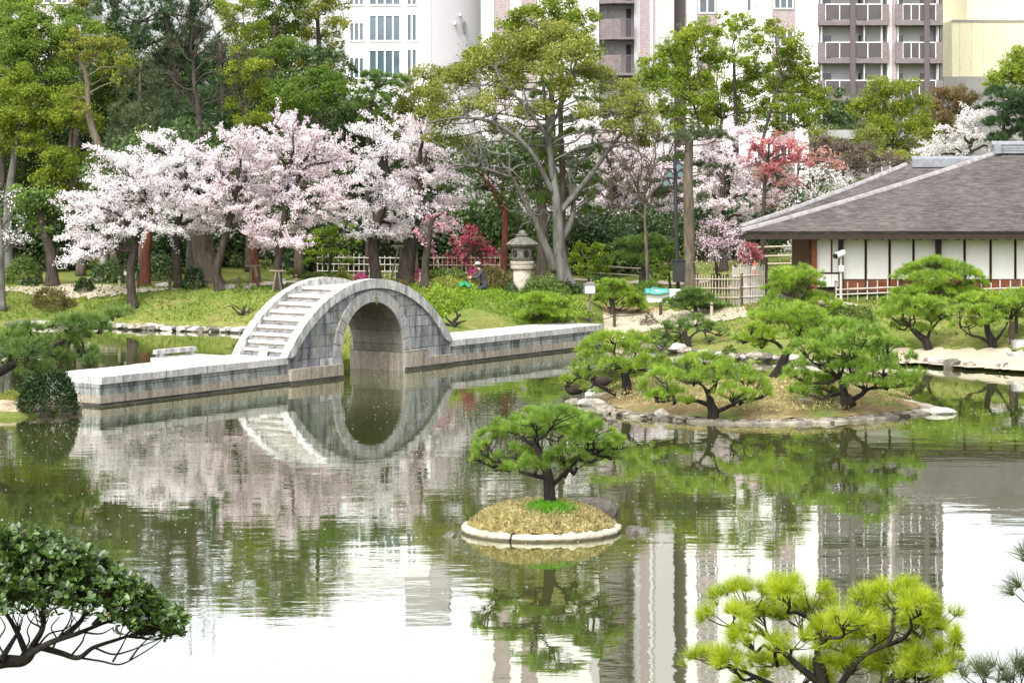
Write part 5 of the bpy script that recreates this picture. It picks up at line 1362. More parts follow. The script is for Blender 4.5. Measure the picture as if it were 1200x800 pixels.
# dark evergreen wood under the tree crowns
r = np.random.default_rng(99)
kinds = []
for k in range(5):
    kinds.append(k)
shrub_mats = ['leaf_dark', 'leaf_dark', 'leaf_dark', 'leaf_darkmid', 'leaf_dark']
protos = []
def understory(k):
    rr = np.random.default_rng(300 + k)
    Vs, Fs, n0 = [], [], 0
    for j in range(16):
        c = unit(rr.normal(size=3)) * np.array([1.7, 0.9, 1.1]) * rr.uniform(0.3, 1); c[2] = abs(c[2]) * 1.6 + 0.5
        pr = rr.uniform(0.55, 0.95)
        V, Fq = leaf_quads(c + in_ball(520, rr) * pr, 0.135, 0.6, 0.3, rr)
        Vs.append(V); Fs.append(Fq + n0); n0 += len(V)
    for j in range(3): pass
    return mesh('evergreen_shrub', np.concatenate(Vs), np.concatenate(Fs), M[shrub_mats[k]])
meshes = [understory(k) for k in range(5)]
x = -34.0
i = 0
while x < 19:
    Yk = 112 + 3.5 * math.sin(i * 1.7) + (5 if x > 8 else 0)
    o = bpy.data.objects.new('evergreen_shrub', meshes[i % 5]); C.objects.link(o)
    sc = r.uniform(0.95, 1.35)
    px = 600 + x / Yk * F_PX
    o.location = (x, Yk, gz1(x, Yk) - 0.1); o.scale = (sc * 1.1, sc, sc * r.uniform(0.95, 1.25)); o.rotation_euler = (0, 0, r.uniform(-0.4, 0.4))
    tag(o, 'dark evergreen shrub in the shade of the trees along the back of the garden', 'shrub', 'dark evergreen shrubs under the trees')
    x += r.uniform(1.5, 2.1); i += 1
# taller dark trees closing the wood behind
tall = None
r = np.random.default_rng(123)
for j, (px, pt, Yk) in enumerate([(-20, 30, 124), (30, 62, 122), (78, 44, 126), (120, 48, 124), (165, 62, 124), (205, 40, 126), (250, 50, 124), (292, 64, 122), (330, 40, 126), (372, 70, 122), (60, 95, 120), (10, 110, 121), (405, 105, 122), (440, 150, 122), (475, 165, 124), (520, 150, 126), (570, 170, 124), (625, 160, 130), (680, 170, 128), (735, 180, 130), (790, 180, 132), (850, 190, 132), (900, 190, 130)]):
    gx = gp(px, Yk)
    h = at(px, pt, Yk)[2] - gx[2]
    if j < 3 or tall is None:
        root = thing('wood_tree', 'dark leafy tree deep in the wood behind the blossom', 'tree', gx, group='dark trees deep in the wood')
        mb = MB(); P = spline([(gx[0], gx[1], gx[2] - 0.2), (gx[0] + 0.3, gx[1], gx[2] + h * 0.4), (gx[0] - 0.1, gx[1], gx[2] + h * 0.8)], 5); mb.tube(P, np.linspace(0.28, 0.08, len(P)), 7)
        Vs, Fs, n0 = [], [], 0
        for q in range(44):
            f = r.uniform(0.25, 1.0)
            c = gx + np.array([r.normal() * 1.5 * (1.25 - f), r.normal() * 1.1, h * f * 0.95])
            if q % 3 == 0: limb(mb, P[min(int(f * len(P)), len(P) - 1)], c, 0.06, 0.02, r)
            V, Fq = leaf_quads(c + in_ball(420, r) * r.uniform(0.7, 1.2), 0.16, 0.6, 0.3, r)
            Vs.append(V); Fs.append(Fq + n0); n0 += len(V)
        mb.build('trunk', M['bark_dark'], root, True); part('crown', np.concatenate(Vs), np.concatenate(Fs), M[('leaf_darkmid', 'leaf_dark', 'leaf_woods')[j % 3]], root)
        if j == 0: H0 = []; PR = []
        PR.append((root, h))
        if j == 2: tall = True
    else:
        src, hh = PR[j % 3]
        o = copy_tree(src); o.location = tuple(gx); o.scale = (r.uniform(0.9, 1.2), 1, h / hh); o.rotation_euler = (0, 0, r.uniform(-0.5, 0.5))
# bare trunks seen under the crowns
def lone_trunk(name, label, Y, pts, r0, r1, bark, cat='tree', sides=10):
    mb = MB(); Q = trunk_px(mb, pts, Y, r0, r1, sides, 1.3)
    root = thing(name, label, cat, Q[0] + np.array([0, 0, 0.12]))
    rr = np.random.default_rng(int(pts[0][0]))
    Vs, Fs, n0 = [], [], 0
    for k in range(9):
        e = Q[-1] + np.array([rr.normal() * 1.1, rr.normal() * 0.8, rr.uniform(0.3, 2.6)])
        limb(mb, Q[-3], e, r1 * 0.28, 0.015, rr, 0.05)
        V, Fq = leaf_quads(e + in_ball(330, rr) * rr.uniform(0.6, 1.0), 0.17, 0.5, 0.3, rr); Vs.append(V); Fs.append(Fq + n0); n0 += len(V)
    mb.build('trunk', M[bark], root, True)
    part('crown', np.concatenate(Vs), np.concatenate(Fs), M['leaf_darkmid'], root)
lone_trunk('red_pine', 'red barked pine trunk rising into the white cherry blossom', 99, [(170, 336), (171, 300), (173, 275), (174, 225)], 0.24, 0.19, 'bark_red')
lone_trunk('red_pine', 'red barked pine trunk between bamboo props beside the bridge', 101, [(301, 332), (299, 310), (297, 285), (296, 240)], 0.2, 0.16, 'bark_red')
lone_trunk('red_pine', 'slim red pine trunk beside the big stone lantern', 104, [(590, 328), (591, 300), (592, 275), (592, 240)], 0.17, 0.14, 'bark_red')
lone_trunk('stump_tree', 'very thick ribbed reddish trunk behind the leaning black cherry', 100, [(246, 334), (243, 315), (238, 290), (236, 240)], 0.62, 0.4, 'bark_brown', sides=14)
lone_trunk('shadow_tree', 'brown trunk standing behind the pale lantern pillar', 105, [(634, 330), (636, 300), (636, 260), (634, 225)], 0.32, 0.22, 'bark_brown')
lone_trunk('shadow_tree', 'grey straight trunk behind the two middle cherries', 104, [(223, 330), (223, 300), (225, 260), (226, 225)], 0.2, 0.17, 'bark_grey')
lone_trunk('shadow_tree', 'leaning pale trunk in the shade left of the red pine', 103, [(140, 330), (134, 300), (142, 270), (150, 240)], 0.22, 0.16, 'bark_brown')
# ------------------------------------------------------------------ islands
def island(name, outline, zrim, bumps, mat_top, mat_rim, zbase=-0.5, rim_w=0.35, n=64, rings=26, seed=1, rimh=None):
    O = spline(list(outline) + [outline[0]], 10)[:-1]
    O = np.asarray(O)[:, :2]
    cen = O.mean(0)
    r = np.random.default_rng(seed)
    m = len(O)
    jit = 1 + 0.012 * r.normal(size=m)
    O = cen + (O - cen) * jit[:, None]
    dist = np.linalg.norm(O - cen, axis=1)
    mbT = []; 
    fin = np.maximum(0.3, 1 - rim_w / dist)
    fr = np.linspace(0, 1, rings)
    V = []
    for f in fr:
        P = cen + (O - cen) * (fin * (1 - (1 - f) ** 1.0))[:, None] if False else cen + (O - cen) * (fin * f)[:, None]
        z = zrim + 0.02 + bumps(P[:, 0], P[:, 1], f) + 0.015 * r.normal(size=m)
        V.append(np.column_stack([P, z]))
    V = np.concatenate(V)
    F = []
    for i in range(rings - 1):
        for k in range(m):
            k2 = (k + 1) % m
            F.append((i * m + k, i * m + k2, (i + 1) * m + k2, (i + 1) * m + k))
    top = part(name, V, F, mat_top, None, True); tag(top, kind='structure')
    # stone rim
    prof = [(1 - 0, zbase), (1.0, zrim * 0.35), (0.995, zrim * 0.8), (0.97, zrim)]
    V = []
    hj = zrim * (1 + 0.12 * np.sin(np.arange(m) * 0.9) + 0.1 * r.normal(size=m)) if rimh is None else np.full(m, zrim)
    V.append(np.column_stack([O + 0.0, np.full(m, zbase)]))
    V.append(np.column_stack([O, hj * 0.4]))
    V.append(np.column_stack([cen + (O - cen) * 0.997, hj * 0.85]))
    V.append(np.column_stack([cen + (O - cen) * (1 - 0.08 / dist)[:, None], hj]))
    V.append(np.column_stack([cen + (O - cen) * (fin - 0.01)[:, None], hj + 0.012]))
    V = np.concatenate(V); F = []
    for i in range(4):
        for k in range(m):
            k2 = (k + 1) % m
            F.append((i * m + k, i * m + k2, (i + 1) * m + k2, (i + 1) * m + k))
    rim_ = part('stone_edging', V, F, mat_rim, top, True, world=False)
    return top

def isl_mat(name, a, b_, c_, sc):
    m, t, bb = nodes(name)
    v = coords(t, (1, 1, 1), True)
    n1 = noise(t, v, sc, 4, 0.6); n3 = noise(t, v, 14, 5, 0.7)
    c = ramp(t, n1, [(0.35, a), (0.5, b_), (0.65, c_)])
    c = mixc(t, 1.0, c, ramp(t, n3, [(0.3, (0.55, 0.55, 0.5)), (0.65, (1.2, 1.2, 1.15))]), 'MULTIPLY')
    t.links.new(c, bb.inputs['Base Color']); bb.inputs['Roughness'].default_value = 0.95; bb.inputs['Specular IOR Level'].default_value = 0.1
    bump(t, bb, n3, 0.8, 0.05)
    return m
# big island with four pines
bi = [wp(683, 470), wp(700, 480), wp(730, 488), wp(790, 493), wp(850, 497), wp(905, 497), wp(960, 496), wp(1020, 493), wp(1065, 488), wp(1100, 482), wp(1085, 475), wp(1050, 468), wp(1000, 460), wp(950, 452), wp(905, 450), wp(850, 454), wp(790, 458), wp(735, 460), wp(700, 463)]
bcx, bcy = np.mean([p[0] for p in bi]), np.mean([p[1] for p in bi])
mA = wp(748, 468); mC = wp(985, 474)
def bi_b(x, y, f):
    e = 1 - f ** 3
    return e * (0.24 + 0.40 * np.exp(-((x - mA[0]) / 1.3) ** 2 - ((y - mA[1]) / 2.2) ** 2) + 0.34 * np.exp(-((x - mC[0]) / 2.0) ** 2 - ((y - mC[1]) / 2.5) ** 2))
ISL = island('island', bi, 0.07, bi_b, isl_mat('island_turf', (0.3, 0.26, 0.12), (0.19, 0.135, 0.075), (0.12, 0.16, 0.04), 0.6), M['st_shore'], rim_w=0.45, seed=4)
def bi_z(x, y): return 0.19 + float(bi_b(np.array([x]), np.array([y]), 0.4)[0])
# small islet
ce = wp(634, 622); EA, EB = 1.42, 1.25
si = [(ce[0] + EA * math.cos(a), ce[1] + EB * math.sin(a)) for a in np.linspace(0, 2 * math.pi, 14, endpoint=False)]
def si_b(x, y, f): return 0.38 * (1 - f ** 3.0)
isl2 = island('islet', si, 0.115, si_b, isl_mat('islet_turf', (0.3, 0.24, 0.1), (0.36, 0.3, 0.13), (0.22, 0.22, 0.07), 2.5), M['st_cream'], rim_w=0.13, seed=6)
def si_z(x, y):
    f = math.hypot((x - ce[0]) / EA, (y - ce[1]) / EB) / 0.9
    return 0.135 + 0.38 * max(0, 1 - f ** 3)
cr = MB(); a_ = -1.98; dx, dy = math.cos(a_), math.sin(a_)
cr.tube([(ce[0] + EA * dx * 1.005, ce[1] + EB * dy * 1.005, -0.02), (ce[0] + EA * dx * 1.003 + 0.03, ce[1] + EB * dy * 1.003, 0.07), (ce[0] + EA * dx * 0.97 + 0.02, ce[1] + EB * dy * 0.97, 0.118), (ce[0] + EA * dx * 0.9 + 0.05, ce[1] + EB * dy * 0.9, 0.132)], 0.016, 6)
cr.build('edging_crack', M['void'], isl2)
# grass blades
def blades(P, h, w, lean, r):
    n = len(P)
    d = unit(np.column_stack([r.normal(size=(n, 2)) * lean, np.ones(n)]))
    hh = h * r.uniform(0.5, 1.3, n)[:, None]
    side = unit(np.cross(d, r.normal(size=(n, 3)))) * w * 0.5
    mid = P + d * hh * 0.6; tip = P + unit(d + r.normal(size=(n, 3)) * 0.3) * hh
    V = np.stack([P - side, P + side, mid + side * 0.7, tip], 1).reshape(-1, 3)
    return V, np.arange(4 * n).reshape(n, 4)
r = np.random.default_rng(17)
a = r.uniform(0, 2 * np.pi, 16000); q = np.sqrt(r.uniform(0, 1, 16000)) * 0.915
P = np.column_stack([ce[0] + EA * q * np.cos(a), ce[1] + EB * q * np.sin(a), np.zeros(16000)])
P[:, 2] = 0.125 + 0.38 * np.maximum(0, 1 - (q / 0.9) ** 3)
V, F = blades(P, 0.075, 0.012, 0.7, r)
o = part('dry_grass', V, F, M['dry_grass']); tag(o, kind='stuff')
tb = np.array([wp(645, 590, 0.55)[0], wp(645, 590, 0.55)[1]])
P = np.column_stack([tb[0] + r.normal(size=2600) * 0.16, tb[1] + r.normal(size=2600) * 0.12, np.zeros(2600)])
P[:, 2] = [si_z(x, y) for x, y in P[:, :2]]
V, F = blades(P, 0.09, 0.012, 0.5, r)
o = part('grass', V, F, M['moss_green']); tag(o, kind='stuff')
# turf on the banks and the big island
def scatter(n, x0, x1, y0, y1, seed, z=gz, pred=None):
    r = np.random.default_rng(seed)
    P = np.column_stack([r.uniform(x0, x1, n), r.uniform(y0, y1, n)])
    px = 600 + P[:, 0] / P[:, 1] * F_PX
    P = P[(px > -30) & (px < 1230)]
    sd = pond_sd(P[:, 0], P[:, 1]); P = P[sd > 0.35]
    if pred is not None: P = P[pred(P)]
    return np.column_stack([P, gz(P[:, 0], P[:, 1])])
P = scatter(26000, -22, 2, 84, 99, 3); r = np.random.default_rng(4)
V, F = blades(P, 0.14, 0.035, 0.9, r); o = part('grass', V, F, M['grass']); tag(o, kind='stuff')
P = scatter(26000, 2, 22, 73, 99, 5, pred=lambda P: pond_sd(P[:, 0], P[:, 1]) > 2.4); V, F = blades(P, 0.12, 0.03, 0.9, r); o = part('grass', V, F, M['grass']); tag(o, kind='stuff')
P = scatter(9000, -3.2, 2.4, 83, 90, 25); M['grass_fresh'] = leafmat('grass_fresh', [(0.09, 0.17, 0.02), (0.16, 0.27, 0.03), (0.26, 0.36, 0.05)], 0.35, 0, 0.6)
V, F = blades(P, 0.11, 0.03, 0.8, r); o = part('grass', V, F, M['grass_fresh']); tag(o, kind='stuff')
pts = []
for _ in range(14000):
    f = math.sqrt(r.uniform(0, 0.83)); k = r.integers(len(bi)); b0, b1 = np.array(bi[k][:2]), np.array(bi[(k + 1) % len(bi)][:2]); e = b0 + (b1 - b0) * r.uniform()
    c = np.array([bcx, bcy]); p = c + (e - c) * f * 0.96
    pts.append((p[0], p[1], 0.18 + float(bi_b(np.array([p[0]]), np.array([p[1]]), np.array([f * 0.96]))[0])))
V, F = blades(np.array(pts), 0.07, 0.016, 0.9, r); o = part('dry_grass', V, F, M['dry_grass']); tag(o, kind='stuff')

# ------------------------------------------------------------------ rocks
k = 0
V0 = [rock(400 + i, 1, 1, 1) for i in range(6)]
ME = [mesh('shore_stone', v, f, M[['st_shore', 'st_grey', 'st_light'][i % 3]]) for i, (v, f) in enumerate(V0)]
def stone_copy(x, y, z, s, grp, label, i, flat=0.6, nm='shore_stone'):
    o = bpy.data.objects.new(nm, ME[i % 6]); C.objects.link(o)
    o.location = (x, y, z); o.scale = (s[0], s[1], s[2] * flat); o.rotation_euler = (0, 0, (i * 2.399) % 6.28)
    tag(o, label, 'stone', grp)
r = np.random.default_rng(77)
px = 134.0; i = 0
while px < 300:
    yy = np.interp(px, [130, 150, 210, 300], [380.5, 381.5, 383.5, 386])
    for row in range(2):
        p = wp(px + r.uniform(-2, 2), yy + 4.2 - row * 1.6 + r.uniform(-.4, .4))
        s = r.uniform(0.14, 0.27)
        stone_copy(p[0], p[1], max(gz1(p[0], p[1]), 0.0) + 0.05 + r.uniform(0, .04), (s * r.uniform(1, 1.7), s, s), 'stones along the grassy bank', 'grey stone in the row edging the grassy bank at the water', i); i += 1
    px += r.uniform(3.4, 6.5)
for px, yy, s in [(8, 374, .5), (28, 379, .6), (52, 380, .7), (75, 380, .6), (100, 380, .5), (120, 380, .4), (-12, 376, .5)]:
    p = wp(px, yy + 2); stone_copy(p[0], p[1], 0.08, (s * 1.7, s, 0.26), 'flat pale stones under the bank', 'flat pale stone along the bank foot behind the pine branch', i); i += 1
# big island edge stones
for px in np.arange(690, 1096, 9.5):
    yy = np.interp(px, [683, 700, 730, 790, 850, 960, 1065, 1100], [471, 480, 488, 493, 497, 496, 488, 482])
    p = wp(px + r.uniform(-3, 3), yy - 0.5); s = r.uniform(0.06, 0.14)
    stone_copy(p[0], p[1], 0.03 + r.uniform(0, .05), (s * r.uniform(1.1, 2.6), s, s), 'stones edging the big island', 'grey stone set in the water edge of the big pine island', i * 3 + i % 2, 0.65); i += 1
# shore opposite the island, right
for px in np.concatenate([np.arange(742, 1010, 9), np.arange(1040, 1190, 10)]):
    yy = np.interp(px, [730, 765, 805, 840, 880, 930, 965, 1010, 1065, 1130, 1200], [402, 410, 414, 419, 423, 424, 427, 427, 425, 431, 436])
    p = wp(px + r.uniform(-3, 3), yy - 0.5); s = r.uniform(0.14, 0.32)
    stone_copy(p[0], p[1], 0.06 + r.uniform(0, .08), (s * r.uniform(1.2, 2.2), s, s), 'stones along the garden shore', 'pale stone edging the shore between the islands and the tea house', i, 0.6); i += 1
# the stony point on the left
for px, yy, s in [(66, 485, .3), (86, 484, .2), (48, 487, .3)]:
    p = wp(px, yy); stone_copy(p[0], p[1] + 0.2, 0.06, (s * 1.5, s, .28), 'stones of the point by the round shrub', 'smooth ochre grey stone at the water tip below the round shrub', i * 3, 0.8); i += 1
def one_rock(label, px, py, Y, s, mat, seed, z=None, nm='rock', grp=None, rz=0.4):
    p = wp(px, py) if Y is None else at(px, py, Y)
    V, F = rock(seed, *s)
    return place(nm, label, 'rock', V, F, M[mat], (p[0], p[1], 0.02 if z is None else z), rz, grp)
M['st_ochre'] = stone('ochre_rock', (0.16, 0.125, 0.08), (0.42, 0.345, 0.24), 2.0, (1, 1, 3))
one_rock('broad sloping ochre slab of the point below the leaning pine', 18, 484, None, (1.25, 0.9, 0.3), 'st_ochre', 91, 0.08, rz=0.15)
one_rock('smaller ochre slab reaching towards the round shrub on the point', 58, 480, None, (0.6, 0.6, 0.22), 'st_ochre', 92, 0.06, rz=-0.3)
one_rock('flat dark boulder lying behind the small pine islet', 699, 602, None, (0.5, 0.42, 0.24), 'st_grey', 51, 0.08, rz=-0.3)
one_rock('small pointed pale rock in the water beside the islet', 745, 624, None, (0.3, 0.2, 0.15), 'st_grey', 52, 0.0)
one_rock('tiny rock just showing above the water off the islet', 527, 628, None, (0.13, 0.1, 0.09), 'st_grey', 53, 0.0)
one_rock('white quartz rock standing on the big island edge below the leaning pine', 776, 490, None, (0.2, 0.16, 0.17), 'st_light', 54, 0.1)
one_rock('flat topped rock in the shallows in front of the shore path', 1116, 431, None, (0.32, 0.26, 0.24), 'st_grey', 55, 0.1)
one_rock('pale flat rock at the sharp tip of the big island', 1098, 484, None, (0.55, 0.3, 0.12), 'st_light', 56, 0.04, rz=0.1)
one_rock('low flat pale rock at the blunt end of the big island', 694, 474, None, (0.45, 0.4, 0.15), 'st_light', 57, 0.05)
one_rock('flat white slab rock at the causeway end, beneath the pine branch', 22, 446, None, (0.7, 0.45, 0.16), 'st_light', 58, 0.62)
bx_ = MB(); p = wp(944, 484); bx_.add([(-.24, -.16, 0), (.24, -.16, 0), (.24, .16, 0), (-.24, .16, 0), (-.28, -.16, .26), (.16, -.17, .24), (.16, .15, .24), (-.28, .15, .27)], [(3, 2, 1, 0), (4, 5, 6, 7), (0, 1, 5, 4), (1, 2, 6, 5), (2, 3, 7, 6), (3, 0, 4, 7)])
o = bx_.build('cut_stone', M['st_light'], None, False); o.location = (p[0], p[1] - 0.25, 0.14); tag(o, 'square cut pale stone on the front edge of the big island', 'stone')
# stone landing steps on the right edge
ls = thing('landing_steps', 'stepped granite landing at the water by the picture edge', 'steps', wp(1195, 436))
m_ = MB(); p = wp(1184, 434)
m_.box(p[0], p[0] + 3, p[1], p[1] + 2, -0.4, 0.16); m_.build('lower_slab', M['st_rim'], ls)
m_ = MB(); m_.box(p[0] + 0.1, p[0] + 3, p[1] + 0.6, p[1] + 2.6, 0.162, 0.5); m_.build('middle_slab', M['st_rim'], ls)
m_ = MB(); m_.box(p[0] + 0.45, p[0] + 3, p[1] + 1.6, p[1] + 4, 0.502, 0.82); m_.build('upper_slab', M['st_rim'], ls)

# ------------------------------------------------------------------ garden pines
p = bi_z
pine('island_pine', 'rounded bright green pine alone on the small grassy islet', wp(645, 588, 0.55)[1], [(645, 592), (643, 565), (641, 552), (634, 535), (628, 520)],
     [(596, 497, 20, 8), (622, 488, 24, 8), (650, 485, 26, 8), (676, 492, 24, 8), (700, 502, 20, 8), (574, 510, 16, 8), (612, 505, 24, 8), (655, 505, 26, 9), (690, 512, 22, 9), (716, 514, 16, 9), (568, 526, 13, 7), (730, 520, 9, 6), (580, 540, 18, 7), (604, 530, 18, 7), (632, 540, 22, 7), (662, 530, 20, 8), (700, 530, 20, 9), (716, 532, 12, 8), (676, 542, 16, 6), (592, 548, 15, 5), (560, 535, 8, 5)],
     'pine_island', 'bark_black', 0.115, 0.065, 0.10, 0.006, 24, 1.6, 101, trunk2=([(646, 570), (660, 556), (676, 540), (690, 528)], [(642, 560), (622, 556), (604, 550), (590, 545)]), on_ground=False, spread=0.62, tw=1.2, gap=0.1)
YA, YB_, YC_, YD, YE = 63.0, 58.6, 59.6, 65.8, 83.5
pine('island_pine', 'bushy pine leaning a limb to the ducks, at the blunt end of the big island', YA, [(735, 462), (734, 447), (731, 436), (725, 425)],
     [(716, 394, 22, 8), (742, 398, 20, 8), (700, 406, 18, 8), (728, 408, 24, 8), (756, 412, 18, 8), (690, 420, 16, 7), (714, 424, 22, 7), (748, 428, 18, 6), (768, 424, 12, 7), (676, 436, 14, 6), (696, 440, 14, 5), (664, 444, 9, 5), (684, 456, 8, 4)],
     'pine_bright', 'bark_black', 0.16, 0.08, 0.14, 0.011, 18, 1.35, 102, trunk2=([(722, 462), (706, 454), (694, 447), (680, 442)], [(733, 440), (745, 424), (755, 415)]), on_ground=False, spread=0.62, tw=1.1)
pine('island_pine', 'wide low pine with a short forked trunk at the front of the big island', YB_, [(835, 494), (836, 482), (833, 474), (832, 466)],
     [(800, 424, 20, 8), (826, 420, 22, 8), (852, 428, 22, 8), (780, 440, 20, 8), (808, 440, 22, 8), (838, 442, 24, 8), (870, 440, 20, 8), (886, 450, 16, 7), (762, 454, 14, 7), (790, 458, 22, 7), (860, 458, 22, 7), (890, 462, 13, 6), (768, 466, 14, 5), (806, 470, 14, 4), (872, 468, 16, 4)],
     'pine_bright', 'bark_black', 0.17, 0.09, 0.14, 0.010, 18, 1.3, 103, trunk2=([(836, 484), (850, 478), (866, 470), (880, 466)], [(834, 476), (818, 470), (798, 468), (780, 470)], [(833, 470), (826, 455), (818, 448)]), on_ground=False, spread=0.62, tw=1.1)
pine('island_pine', 'largest pine of the big island with limbs almost on the turf', YC_, [(1000, 468), (992, 472), (990, 464), (987, 450)],
     [(990, 384, 24, 9), (1016, 390, 22, 9), (966, 396, 22, 9), (1040, 400, 18, 9), (944, 408, 20, 8), (990, 406, 28, 9), (1024, 412, 22, 9), (1056, 420, 18, 9), (960, 422, 24, 8), (1000, 428, 26, 8), (1040, 430, 22, 8), (1070, 440, 16, 8), (936, 438, 16, 8), (960, 446, 22, 8), (1010, 446, 22, 6), (1050, 446, 18, 6), (940, 456, 16, 6), (966, 460, 16, 5)],
     'pine_island', 'bark_black', 0.18, 0.09, 0.14, 0.011, 20, 1.5, 104, trunk2=([(996, 470), (1010, 462), (1020, 455), (1045, 454), (1068, 452)], [(990, 468), (988, 452), (984, 442)]), on_ground=False, spread=0.62, tw=1.1)
pine('island_pine', 'tall pine with a bowed dark trunk at the back of the big island', YD, [(906, 444), (914, 432), (919, 420), (925, 408), (935, 398)],
     [(918, 362, 26, 8), (944, 366, 22, 8), (896, 372, 18, 7), (924, 378, 28, 8), (958, 378, 18, 8), (880, 384, 16, 6), (906, 390, 18, 7), (946, 392, 22, 8), (968, 396, 14, 7), (870, 398, 14, 6), (892, 404, 14, 5)],
     'pine_bright', 'bark_black', 0.16, 0.08, 0.15, 0.012, 18, 1.4, 105, trunk2=([(922, 415), (910, 402), (896, 398), (884, 396)],), on_ground=False, spread=0.62, tw=1.1)
pine('shore_pine', 'small open pine showing black limbs at the end of the sandy path', base(807, 407)[1], [(807, 408), (806, 400), (803, 394), (802, 388)],
     [(794, 378, 16, 5), (816, 376, 16, 5), (780, 384, 14, 5), (834, 382, 14, 5), (772, 394, 12, 5), (844, 390, 9, 4), (788, 398, 12, 5), (776, 406, 12, 5), (832, 398, 8, 4), (800, 384, 14, 5)],
     'pine_mid', 'bark_black', 0.13, 0.09, 0.13, 0.012, 14, 1.0, 106, trunk2=([(806, 398), (815, 390), (826, 386)], [(804, 394), (792, 389), (782, 390)]), spread=0.62)
YF = base(1088, 412, 72)[1]
pine('shore_pine', 'leaning dark trunked pine on the turf beside the shore path', YF, [(1090, 414), (1085, 400), (1076, 392), (1068, 384)],
     [(1052, 354, 18, 6), (1076, 352, 20, 6), (1098, 356, 18, 7), (1042, 366, 14, 6), (1066, 368, 20, 6), (1092, 370, 18, 6), (1050, 380, 16, 5), (1076, 384, 14, 5), (1110, 364, 10, 6)],
     'pine_bright', 'bark_black', 0.17, 0.09, 0.14, 0.012, 18, 1.5, 107, trunk2=([(1086, 402), (1090, 388), (1100, 376), (1104, 366)],), spread=0.62, tw=1.0)
pine('shore_pine', 'many limbed pine with a propped branch near the landing steps', base(1163, 408, 72)[1], [(1164, 410), (1162, 398), (1158, 390), (1156, 378)],
     [(1140, 350, 20, 6), (1168, 350, 22, 6), (1192, 356, 16, 6), (1124, 362, 14, 6), (1150, 366, 20, 6), (1180, 366, 18, 6), (1134, 378, 16, 5), (1160, 374, 14, 5), (1198, 350, 14, 6), (1190, 344, 14, 5)],
     'pine_bright', 'bark_black', 0.17, 0.09, 0.14, 0.012, 18, 1.5, 108, trunk2=([(1162, 404), (1150, 396), (1136, 392), (1126, 384)], [(1164, 402), (1174, 390), (1182, 376)]), spread=0.62)
pine('house_pine', 'broad layered pine standing before the white screens of the tea house', 81.6, [(1096, 400), (1096, 380), (1092, 362), (1098, 348)],
     [(1096, 308, 24, 5), (1080, 316, 20, 5), (1116, 314, 22, 6), (1064, 322, 16, 5), (1096, 324, 26, 5), (1132, 322, 18, 5), (1144, 330, 12, 5), (1060, 342, 16, 5), (1086, 338, 22, 5), (1114, 338, 22, 5), (1136, 342, 16, 5), (1074, 346, 16, 4), (1120, 348, 16, 4)],
     'pine_bright', 'bark_dark', 0.16, 0.08, 0.14, 0.013, 18, 1.6, 109, spread=0.62)
pine('house_pine', 'tiered pine standing between the bamboo gate and the camera pole', 80.6, [(938, 385), (936, 366), (930, 350), (928, 338)],
     [(930, 316, 20, 5), (914, 322, 16, 5), (948, 322, 16, 5), (930, 328, 22, 5), (956, 332, 12, 4), (924, 340, 18, 5), (906, 336, 10, 4), (950, 346, 16, 5), (910, 352, 16, 5), (938, 356, 22, 5), (968, 352, 16, 5), (984, 362, 14, 4), (956, 366, 18, 5)],
     'pine_bright', 'bark_dark', 0.14, 0.07, 0.14, 0.013, 18, 1.6, 110, spread=0.62)
pine('path_pine', 'low pine on bare soil between the lamp post and the white tub', base(717, 369)[1], [(716, 368), (718, 360), (716, 350), (718, 342)],
     [(716, 332, 18, 4), (734, 340, 14, 5), (704, 340, 14, 4), (722, 344, 20, 4), (744, 350, 10, 4), (708, 350, 10, 3), (740, 356, 12, 3.5), (752, 360, 8, 3)], 'pine_bright', 'bark_dark', 0.13, 0.07, 0.12, 0.013, 16, 1.7, 111, spread=0.62)
pine('path_pine', 'flat topped little pine on two stems beside the curve of the path', base(815, 372)[1], [(815, 372), (815, 362), (812, 354)],
     [(812, 342, 16, 4), (828, 348, 12, 5), (798, 348, 14, 4), (814, 352, 22, 4), (786, 354, 9, 3), (834, 358, 9, 3), (804, 358, 12, 3)], 'pine_mid', 'bark_dark', 0.1, 0.07, 0.12, 0.013, 16, 1.9, 112, trunk2=([(835, 371), (835, 362), (830, 354)],), spread=0.62)
pine('low_pine', 'low two tiered lime green pine on the lawn beside the causeway', base(636, 383)[1], [(636, 384), (636, 376), (634, 366)],
     [(634, 348, 20, 4), (650, 352, 14, 4), (618, 352, 14, 4), (634, 358, 14, 3), (608, 368, 16, 4), (630, 366, 20, 4), (656, 366, 14, 4), (612, 376, 14, 4), (642, 374, 18, 4), (664, 374, 8, 3)], 'pine_bright', 'bark_dark', 0.1, 0.06, 0.12, 0.013, 18, 1.8, 113, spread=0.62)
# branch reaching in at the left above the round shrub
pine('leaning_pine', 'dark needled pine branch leaning in from the edge over the causeway end', 57, [(-70, 500), (-40, 465), (-10, 442), (20, 424), (34, 412)],
     [(18, 392, 24, 8), (46, 386, 20, 8), (76, 380, 20, 7), (104, 376, 20, 6), (130, 370, 14, 4), (30, 408, 24, 8), (62, 400, 22, 8), (90, 396, 18, 7), (116, 384, 14, 5), (10, 422, 20, 8), (70, 416, 18, 7), (98, 412, 14, 8), (108, 424, 9, 5), (40, 428, 18, 6), (-20, 400, 26, 10), (148, 366, 8, 3)],
     'pine_mid', 'bark_black', 0.15, 0.09, 0.16, 0.010, 22, 2.3, 114, trunk2=([(24, 420), (54, 410), (84, 394), (110, 382), (136, 370)],), spread=0.6, low=0.5, twig=8)
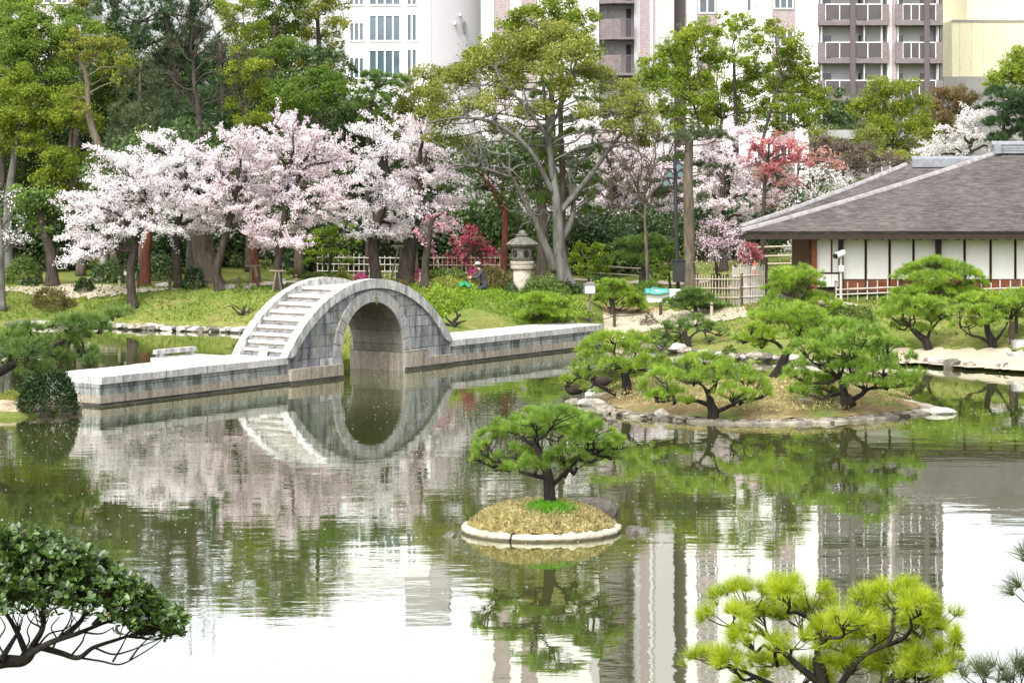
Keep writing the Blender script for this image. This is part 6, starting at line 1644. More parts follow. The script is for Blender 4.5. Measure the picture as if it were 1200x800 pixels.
# foreground, on the slope below the camera
pine('foreground_pine', 'lime green pine with twisting limbs in the near corner below the viewer', 13.6, [(985, 935), (975, 870), (968, 830), (962, 790), (958, 770)],
     [(870, 700, 34, 12), (912, 690, 30, 12), (940, 694, 26, 12), (850, 722, 26, 12), (896, 720, 34, 12), (936, 722, 28, 12), (1010, 706, 28, 12), (1046, 694, 30, 12), (1080, 708, 28, 12), (1024, 728, 32, 12), (1066, 730, 34, 12), (1106, 726, 24, 12), (970, 738, 30, 12), (1010, 752, 34, 12), (1054, 758, 34, 12), (1100, 756, 30, 14), (1130, 752, 16, 10), (830, 770, 26, 9), (862, 776, 26, 10), (904, 772, 28, 11), (946, 790, 24, 10), (1090, 786, 28, 12), (1000, 782, 24, 9), (890, 794, 22, 8), (880, 745, 22, 9), (925, 752, 22, 9), (985, 765, 24, 9), (1035, 784, 26, 9), (1068, 776, 24, 9), (1120, 776, 16, 9), (960, 712, 20, 9), (988, 724, 20, 9)],
     'pine_lime', 'bark_black', 0.058, 0.034, 0.078, 0.0028, 44, 1.5, 115, trunk2=([(960, 800), (930, 775), (900, 745), (872, 722), (850, 710)], [(968, 830), (990, 795), (1012, 768), (1040, 755), (1070, 740)], [(958, 790), (958, 750), (956, 735), (940, 718)], [(972, 840), (925, 812), (880, 790), (850, 778)], [(975, 850), (1030, 815), (1075, 785), (1098, 765)]), on_ground=False, spread=0.62, tw=1.0, low=0.35, twig=9, depth=0.8)
pine('edge_pine', 'dark green pine whose twigs peep in at the near right edge', 13.0, [(1260, 960), (1250, 860), (1240, 760), (1235, 690)],
     [(1216, 660, 26, 12), (1212, 690, 24, 12), (1236, 640, 24, 12), (1180, 786, 22, 8), (1150, 794, 24, 8), (1212, 790, 22, 10), (1222, 720, 16, 8)], 'pine_grey', 'bark_black', 0.09, 0.04, 0.11, 0.0036, 40, 1.0, 116, on_ground=False, spread=0.5, low=0.2, twig=6, depth=0.5)

# glossy leafed shrub in the near left corner
def near_shrub():
    Y = 13.6; s = F_PX / Y; r = np.random.default_rng(818)
    mb = MB()
    T = spline(path_px([(-120, 960), (-90, 860), (-40, 790), (0, 775), (28, 773), (40, 758)], Y), 6)
    mb.tube(T, np.linspace(0.065, 0.026, len(T)), 9)
    root = thing('glossy_shrub', 'glossy dark leafed shrub on crooked black stems in the near corner over the water', 'shrub', T[0])
    lim = []
    for pts in ([(32, 768), (60, 752), (90, 742), (120, 730), (150, 722)], [(30, 764), (20, 740), (8, 720), (-10, 700)], [(36, 760), (50, 735), (50, 712), (46, 690)], [(0, 775), (14, 752), (24, 735)], [(44, 757), (70, 764), (92, 770), (110, 758), (140, 748), (160, 742)], [(75, 745), (96, 725), (100, 705)], [(110, 733), (130, 710), (150, 700)], [(-10, 776), (-30, 745), (-40, 700)]):
        P = spline(path_px([(a, b, r.uniform(-.12, .12)) for a, b in pts], Y), 6); mb.tube(P, np.linspace(0.021, 0.007, len(P)), 7, False); lim.append(P)
    pts_low = [[(92, 770), (118, 774), (140, 778), (160, 769), (182, 755), (192, 746)], [(110, 758), (132, 766), (152, 762), (172, 754), (205, 742)], [(132, 775), (142, 758), (150, 742)], [(152, 773), (164, 757), (180, 742)], [(60, 762), (66, 748), (60, 735), (70, 722)], [(8, 772), (-2, 752), (6, 735), (0, 722)], [(44, 757), (58, 742), (78, 736), (88, 722)], [(20, 774), (34, 752), (32, 738), (40, 722)], [(84, 767), (96, 752), (100, 742), (112, 728)], [(66, 750), (80, 730), (84, 716)], [(96, 740), (118, 742), (134, 734)], [(50, 735), (36, 728), (30, 716)], [(-6, 778), (-14, 750), (-10, 730)]]
    for pts in pts_low:
        P = spline(path_px(pts, Y), 5); mb.tube(P, np.linspace(0.007, 0.0028, len(P)), 5, False)
    Lp = np.concatenate(lim)
    # crown: a sloping cushion of leaf rosettes
    def top(px): return np.interp(px, [-80, 0, 40, 90, 130, 160, 190, 212], [615, 622, 622, 640, 662, 680, 705, 722])
    def bot(px): return np.interp(px, [-80, 0, 60, 120, 160, 190, 212], [730, 720, 712, 722, 738, 744, 738])
    C_, D_ = [], []
    n = 0
    while n < 1500:
        px = r.uniform(-80, 214); t_, b_ = top(px), bot(px)
        f = r.uniform(0, 1) ** 1.35
        py = t_ + (b_ - t_) * f + r.normal() * 3 + (r.exponential(7) if r.uniform() < 0.1 else 0)
        dep = 0.42 * math.sqrt(max(0, 1 - ((px - 60) / 170) ** 2)) * (0.35 + 0.65 * f)
        q = at(px, py, Y + r.uniform(-1, 1) * dep)
        C_.append(q); D_.append(unit(np.array([r.normal() * 0.5 + (px - 70) / 240, r.normal() * 0.5 - 0.25, 0.9]))); n += 1
    C_ = np.array(C_); D_ = np.array(D_)
    for j in range(0, len(C_), 3):
        dd = np.linalg.norm(Lp - C_[j], axis=1); a = Lp[int(np.argmin(dd + r.uniform(0, 0.15, len(dd))))]
        limb(mb, a, C_[j], 0.005, 0.0022, r, -0.04, 0.2, 4, 2)
    mb.build('stems', M['bark_black'], root, True)
    # each rosette: 7 folded oval leaves
    Vs, Fs, n0 = [], [], 0
    for c, d_ in zip(C_, D_):
        k = r.integers(5, 9)
        for j in range(k):
            a = 2 * math.pi * j / k + r.uniform(-.3, .3)
            b1 = unit(np.cross(d_, np.array([0.3, 0.9, 0.2]))); b2_ = np.cross(d_, b1)
            o_ = unit((b1 * math.cos(a) + b2_ * math.sin(a)) * r.uniform(0.7, 1.1) + d_ * r.uniform(0.25, 0.9))
            sd = unit(np.cross(o_, d_)); up = np.cross(sd, o_)
            L = r.uniform(0.024, 0.058); W = L * r.uniform(0.2, 0.28)
            p0 = c + o_ * 0.006
            V = [p0, p0 + o_ * L * 0.3 + sd * W * 0.85 + up * L * 0.05, p0 + o_ * L * 0.7 + sd * W + up * L * 0.03, p0 + o_ * L - up * L * 0.04, p0 + o_ * L * 0.7 - sd * W + up * L * 0.03, p0 + o_ * L * 0.3 - sd * W * 0.85 + up * L * 0.05, p0 + o_ * L * 0.5 - up * L * 0.03]
            Vs += V; Fs += [(n0, n0 + 1, n0 + 6), (n0 + 1, n0 + 2, n0 + 6), (n0 + 2, n0 + 3, n0 + 6), (n0 + 3, n0 + 4, n0 + 6), (n0 + 4, n0 + 5, n0 + 6), (n0 + 5, n0, n0 + 6)]; n0 += 7
    part('crown', np.array(Vs), np.array(Fs), M['leaf_glossy'], root, True)
near_shrub()

# ------------------------------------------------------------------ shrubs
dome('round_shrub', 'round glossy dark shrub at the causeway end over the water', 56, 474, 36, 52, 'leaf_glossfar', 0.075, 5, Y=60.2, dens=0.9, loose=0.025)
dome('clipped_dome', 'large smooth clipped dome bush under the gnarled tree', 28, 333, 22, 32, 'azalea_clip', 0.08, 1, dens=0.8, loose=0.02)
dome('clipped_bush', 'flat topped green clipped bush on the bank in front of the big dome', 55, 342, 19, 19, 'azalea_clip', 0.08, 2, dens=0.8, loose=0.05, Y=93)
dome('twiggy_bush', 'brown twiggy bush hanging down the bank below the green clipped bush', 57, 362, 20, 24, 'azalea_brown', 0.08, 3, dens=0.55, loose=0.12)
dome('twiggy_bush', 'small low brown twiggy bush on the open bank', 80, 360, 9, 9, 'azalea_brown', 0.07, 33, dens=0.5, loose=0.15)
dome('leafy_bush', 'small dark glossy bush beside the sand path near the brown bush', 99, 341, 12, 14, 'leaf_glossfar', 0.1, 4, dens=0.8, loose=0.08)
dome('leafy_bush', 'pale variegated low bush between the big dome and the path', 35, 336, 10, 10, 'leaf_glossfar', 0.11, 41, dens=0.6, loose=0.15)
dome('leafy_bush', 'glossy bush under the third cherry with shiny leaves', 227, 338, 14, 24, 'leaf_glossfar', 0.12, 42, dens=0.7, loose=0.1)
dome('clipped_hedge', 'dark clipped bush mass behind the red pine trunk', 185, 333, 26, 30, 'leaf_darkmid', 0.11, 43, dens=0.7, loose=0.06, Y=103)
dome('clipped_hedge', 'dark clipped bush under the leaning white cherry', 128, 334, 22, 26, 'leaf_darkmid', 0.11, 44, dens=0.7, loose=0.06, Y=102)
dome('clipped_hedge', 'low grey green rectangular hedge behind the bridge steps', 381, 331, 26, 15, 'azalea_clip', 0.08, 45, dens=0.8, loose=0.015, squash=0.5, Y=99)
dome('yellow_bush', 'yellow flowering bush beside the low hedge', 401, 332, 11, 20, 'leaf_yellow', 0.1, 46, dens=0.45, loose=0.2, Y=98)
dome('magenta_azalea', 'small magenta azalea in bloom behind the bridge crest', 423, 327, 8, 14, 'blossom_magenta', 0.09, 47, dens=0.6, loose=0.18, Y=100)
dome('magenta_azalea', 'small rose azalea between the mossy and the slim cherry trunks', 487, 326, 8, 14, 'blossom_magenta', 0.09, 48, dens=0.6, loose=0.18, Y=101)
dome('magenta_azalea', 'hot pink azalea below the crimson peach tree', 554, 326, 6, 13, 'blossom_magenta', 0.08, 49, dens=0.6, loose=0.18, Y=103)
dome('clipped_bush', 'flat green clipped bush with two tiers beside the slim cherry', 524, 326, 25, 20, 'azalea_clip', 0.09, 50, dens=0.8, loose=0.05, squash=0.7, Y=98)
dome('twiggy_bush', 'pale green loose bush in front of the two tiered clipped bush', 524, 338, 20, 16, 'leaf_olive', 0.09, 51, dens=0.6, loose=0.14, Y=94.5)
dome('clipped_bush', 'brown green clipped mound behind the gardener', 575, 338, 26, 25, 'azalea_brown', 0.08, 52, dens=0.9, loose=0.03, Y=97)
dome('lime_bush', 'lime green bush on the lawn edge beside the bridge foot', 517, 372, 24, 34, 'azalea_lime', 0.08, 53, dens=0.7, loose=0.16)
dome('lime_bush', 'lime green bush next to the gardener and the green sheet', 545, 352, 18, 20, 'azalea_lime', 0.08, 54, dens=0.7, loose=0.16, Y=90)
dome('lime_bush', 'low lime tuft at the bridge crest end of the lawn', 488, 345, 20, 14, 'azalea_lime', 0.08, 55, dens=0.7, loose=0.16, Y=92)
dome('clipped_ball', 'dark green clipped ball beside the lantern pillar', 599, 356, 9, 16, 'leaf_darkmid', 0.08, 56, dens=0.8, loose=0.02, Y=90)
dome('clipped_bush', 'soft green bush in front of the lantern pillar', 638, 348, 26, 20, 'azalea_clip', 0.09, 57, dens=0.6, loose=0.1, Y=92)
dome('clipped_bush', 'bluish green bush at the foot of the spreading grey tree', 664, 344, 18, 14, 'leaf_glossfar', 0.1, 58, dens=0.6, loose=0.12, Y=93)
dome('clipped_bush', 'dark low clipped bush behind the lantern towards the grey trunk', 630, 334, 14, 13, 'leaf_darkmid', 0.09, 59, dens=0.8, loose=0.04, Y=97)
dome('leafy_bush', 'shiny broad leafed bush behind the little roofed lamp', 707, 336, 20, 20, 'leaf_glossfar', 0.14, 60, dens=0.55, loose=0.14, Y=95)
dome('leafy_bush', 'shiny dark bush against the bamboo gate under the weeping cherry', 843, 345, 10, 20, 'leaf_glossfar', 0.12, 61, dens=0.5, loose=0.15, Y=94)
dome('clipped_bush', 'low olive bush beside the bamboo gate end', 888, 366, 14, 12, 'leaf_olive', 0.09, 62, dens=0.6, loose=0.1)
dome('clipped_bush', 'small green tuft on the rocky shore under the bowed pine', 855, 418, 8, 10, 'azalea_clip', 0.09, 63, dens=0.6, loose=0.14)
dome('low_bush', 'low green plants on the ochre point beside the round shrub', 12, 474, 18, 14, 'leaf_olive', 0.06, 64, dens=0.5, loose=0.2, Y=61.5)
dome('red_twig_bush', 'little reddish twig bush beside the path rope', 761, 381, 8, 12, 'twig_brown', 0.07, 65, dens=0.4, loose=0.25)
dome('clipped_bush', 'grey green bush behind the path pine towards the russet tree', 655, 384, 10, 8, 'leaf_olive', 0.08, 66, dens=0.4, loose=0.2)

# fallen petals adrift on the pond
r = np.random.default_rng(2024)
n = 5200
P = np.column_stack([r.uniform(-16, 18, n), 26 + 50 * r.uniform(0, 1, n) ** 0.8, np.full(n, 0.006)])
P = P[pond_sd(P[:, 0], P[:, 1]) < -0.4]
keep = (np.sin(P[:, 0] * 0.5 + 0.13 * P[:, 1]) + np.sin(P[:, 1] * 0.35) + r.normal(size=len(P)) * 0.9) > 0.4
P = P[keep]
a = r.uniform(0, 6.28, len(P)); sz = r.uniform(0.016, 0.032, len(P))
cx, sx = np.cos(a) * sz, np.sin(a) * sz
Z0 = np.zeros(len(P))
V = np.stack([P + np.column_stack([cx, sx, Z0]), P + np.column_stack([-sx * .6, cx * .6, Z0 + .003]), P + np.column_stack([-cx, -sx, Z0]), P + np.column_stack([sx * .6, -cx * .6, Z0 + .003])], 1).reshape(-1, 3)
o = part('petals', V, np.arange(4 * len(P)).reshape(-1, 4), M['blossom']); tag(o, kind='stuff')

# more clipped shrubs on the middle bank
dome('clipped_bush', 'soft lime bush half way between the lamp and the low pine', 676, 372, 16, 16, 'azalea_lime', 0.08, 67, dens=0.7, loose=0.14)
dome('clipped_bush', 'small rounded bush at the foot of the lantern mound towards the lamp', 652, 358, 18, 14, 'azalea_clip', 0.08, 68, dens=0.8, loose=0.08)
dome('clipped_bush', 'dark rounded bush behind the white tub', 762, 350, 20, 18, 'leaf_green', 0.09, 69, dens=0.7, loose=0.1, Y=95)
dome('clipped_bush', 'low green bush along the path, nearest the bamboo lattice screen', 838, 362, 18, 10, 'azalea_clip', 0.08, 70, dens=0.7, loose=0.1)
dome('clipped_bush', 'bright green cushion on the lawn above the shore rocks', 890, 396, 22, 12, 'azalea_lime', 0.08, 71, dens=0.7, loose=0.1)
dome('clipped_bush', 'green cushion under the camera pole', 1000, 372, 24, 14, 'azalea_clip', 0.08, 72, dens=0.7, loose=0.1)
dome('clipped_bush', 'lime bush spilling to the shore rocks beneath the small open pine', 770, 402, 16, 12, 'azalea_lime', 0.08, 73, dens=0.7, loose=0.16)
dome('clipped_bush', 'brown green low mound between the mossy cherry and the two tiered bush', 462, 329, 20, 9, 'azalea_brown', 0.08, 74, dens=0.8, loose=0.05, Y=98.5)
# ------------------------------------------------------------------ stone lantern
lg = base(612, 341); Yl = 94.5; lg = gp(612, Yl); sl = F_PX / Yl
def lz(py): return CAM_H - (py - HOR) / F_PX * Yl
lan = thing('stone_lantern', 'big stone lantern with a wide mossy cap on a thick pale pillar', 'stone lantern', lg)
m = MB(); m.lathe([(0.40, lg[2] - 0.1), (0.39, lg[2] + 0.3), (0.36, lz(330)), (0.37, lz(315.5))], lg[0], lg[1], 20); m.build('pillar', M['st_pillar'], lan, True)
m = MB(); m.lathe([(0.38, lz(316)), (0.46, lz(314.5)), (0.47, lz(311)), (0.44, lz(310)), (0.48, lz(309.5)), (0.5, lz(306.5)), (0.46, lz(306))], lg[0], lg[1], 20); m.build('platform', M['st_pillar'], lan)
m = MB(); m.lathe([(0.38, lz(305.9)), (0.45, lz(303)), (0.47, lz(297)), (0.43, lz(290)), (0.40, lz(289))], lg[0], lg[1], 8); fb = m.build('fire_box', M['st_lantern'], lan)
m = MB()
for a in (-2.3, -1.2, -0.1, 3.1):
    ca, sa = math.cos(a), math.sin(a)
    V = [(lg[0] + 0.452 * ca + 0.12 * math.cos(b) * -sa, lg[1] + 0.452 * sa + 0.12 * math.cos(b) * ca, lz(297) + 0.15 * math.sin(b)) for b in np.linspace(0, 2 * math.pi, 14, endpoint=False)]
    W_ = [(v[0] + 0.01 * ca, v[1] + 0.01 * sa, v[2]) for v in V]
    m.add(V + W_, [tuple(range(14, 28))] + [(i, (i + 1) % 14, 14 + (i + 1) % 14, 14 + i) for i in range(14)])
m.build('light_openings', M['void'], fb)
m = MB(); prof = [(0.4, lz(289)), (0.62, lz(288.5)), (0.68, lz(286)), (0.62, lz(284.5)), (0.45, lz(281)), (0.28, lz(278.5)), (0.22, lz(277))]; m.lathe(prof, lg[0], lg[1], 8); m.build('cap', M['st_lantern'], lan)
m = MB(); m.lathe([(0.2, lz(277)), (0.25, lz(275.8)), (0.24, lz(274.6)), (0.14, lz(274)), (0.17, lz(272.5)), (0.12, lz(271)), (0.02, lz(269.5))], lg[0], lg[1], 12); m.build('finial', M['st_lantern'], lan, True)

# ------------------------------------------------------------------ bamboo fences
M['bamboo'] = plain('weathered_bamboo', (0.36, 0.31, 0.23), 0.75, 0.25, 4, 0.1, 0.2, (3, 3, 0.4))
M['bamboo_grey'] = plain('grey_bamboo', (0.46, 0.43, 0.38), 0.75, 0.22, 4, 0.1, 0.2, (3, 3, 0.4))
M['post_brown'] = plain('fence_post', (0.07, 0.05, 0.038), 0.85, 0.3, 5, 0.2, 0.2)
M['rope'] = plain('straw_rope', (0.05, 0.045, 0.035), 0.9, 0.2, 8)
def lattice(name, label, p0, p1, h, step, rails, mat, posts=4, group=None, jit=0.04, cat='fence', rad=0.022):
    root = thing(name, label, cat, p0)
    L = math.hypot(p1[0] - p0[0], p1[1] - p0[1]); d_ = np.array([(p1[0] - p0[0]) / L, (p1[1] - p0[1]) / L, 0]); nrm = np.array([-d_[1], d_[0], 0])
    r = np.random.default_rng(int(abs(p0[0] * 100)))
    m = MB(); x = 0.0
    while x < L:
        q = np.array(p0) + d_ * x; z = gz1(q[0], q[1])
        m.tube([q * [1, 1, 0] + [0, 0, z - 0.05], q * [1, 1, 0] + [0, 0, z + h * (1 + jit * r.normal())]], rad, 6); x += step * r.uniform(0.85, 1.15)
    if step < 1: m.build('bamboo_screen', M[mat], root)
    for f in rails:
        q0 = np.array(p0) - nrm * rad * 2.1; q1 = np.array(p1) - nrm * rad * 2.1
        m = MB(); m.tube([q0 * [1, 1, 0] + [0, 0, gz1(p0[0], p0[1]) + h * f], (q0 + q1) / 2 * [1, 1, 0] + [0, 0, (gz1(p0[0], p0[1]) + gz1(p1[0], p1[1])) / 2 + h * f], q1 * [1, 1, 0] + [0, 0, gz1(p1[0], p1[1]) + h * f]], rad * 1.05, 6); m.build('rail', M[mat], root)
    for k in range(posts):
        q = np.array(p0) + d_ * L * k / max(1, posts - 1) + nrm * rad * 3; z = gz1(q[0], q[1])
        m = MB(); m.tube([q * [1, 1, 0] + [0, 0, z - 0.1], q * [1, 1, 0] + [0, 0, z + h * 1.04]], 0.055, 8); m.build('post', M['post_brown'], root)
    return root
lattice('bamboo_fence', 'low pale bamboo lattice fence under the crimson peach tree', gp(497, 104.5), gp(604, 104.5), 1.1, 0.22, (0.3, 0.62, 0.92), 'bamboo', 5)
lattice('bamboo_fence', 'low pale bamboo lattice fence behind the bridge crest and low hedge', gp(372, 106), gp(470, 106), 1.0, 0.24, (0.3, 0.62, 0.92), 'bamboo_grey', 4)
lattice('bamboo_gate', 'tall weathered bamboo lattice screen across the garden path', base(816, 357), base(868, 358), 1.15, 0.17, (0.25, 0.55, 0.85), 'bamboo', 4)
lattice('bamboo_gate', 'tall grey brushwood and bamboo gate beside the tiered pine', base(859, 357.5), base(896, 356), 1.45, 0.1, (0.2, 0.45, 0.75), 'bamboo_grey', 3)
lattice('picket_fence', 'pale bamboo picket fence under the tea house screens near the camera pole', gp(980, 83.1), gp(1056, 83.1), 0.72, 0.36, (0.62, 0.36), 'bamboo_grey', 3)
lattice('picket_fence', 'pale bamboo picket fence at the house beyond the broad pine', gp(1150, 83.1), gp(1230, 83.1), 0.72, 0.36, (0.62, 0.36), 'bamboo_grey', 3)
lattice('rail_fence', 'old bamboo rail fence beyond the gate and the roadwork cone', gp(866, 106.5), gp(930, 105.5), 1.2, 1.2, (0.3, 0.6, 0.95), 'bamboo', 3, rad=0.04)
lattice('rail_fence', 'low bamboo rail in the shade behind the shiny bush', gp(690, 103), gp(764, 103), 0.8, 1.4, (0.55, 0.95), 'bamboo', 3, rad=0.03)
# rope fence along the path
def rope_posts(label, pxs, grp):
    prev = None
    for i, (px, py) in enumerate(pxs):
        g = base(px, py)
        o = thing('rope_post', label, 'post', g, group=grp)
        m = MB(); m.tube([(g[0], g[1], g[2] - 0.1), (g[0], g[1], g[2] + 0.52)], 0.06, 8); m.build('stake', M['post_brown'] if i % 3 else M['bamboo'], o)
        m = MB(); m.tube([(g[0], g[1], g[2] + 0.40), (g[0], g[1], g[2] + 0.46)], 0.068, 8); m.build('binding', M['rope'], o)
        if prev is not None:
            a = np.array(prev) + [0, 0, 0.43]; b_ = np.array(g) + [0, 0, 0.43]
            P = [a + (b_ - a) * f + np.array([0, 0, -0.16 * math.sin(math.pi * f)]) for f in np.linspace(0, 1, 8)]
            m = MB(); m.tube(P, 0.014, 5); m.build('rope', M['rope'], o)
        prev = g
rope_posts('short stake holding the sagging rope beside the sandy path', [(671, 385), (720, 384), (774, 370), (834, 371)], 'rope stakes along the path')
rope_posts('short dark stake of the rope line below the cherries', [(140, 339), (162, 339), (199, 340), (231, 338), (280, 338), (302, 338), (347, 336)], 'rope stakes under the cherries')
rope_posts('short dark stake of the rope line behind the bridge crest', [(406, 333), (430, 331), (465, 333), (493, 334)], 'rope stakes behind the bridge')
# bamboo props
M['prop_wood'] = plain('weathered_prop', (0.17, 0.145, 0.11), 0.85, 0.25, 4, 0.1, 0.2)
def prop(label, Y, feet, topp):
    t_ = at(topp[0], topp[1], Y)
    g0 = gp(feet[0][0], Y)
    o = thing('bamboo_prop', label, 'prop', g0)
    for i, f in enumerate(feet):
        g = gp(f[0], Y + f[1]); m = MB(); m.tube([g - [0, 0, 0.1], t_ + np.array([(i - 0.5) * 0.1, 0, 0])], 0.045, 7); m.build('leg', M['prop_wood'], o)
    m = MB(); m.tube([t_ + [-0.35, 0, -0.02], t_ + [0.35, 0, -0.02]], 0.04, 7); m.build('crossbar', M['prop_wood'], o)
prop('bamboo tripod propping the red pine near the bridge', 98, [(289, 0), (304, -0.4)], (297, 311))
prop('pale wooden prop frame leaning against the mossy cherry', 102, [(457, 0), (466, 0.5)], (469, 288))
prop('bamboo prop frame beside the trunk directly behind the bridge steps', 95.2, [(319, 0), (330, 0.2)], (325, 317))
# ------------------------------------------------------------------ little roofed lamp
M['lamp_white'] = plain('lamp_panel', (0.74, 0.74, 0.72), 0.5, 0.03)
M['lamp_metal'] = plain('lamp_metal', (0.12, 0.115, 0.11), 0.45, 0.2, 6, 0, 0.4)
g = base(691, 377); sY = g[1]; sc = F_PX / sY
def yz(py): return CAM_H - (py - HOR) / F_PX * sY
lamp = thing('garden_lamp', 'small white garden lamp with a dark roof on a thin post by the causeway end', 'lamp', g)
m = MB(); m.tube([(g[0], g[1], g[2] - 0.1), (g[0], g[1], yz(344))], 0.035, 8); m.build('post', M['lamp_metal'], lamp)
m = MB(); m.box(g[0] - 0.19, g[0] + 0.19, g[1] - 0.15, g[1] + 0.15, yz(343), yz(334)); hd = m.build('lamp_box', M['lamp_white'], lamp)
m = MB()
for sx in (-1, 1):
    for sy_ in (-1, 1): m.box(g[0] + sx * 0.2 - 0.018, g[0] + sx * 0.2 + 0.018, g[1] + sy_ * 0.16 - 0.018, g[1] + sy_ * 0.16 + 0.018, yz(344), yz(333.6))
m.box(g[0] - 0.22, g[0] + 0.22, g[1] - 0.18, g[1] + 0.18, yz(344.3), yz(343.1)); m.build('frame', M['lamp_metal'], hd)
m = MB(); a_, b_ = 0.25, 0.2; z0, z1 = yz(333.5), yz(330)
m.add([(g[0] - a_, g[1] - b_, z0), (g[0] + a_, g[1] - b_, z0), (g[0] + a_, g[1] + b_, z0), (g[0] - a_, g[1] + b_, z0), (g[0] - .07, g[1], z1), (g[0] + .07, g[1], z1)], [(3, 2, 1, 0), (0, 1, 5, 4), (1, 2, 5), (2, 3, 4, 5), (3, 0, 4)])
m.build('roof', M['lamp_metal'], lamp)
g = base(148, 339); o = thing('garden_lamp', 'small square lamp glowing pale on a stake beside the white cherry props', 'lamp', g)
m = MB(); m.tube([(g[0], g[1], g[2] - 0.1), (g[0], g[1], g[2] + 0.6)], 0.03, 7); m.build('post', M['lamp_metal'], o)
m = MB(); m.box(g[0] - 0.09, g[0] + 0.09, g[1] - 0.08, g[1] + 0.08, g[2] + 0.601, g[2] + 0.76); m.build('lamp_box', M['lamp_white'], o)
m = MB(); m.box(g[0] - 0.12, g[0] + 0.12, g[1] - 0.11, g[1] + 0.11, g[2] + 0.761, g[2] + 0.79); m.build('roof', M['lamp_metal'], o)
# ------------------------------------------------------------------ lamp mast
M['mast'] = plain('black_mast', (0.02, 0.02, 0.022), 0.5, 0.2, 4, 0, 0.4)
M['glass_teal'] = plain('floodlight_glass', (0.3, 0.42, 0.45), 0.15, 0.2, 3, 0, 0.6)
g = gp(794, 95.5); Ym = 95.5
def mz(py): return CAM_H - (py - HOR) / F_PX * Ym
def mx_(px): return (px - 600) / F_PX * Ym
mast = thing('floodlight_mast', 'black mast with clustered floodlights and cabinets beside the stripped trunk', 'floodlight mast', g)
m = MB(); m.tube([(mx_(795), Ym, g[2] - 0.1), (mx_(792), Ym, mz(250)), (mx_(791), Ym, mz(186))], 0.085, 10); m.build('pole', M['mast'], mast)
m = MB(); m.tube([(mx_(778), Ym - .1, mz(198)), (mx_(800), Ym - .1, mz(198))], 0.035, 7); m.tube([(mx_(776), Ym - .1, mz(209)), (mx_(798), Ym - .1, mz(209))], 0.035, 7); m.tube([(mx_(788), Ym, mz(190)), (mx_(802), Ym, mz(188))], 0.03, 7); m.build('crossarm', M['mast'], mast)
for (px, py) in ((784, 203), (797, 203), (780, 213), (795, 194)):
    m = MB(); x0 = mx_(px); z0 = mz(py)
    m.lathe([(0.05, 0.12), (0.13, 0.08), (0.16, -0.08), (0.15, -0.12)], 0, 0, 10)
    V = np.concatenate(m.V); a = R(55); V2 = np.column_stack([V[:, 0], V[:, 1] * math.cos(a) + V[:, 2] * math.sin(a), -V[:, 1] * math.sin(a) + V[:, 2] * math.cos(a)]) + [x0, Ym - 0.22, z0]
    fl = part('floodlight', V2, m.F, M['mast'], mast)
    gl = MB(); gl.lathe([(0.13, -0.121), (0.13, -0.13)], 0, 0, 10); V = np.concatenate(gl.V); V2 = np.column_stack([V[:, 0], V[:, 1] * math.cos(a) + V[:, 2] * math.sin(a), -V[:, 1] * math.sin(a) + V[:, 2] * math.cos(a)]) + [x0, Ym - 0.22, z0]
    part('lens', V2, gl.F, M['glass_teal'], fl)
m = MB(); m.box(mx_(788), mx_(802), Ym - 0.45, Ym - 0.1, mz(330), mz(305)); cbn = m.build('cabinet', M['mast'], mast)
m = MB(); m.box(mx_(787), mx_(803), Ym - 0.5, Ym - 0.05, mz(305) + 0.002, mz(304)); m.build('roof', M['mast'], cbn)
# ------------------------------------------------------------------ camera pole in front of the house
g = gp(985.5, 82.6); Yp = 82.6
def cz(py): return CAM_H - (py - HOR) / F_PX * Yp
def cx2(px): return (px - 600) / F_PX * Yp
cp = thing('security_camera', 'white security camera on a slim pole in front of the tea house', 'security camera', g)
m = MB(); m.tube([(g[0], Yp, g[2] - 0.1), (g[0], Yp, cz(298))], 0.045, 10); m.build('pole', M['bamboo_grey'], cp)
m = MB(); m.tube([(cx2(988), Yp, cz(296.3)), (cx2(978), Yp - 0.3, cz(299.5))], 0.11, 14); hs_ = m.build('housing', M['b_metal'], cp)
m = MB(); m.tube([(cx2(978), Yp - 0.3, cz(299.5)), (cx2(977), Yp - 0.33, cz(299.9))], 0.1, 14); m.build('lens', M['void'], hs_)
m = MB(); m.add([(cx2(990), Yp - .1, cz(293.5)), (cx2(990), Yp + .12, cz(293.5)), (cx2(977), Yp - .2, cz(297)), (cx2(977), Yp - .42, cz(297)), (cx2(990), Yp - .1, cz(293)), (cx2(990), Yp + .12, cz(293)), (cx2(977), Yp - .2, cz(296.5)), (cx2(977), Yp - .42, cz(296.5))], [(0, 1, 2, 3), (7, 6, 5, 4), (0, 3, 7, 4), (1, 5, 6, 2), (2, 6, 7, 3), (0, 4, 5, 1)]); m.build('sunshield', M['b_metal'], hs_)
m = MB(); m.box(g[0] - 0.09, g[0] + 0.09, Yp - 0.12, Yp - 0.046, cz(318), cz(311)); m.build('junction_box', M['b_metal'], cp)
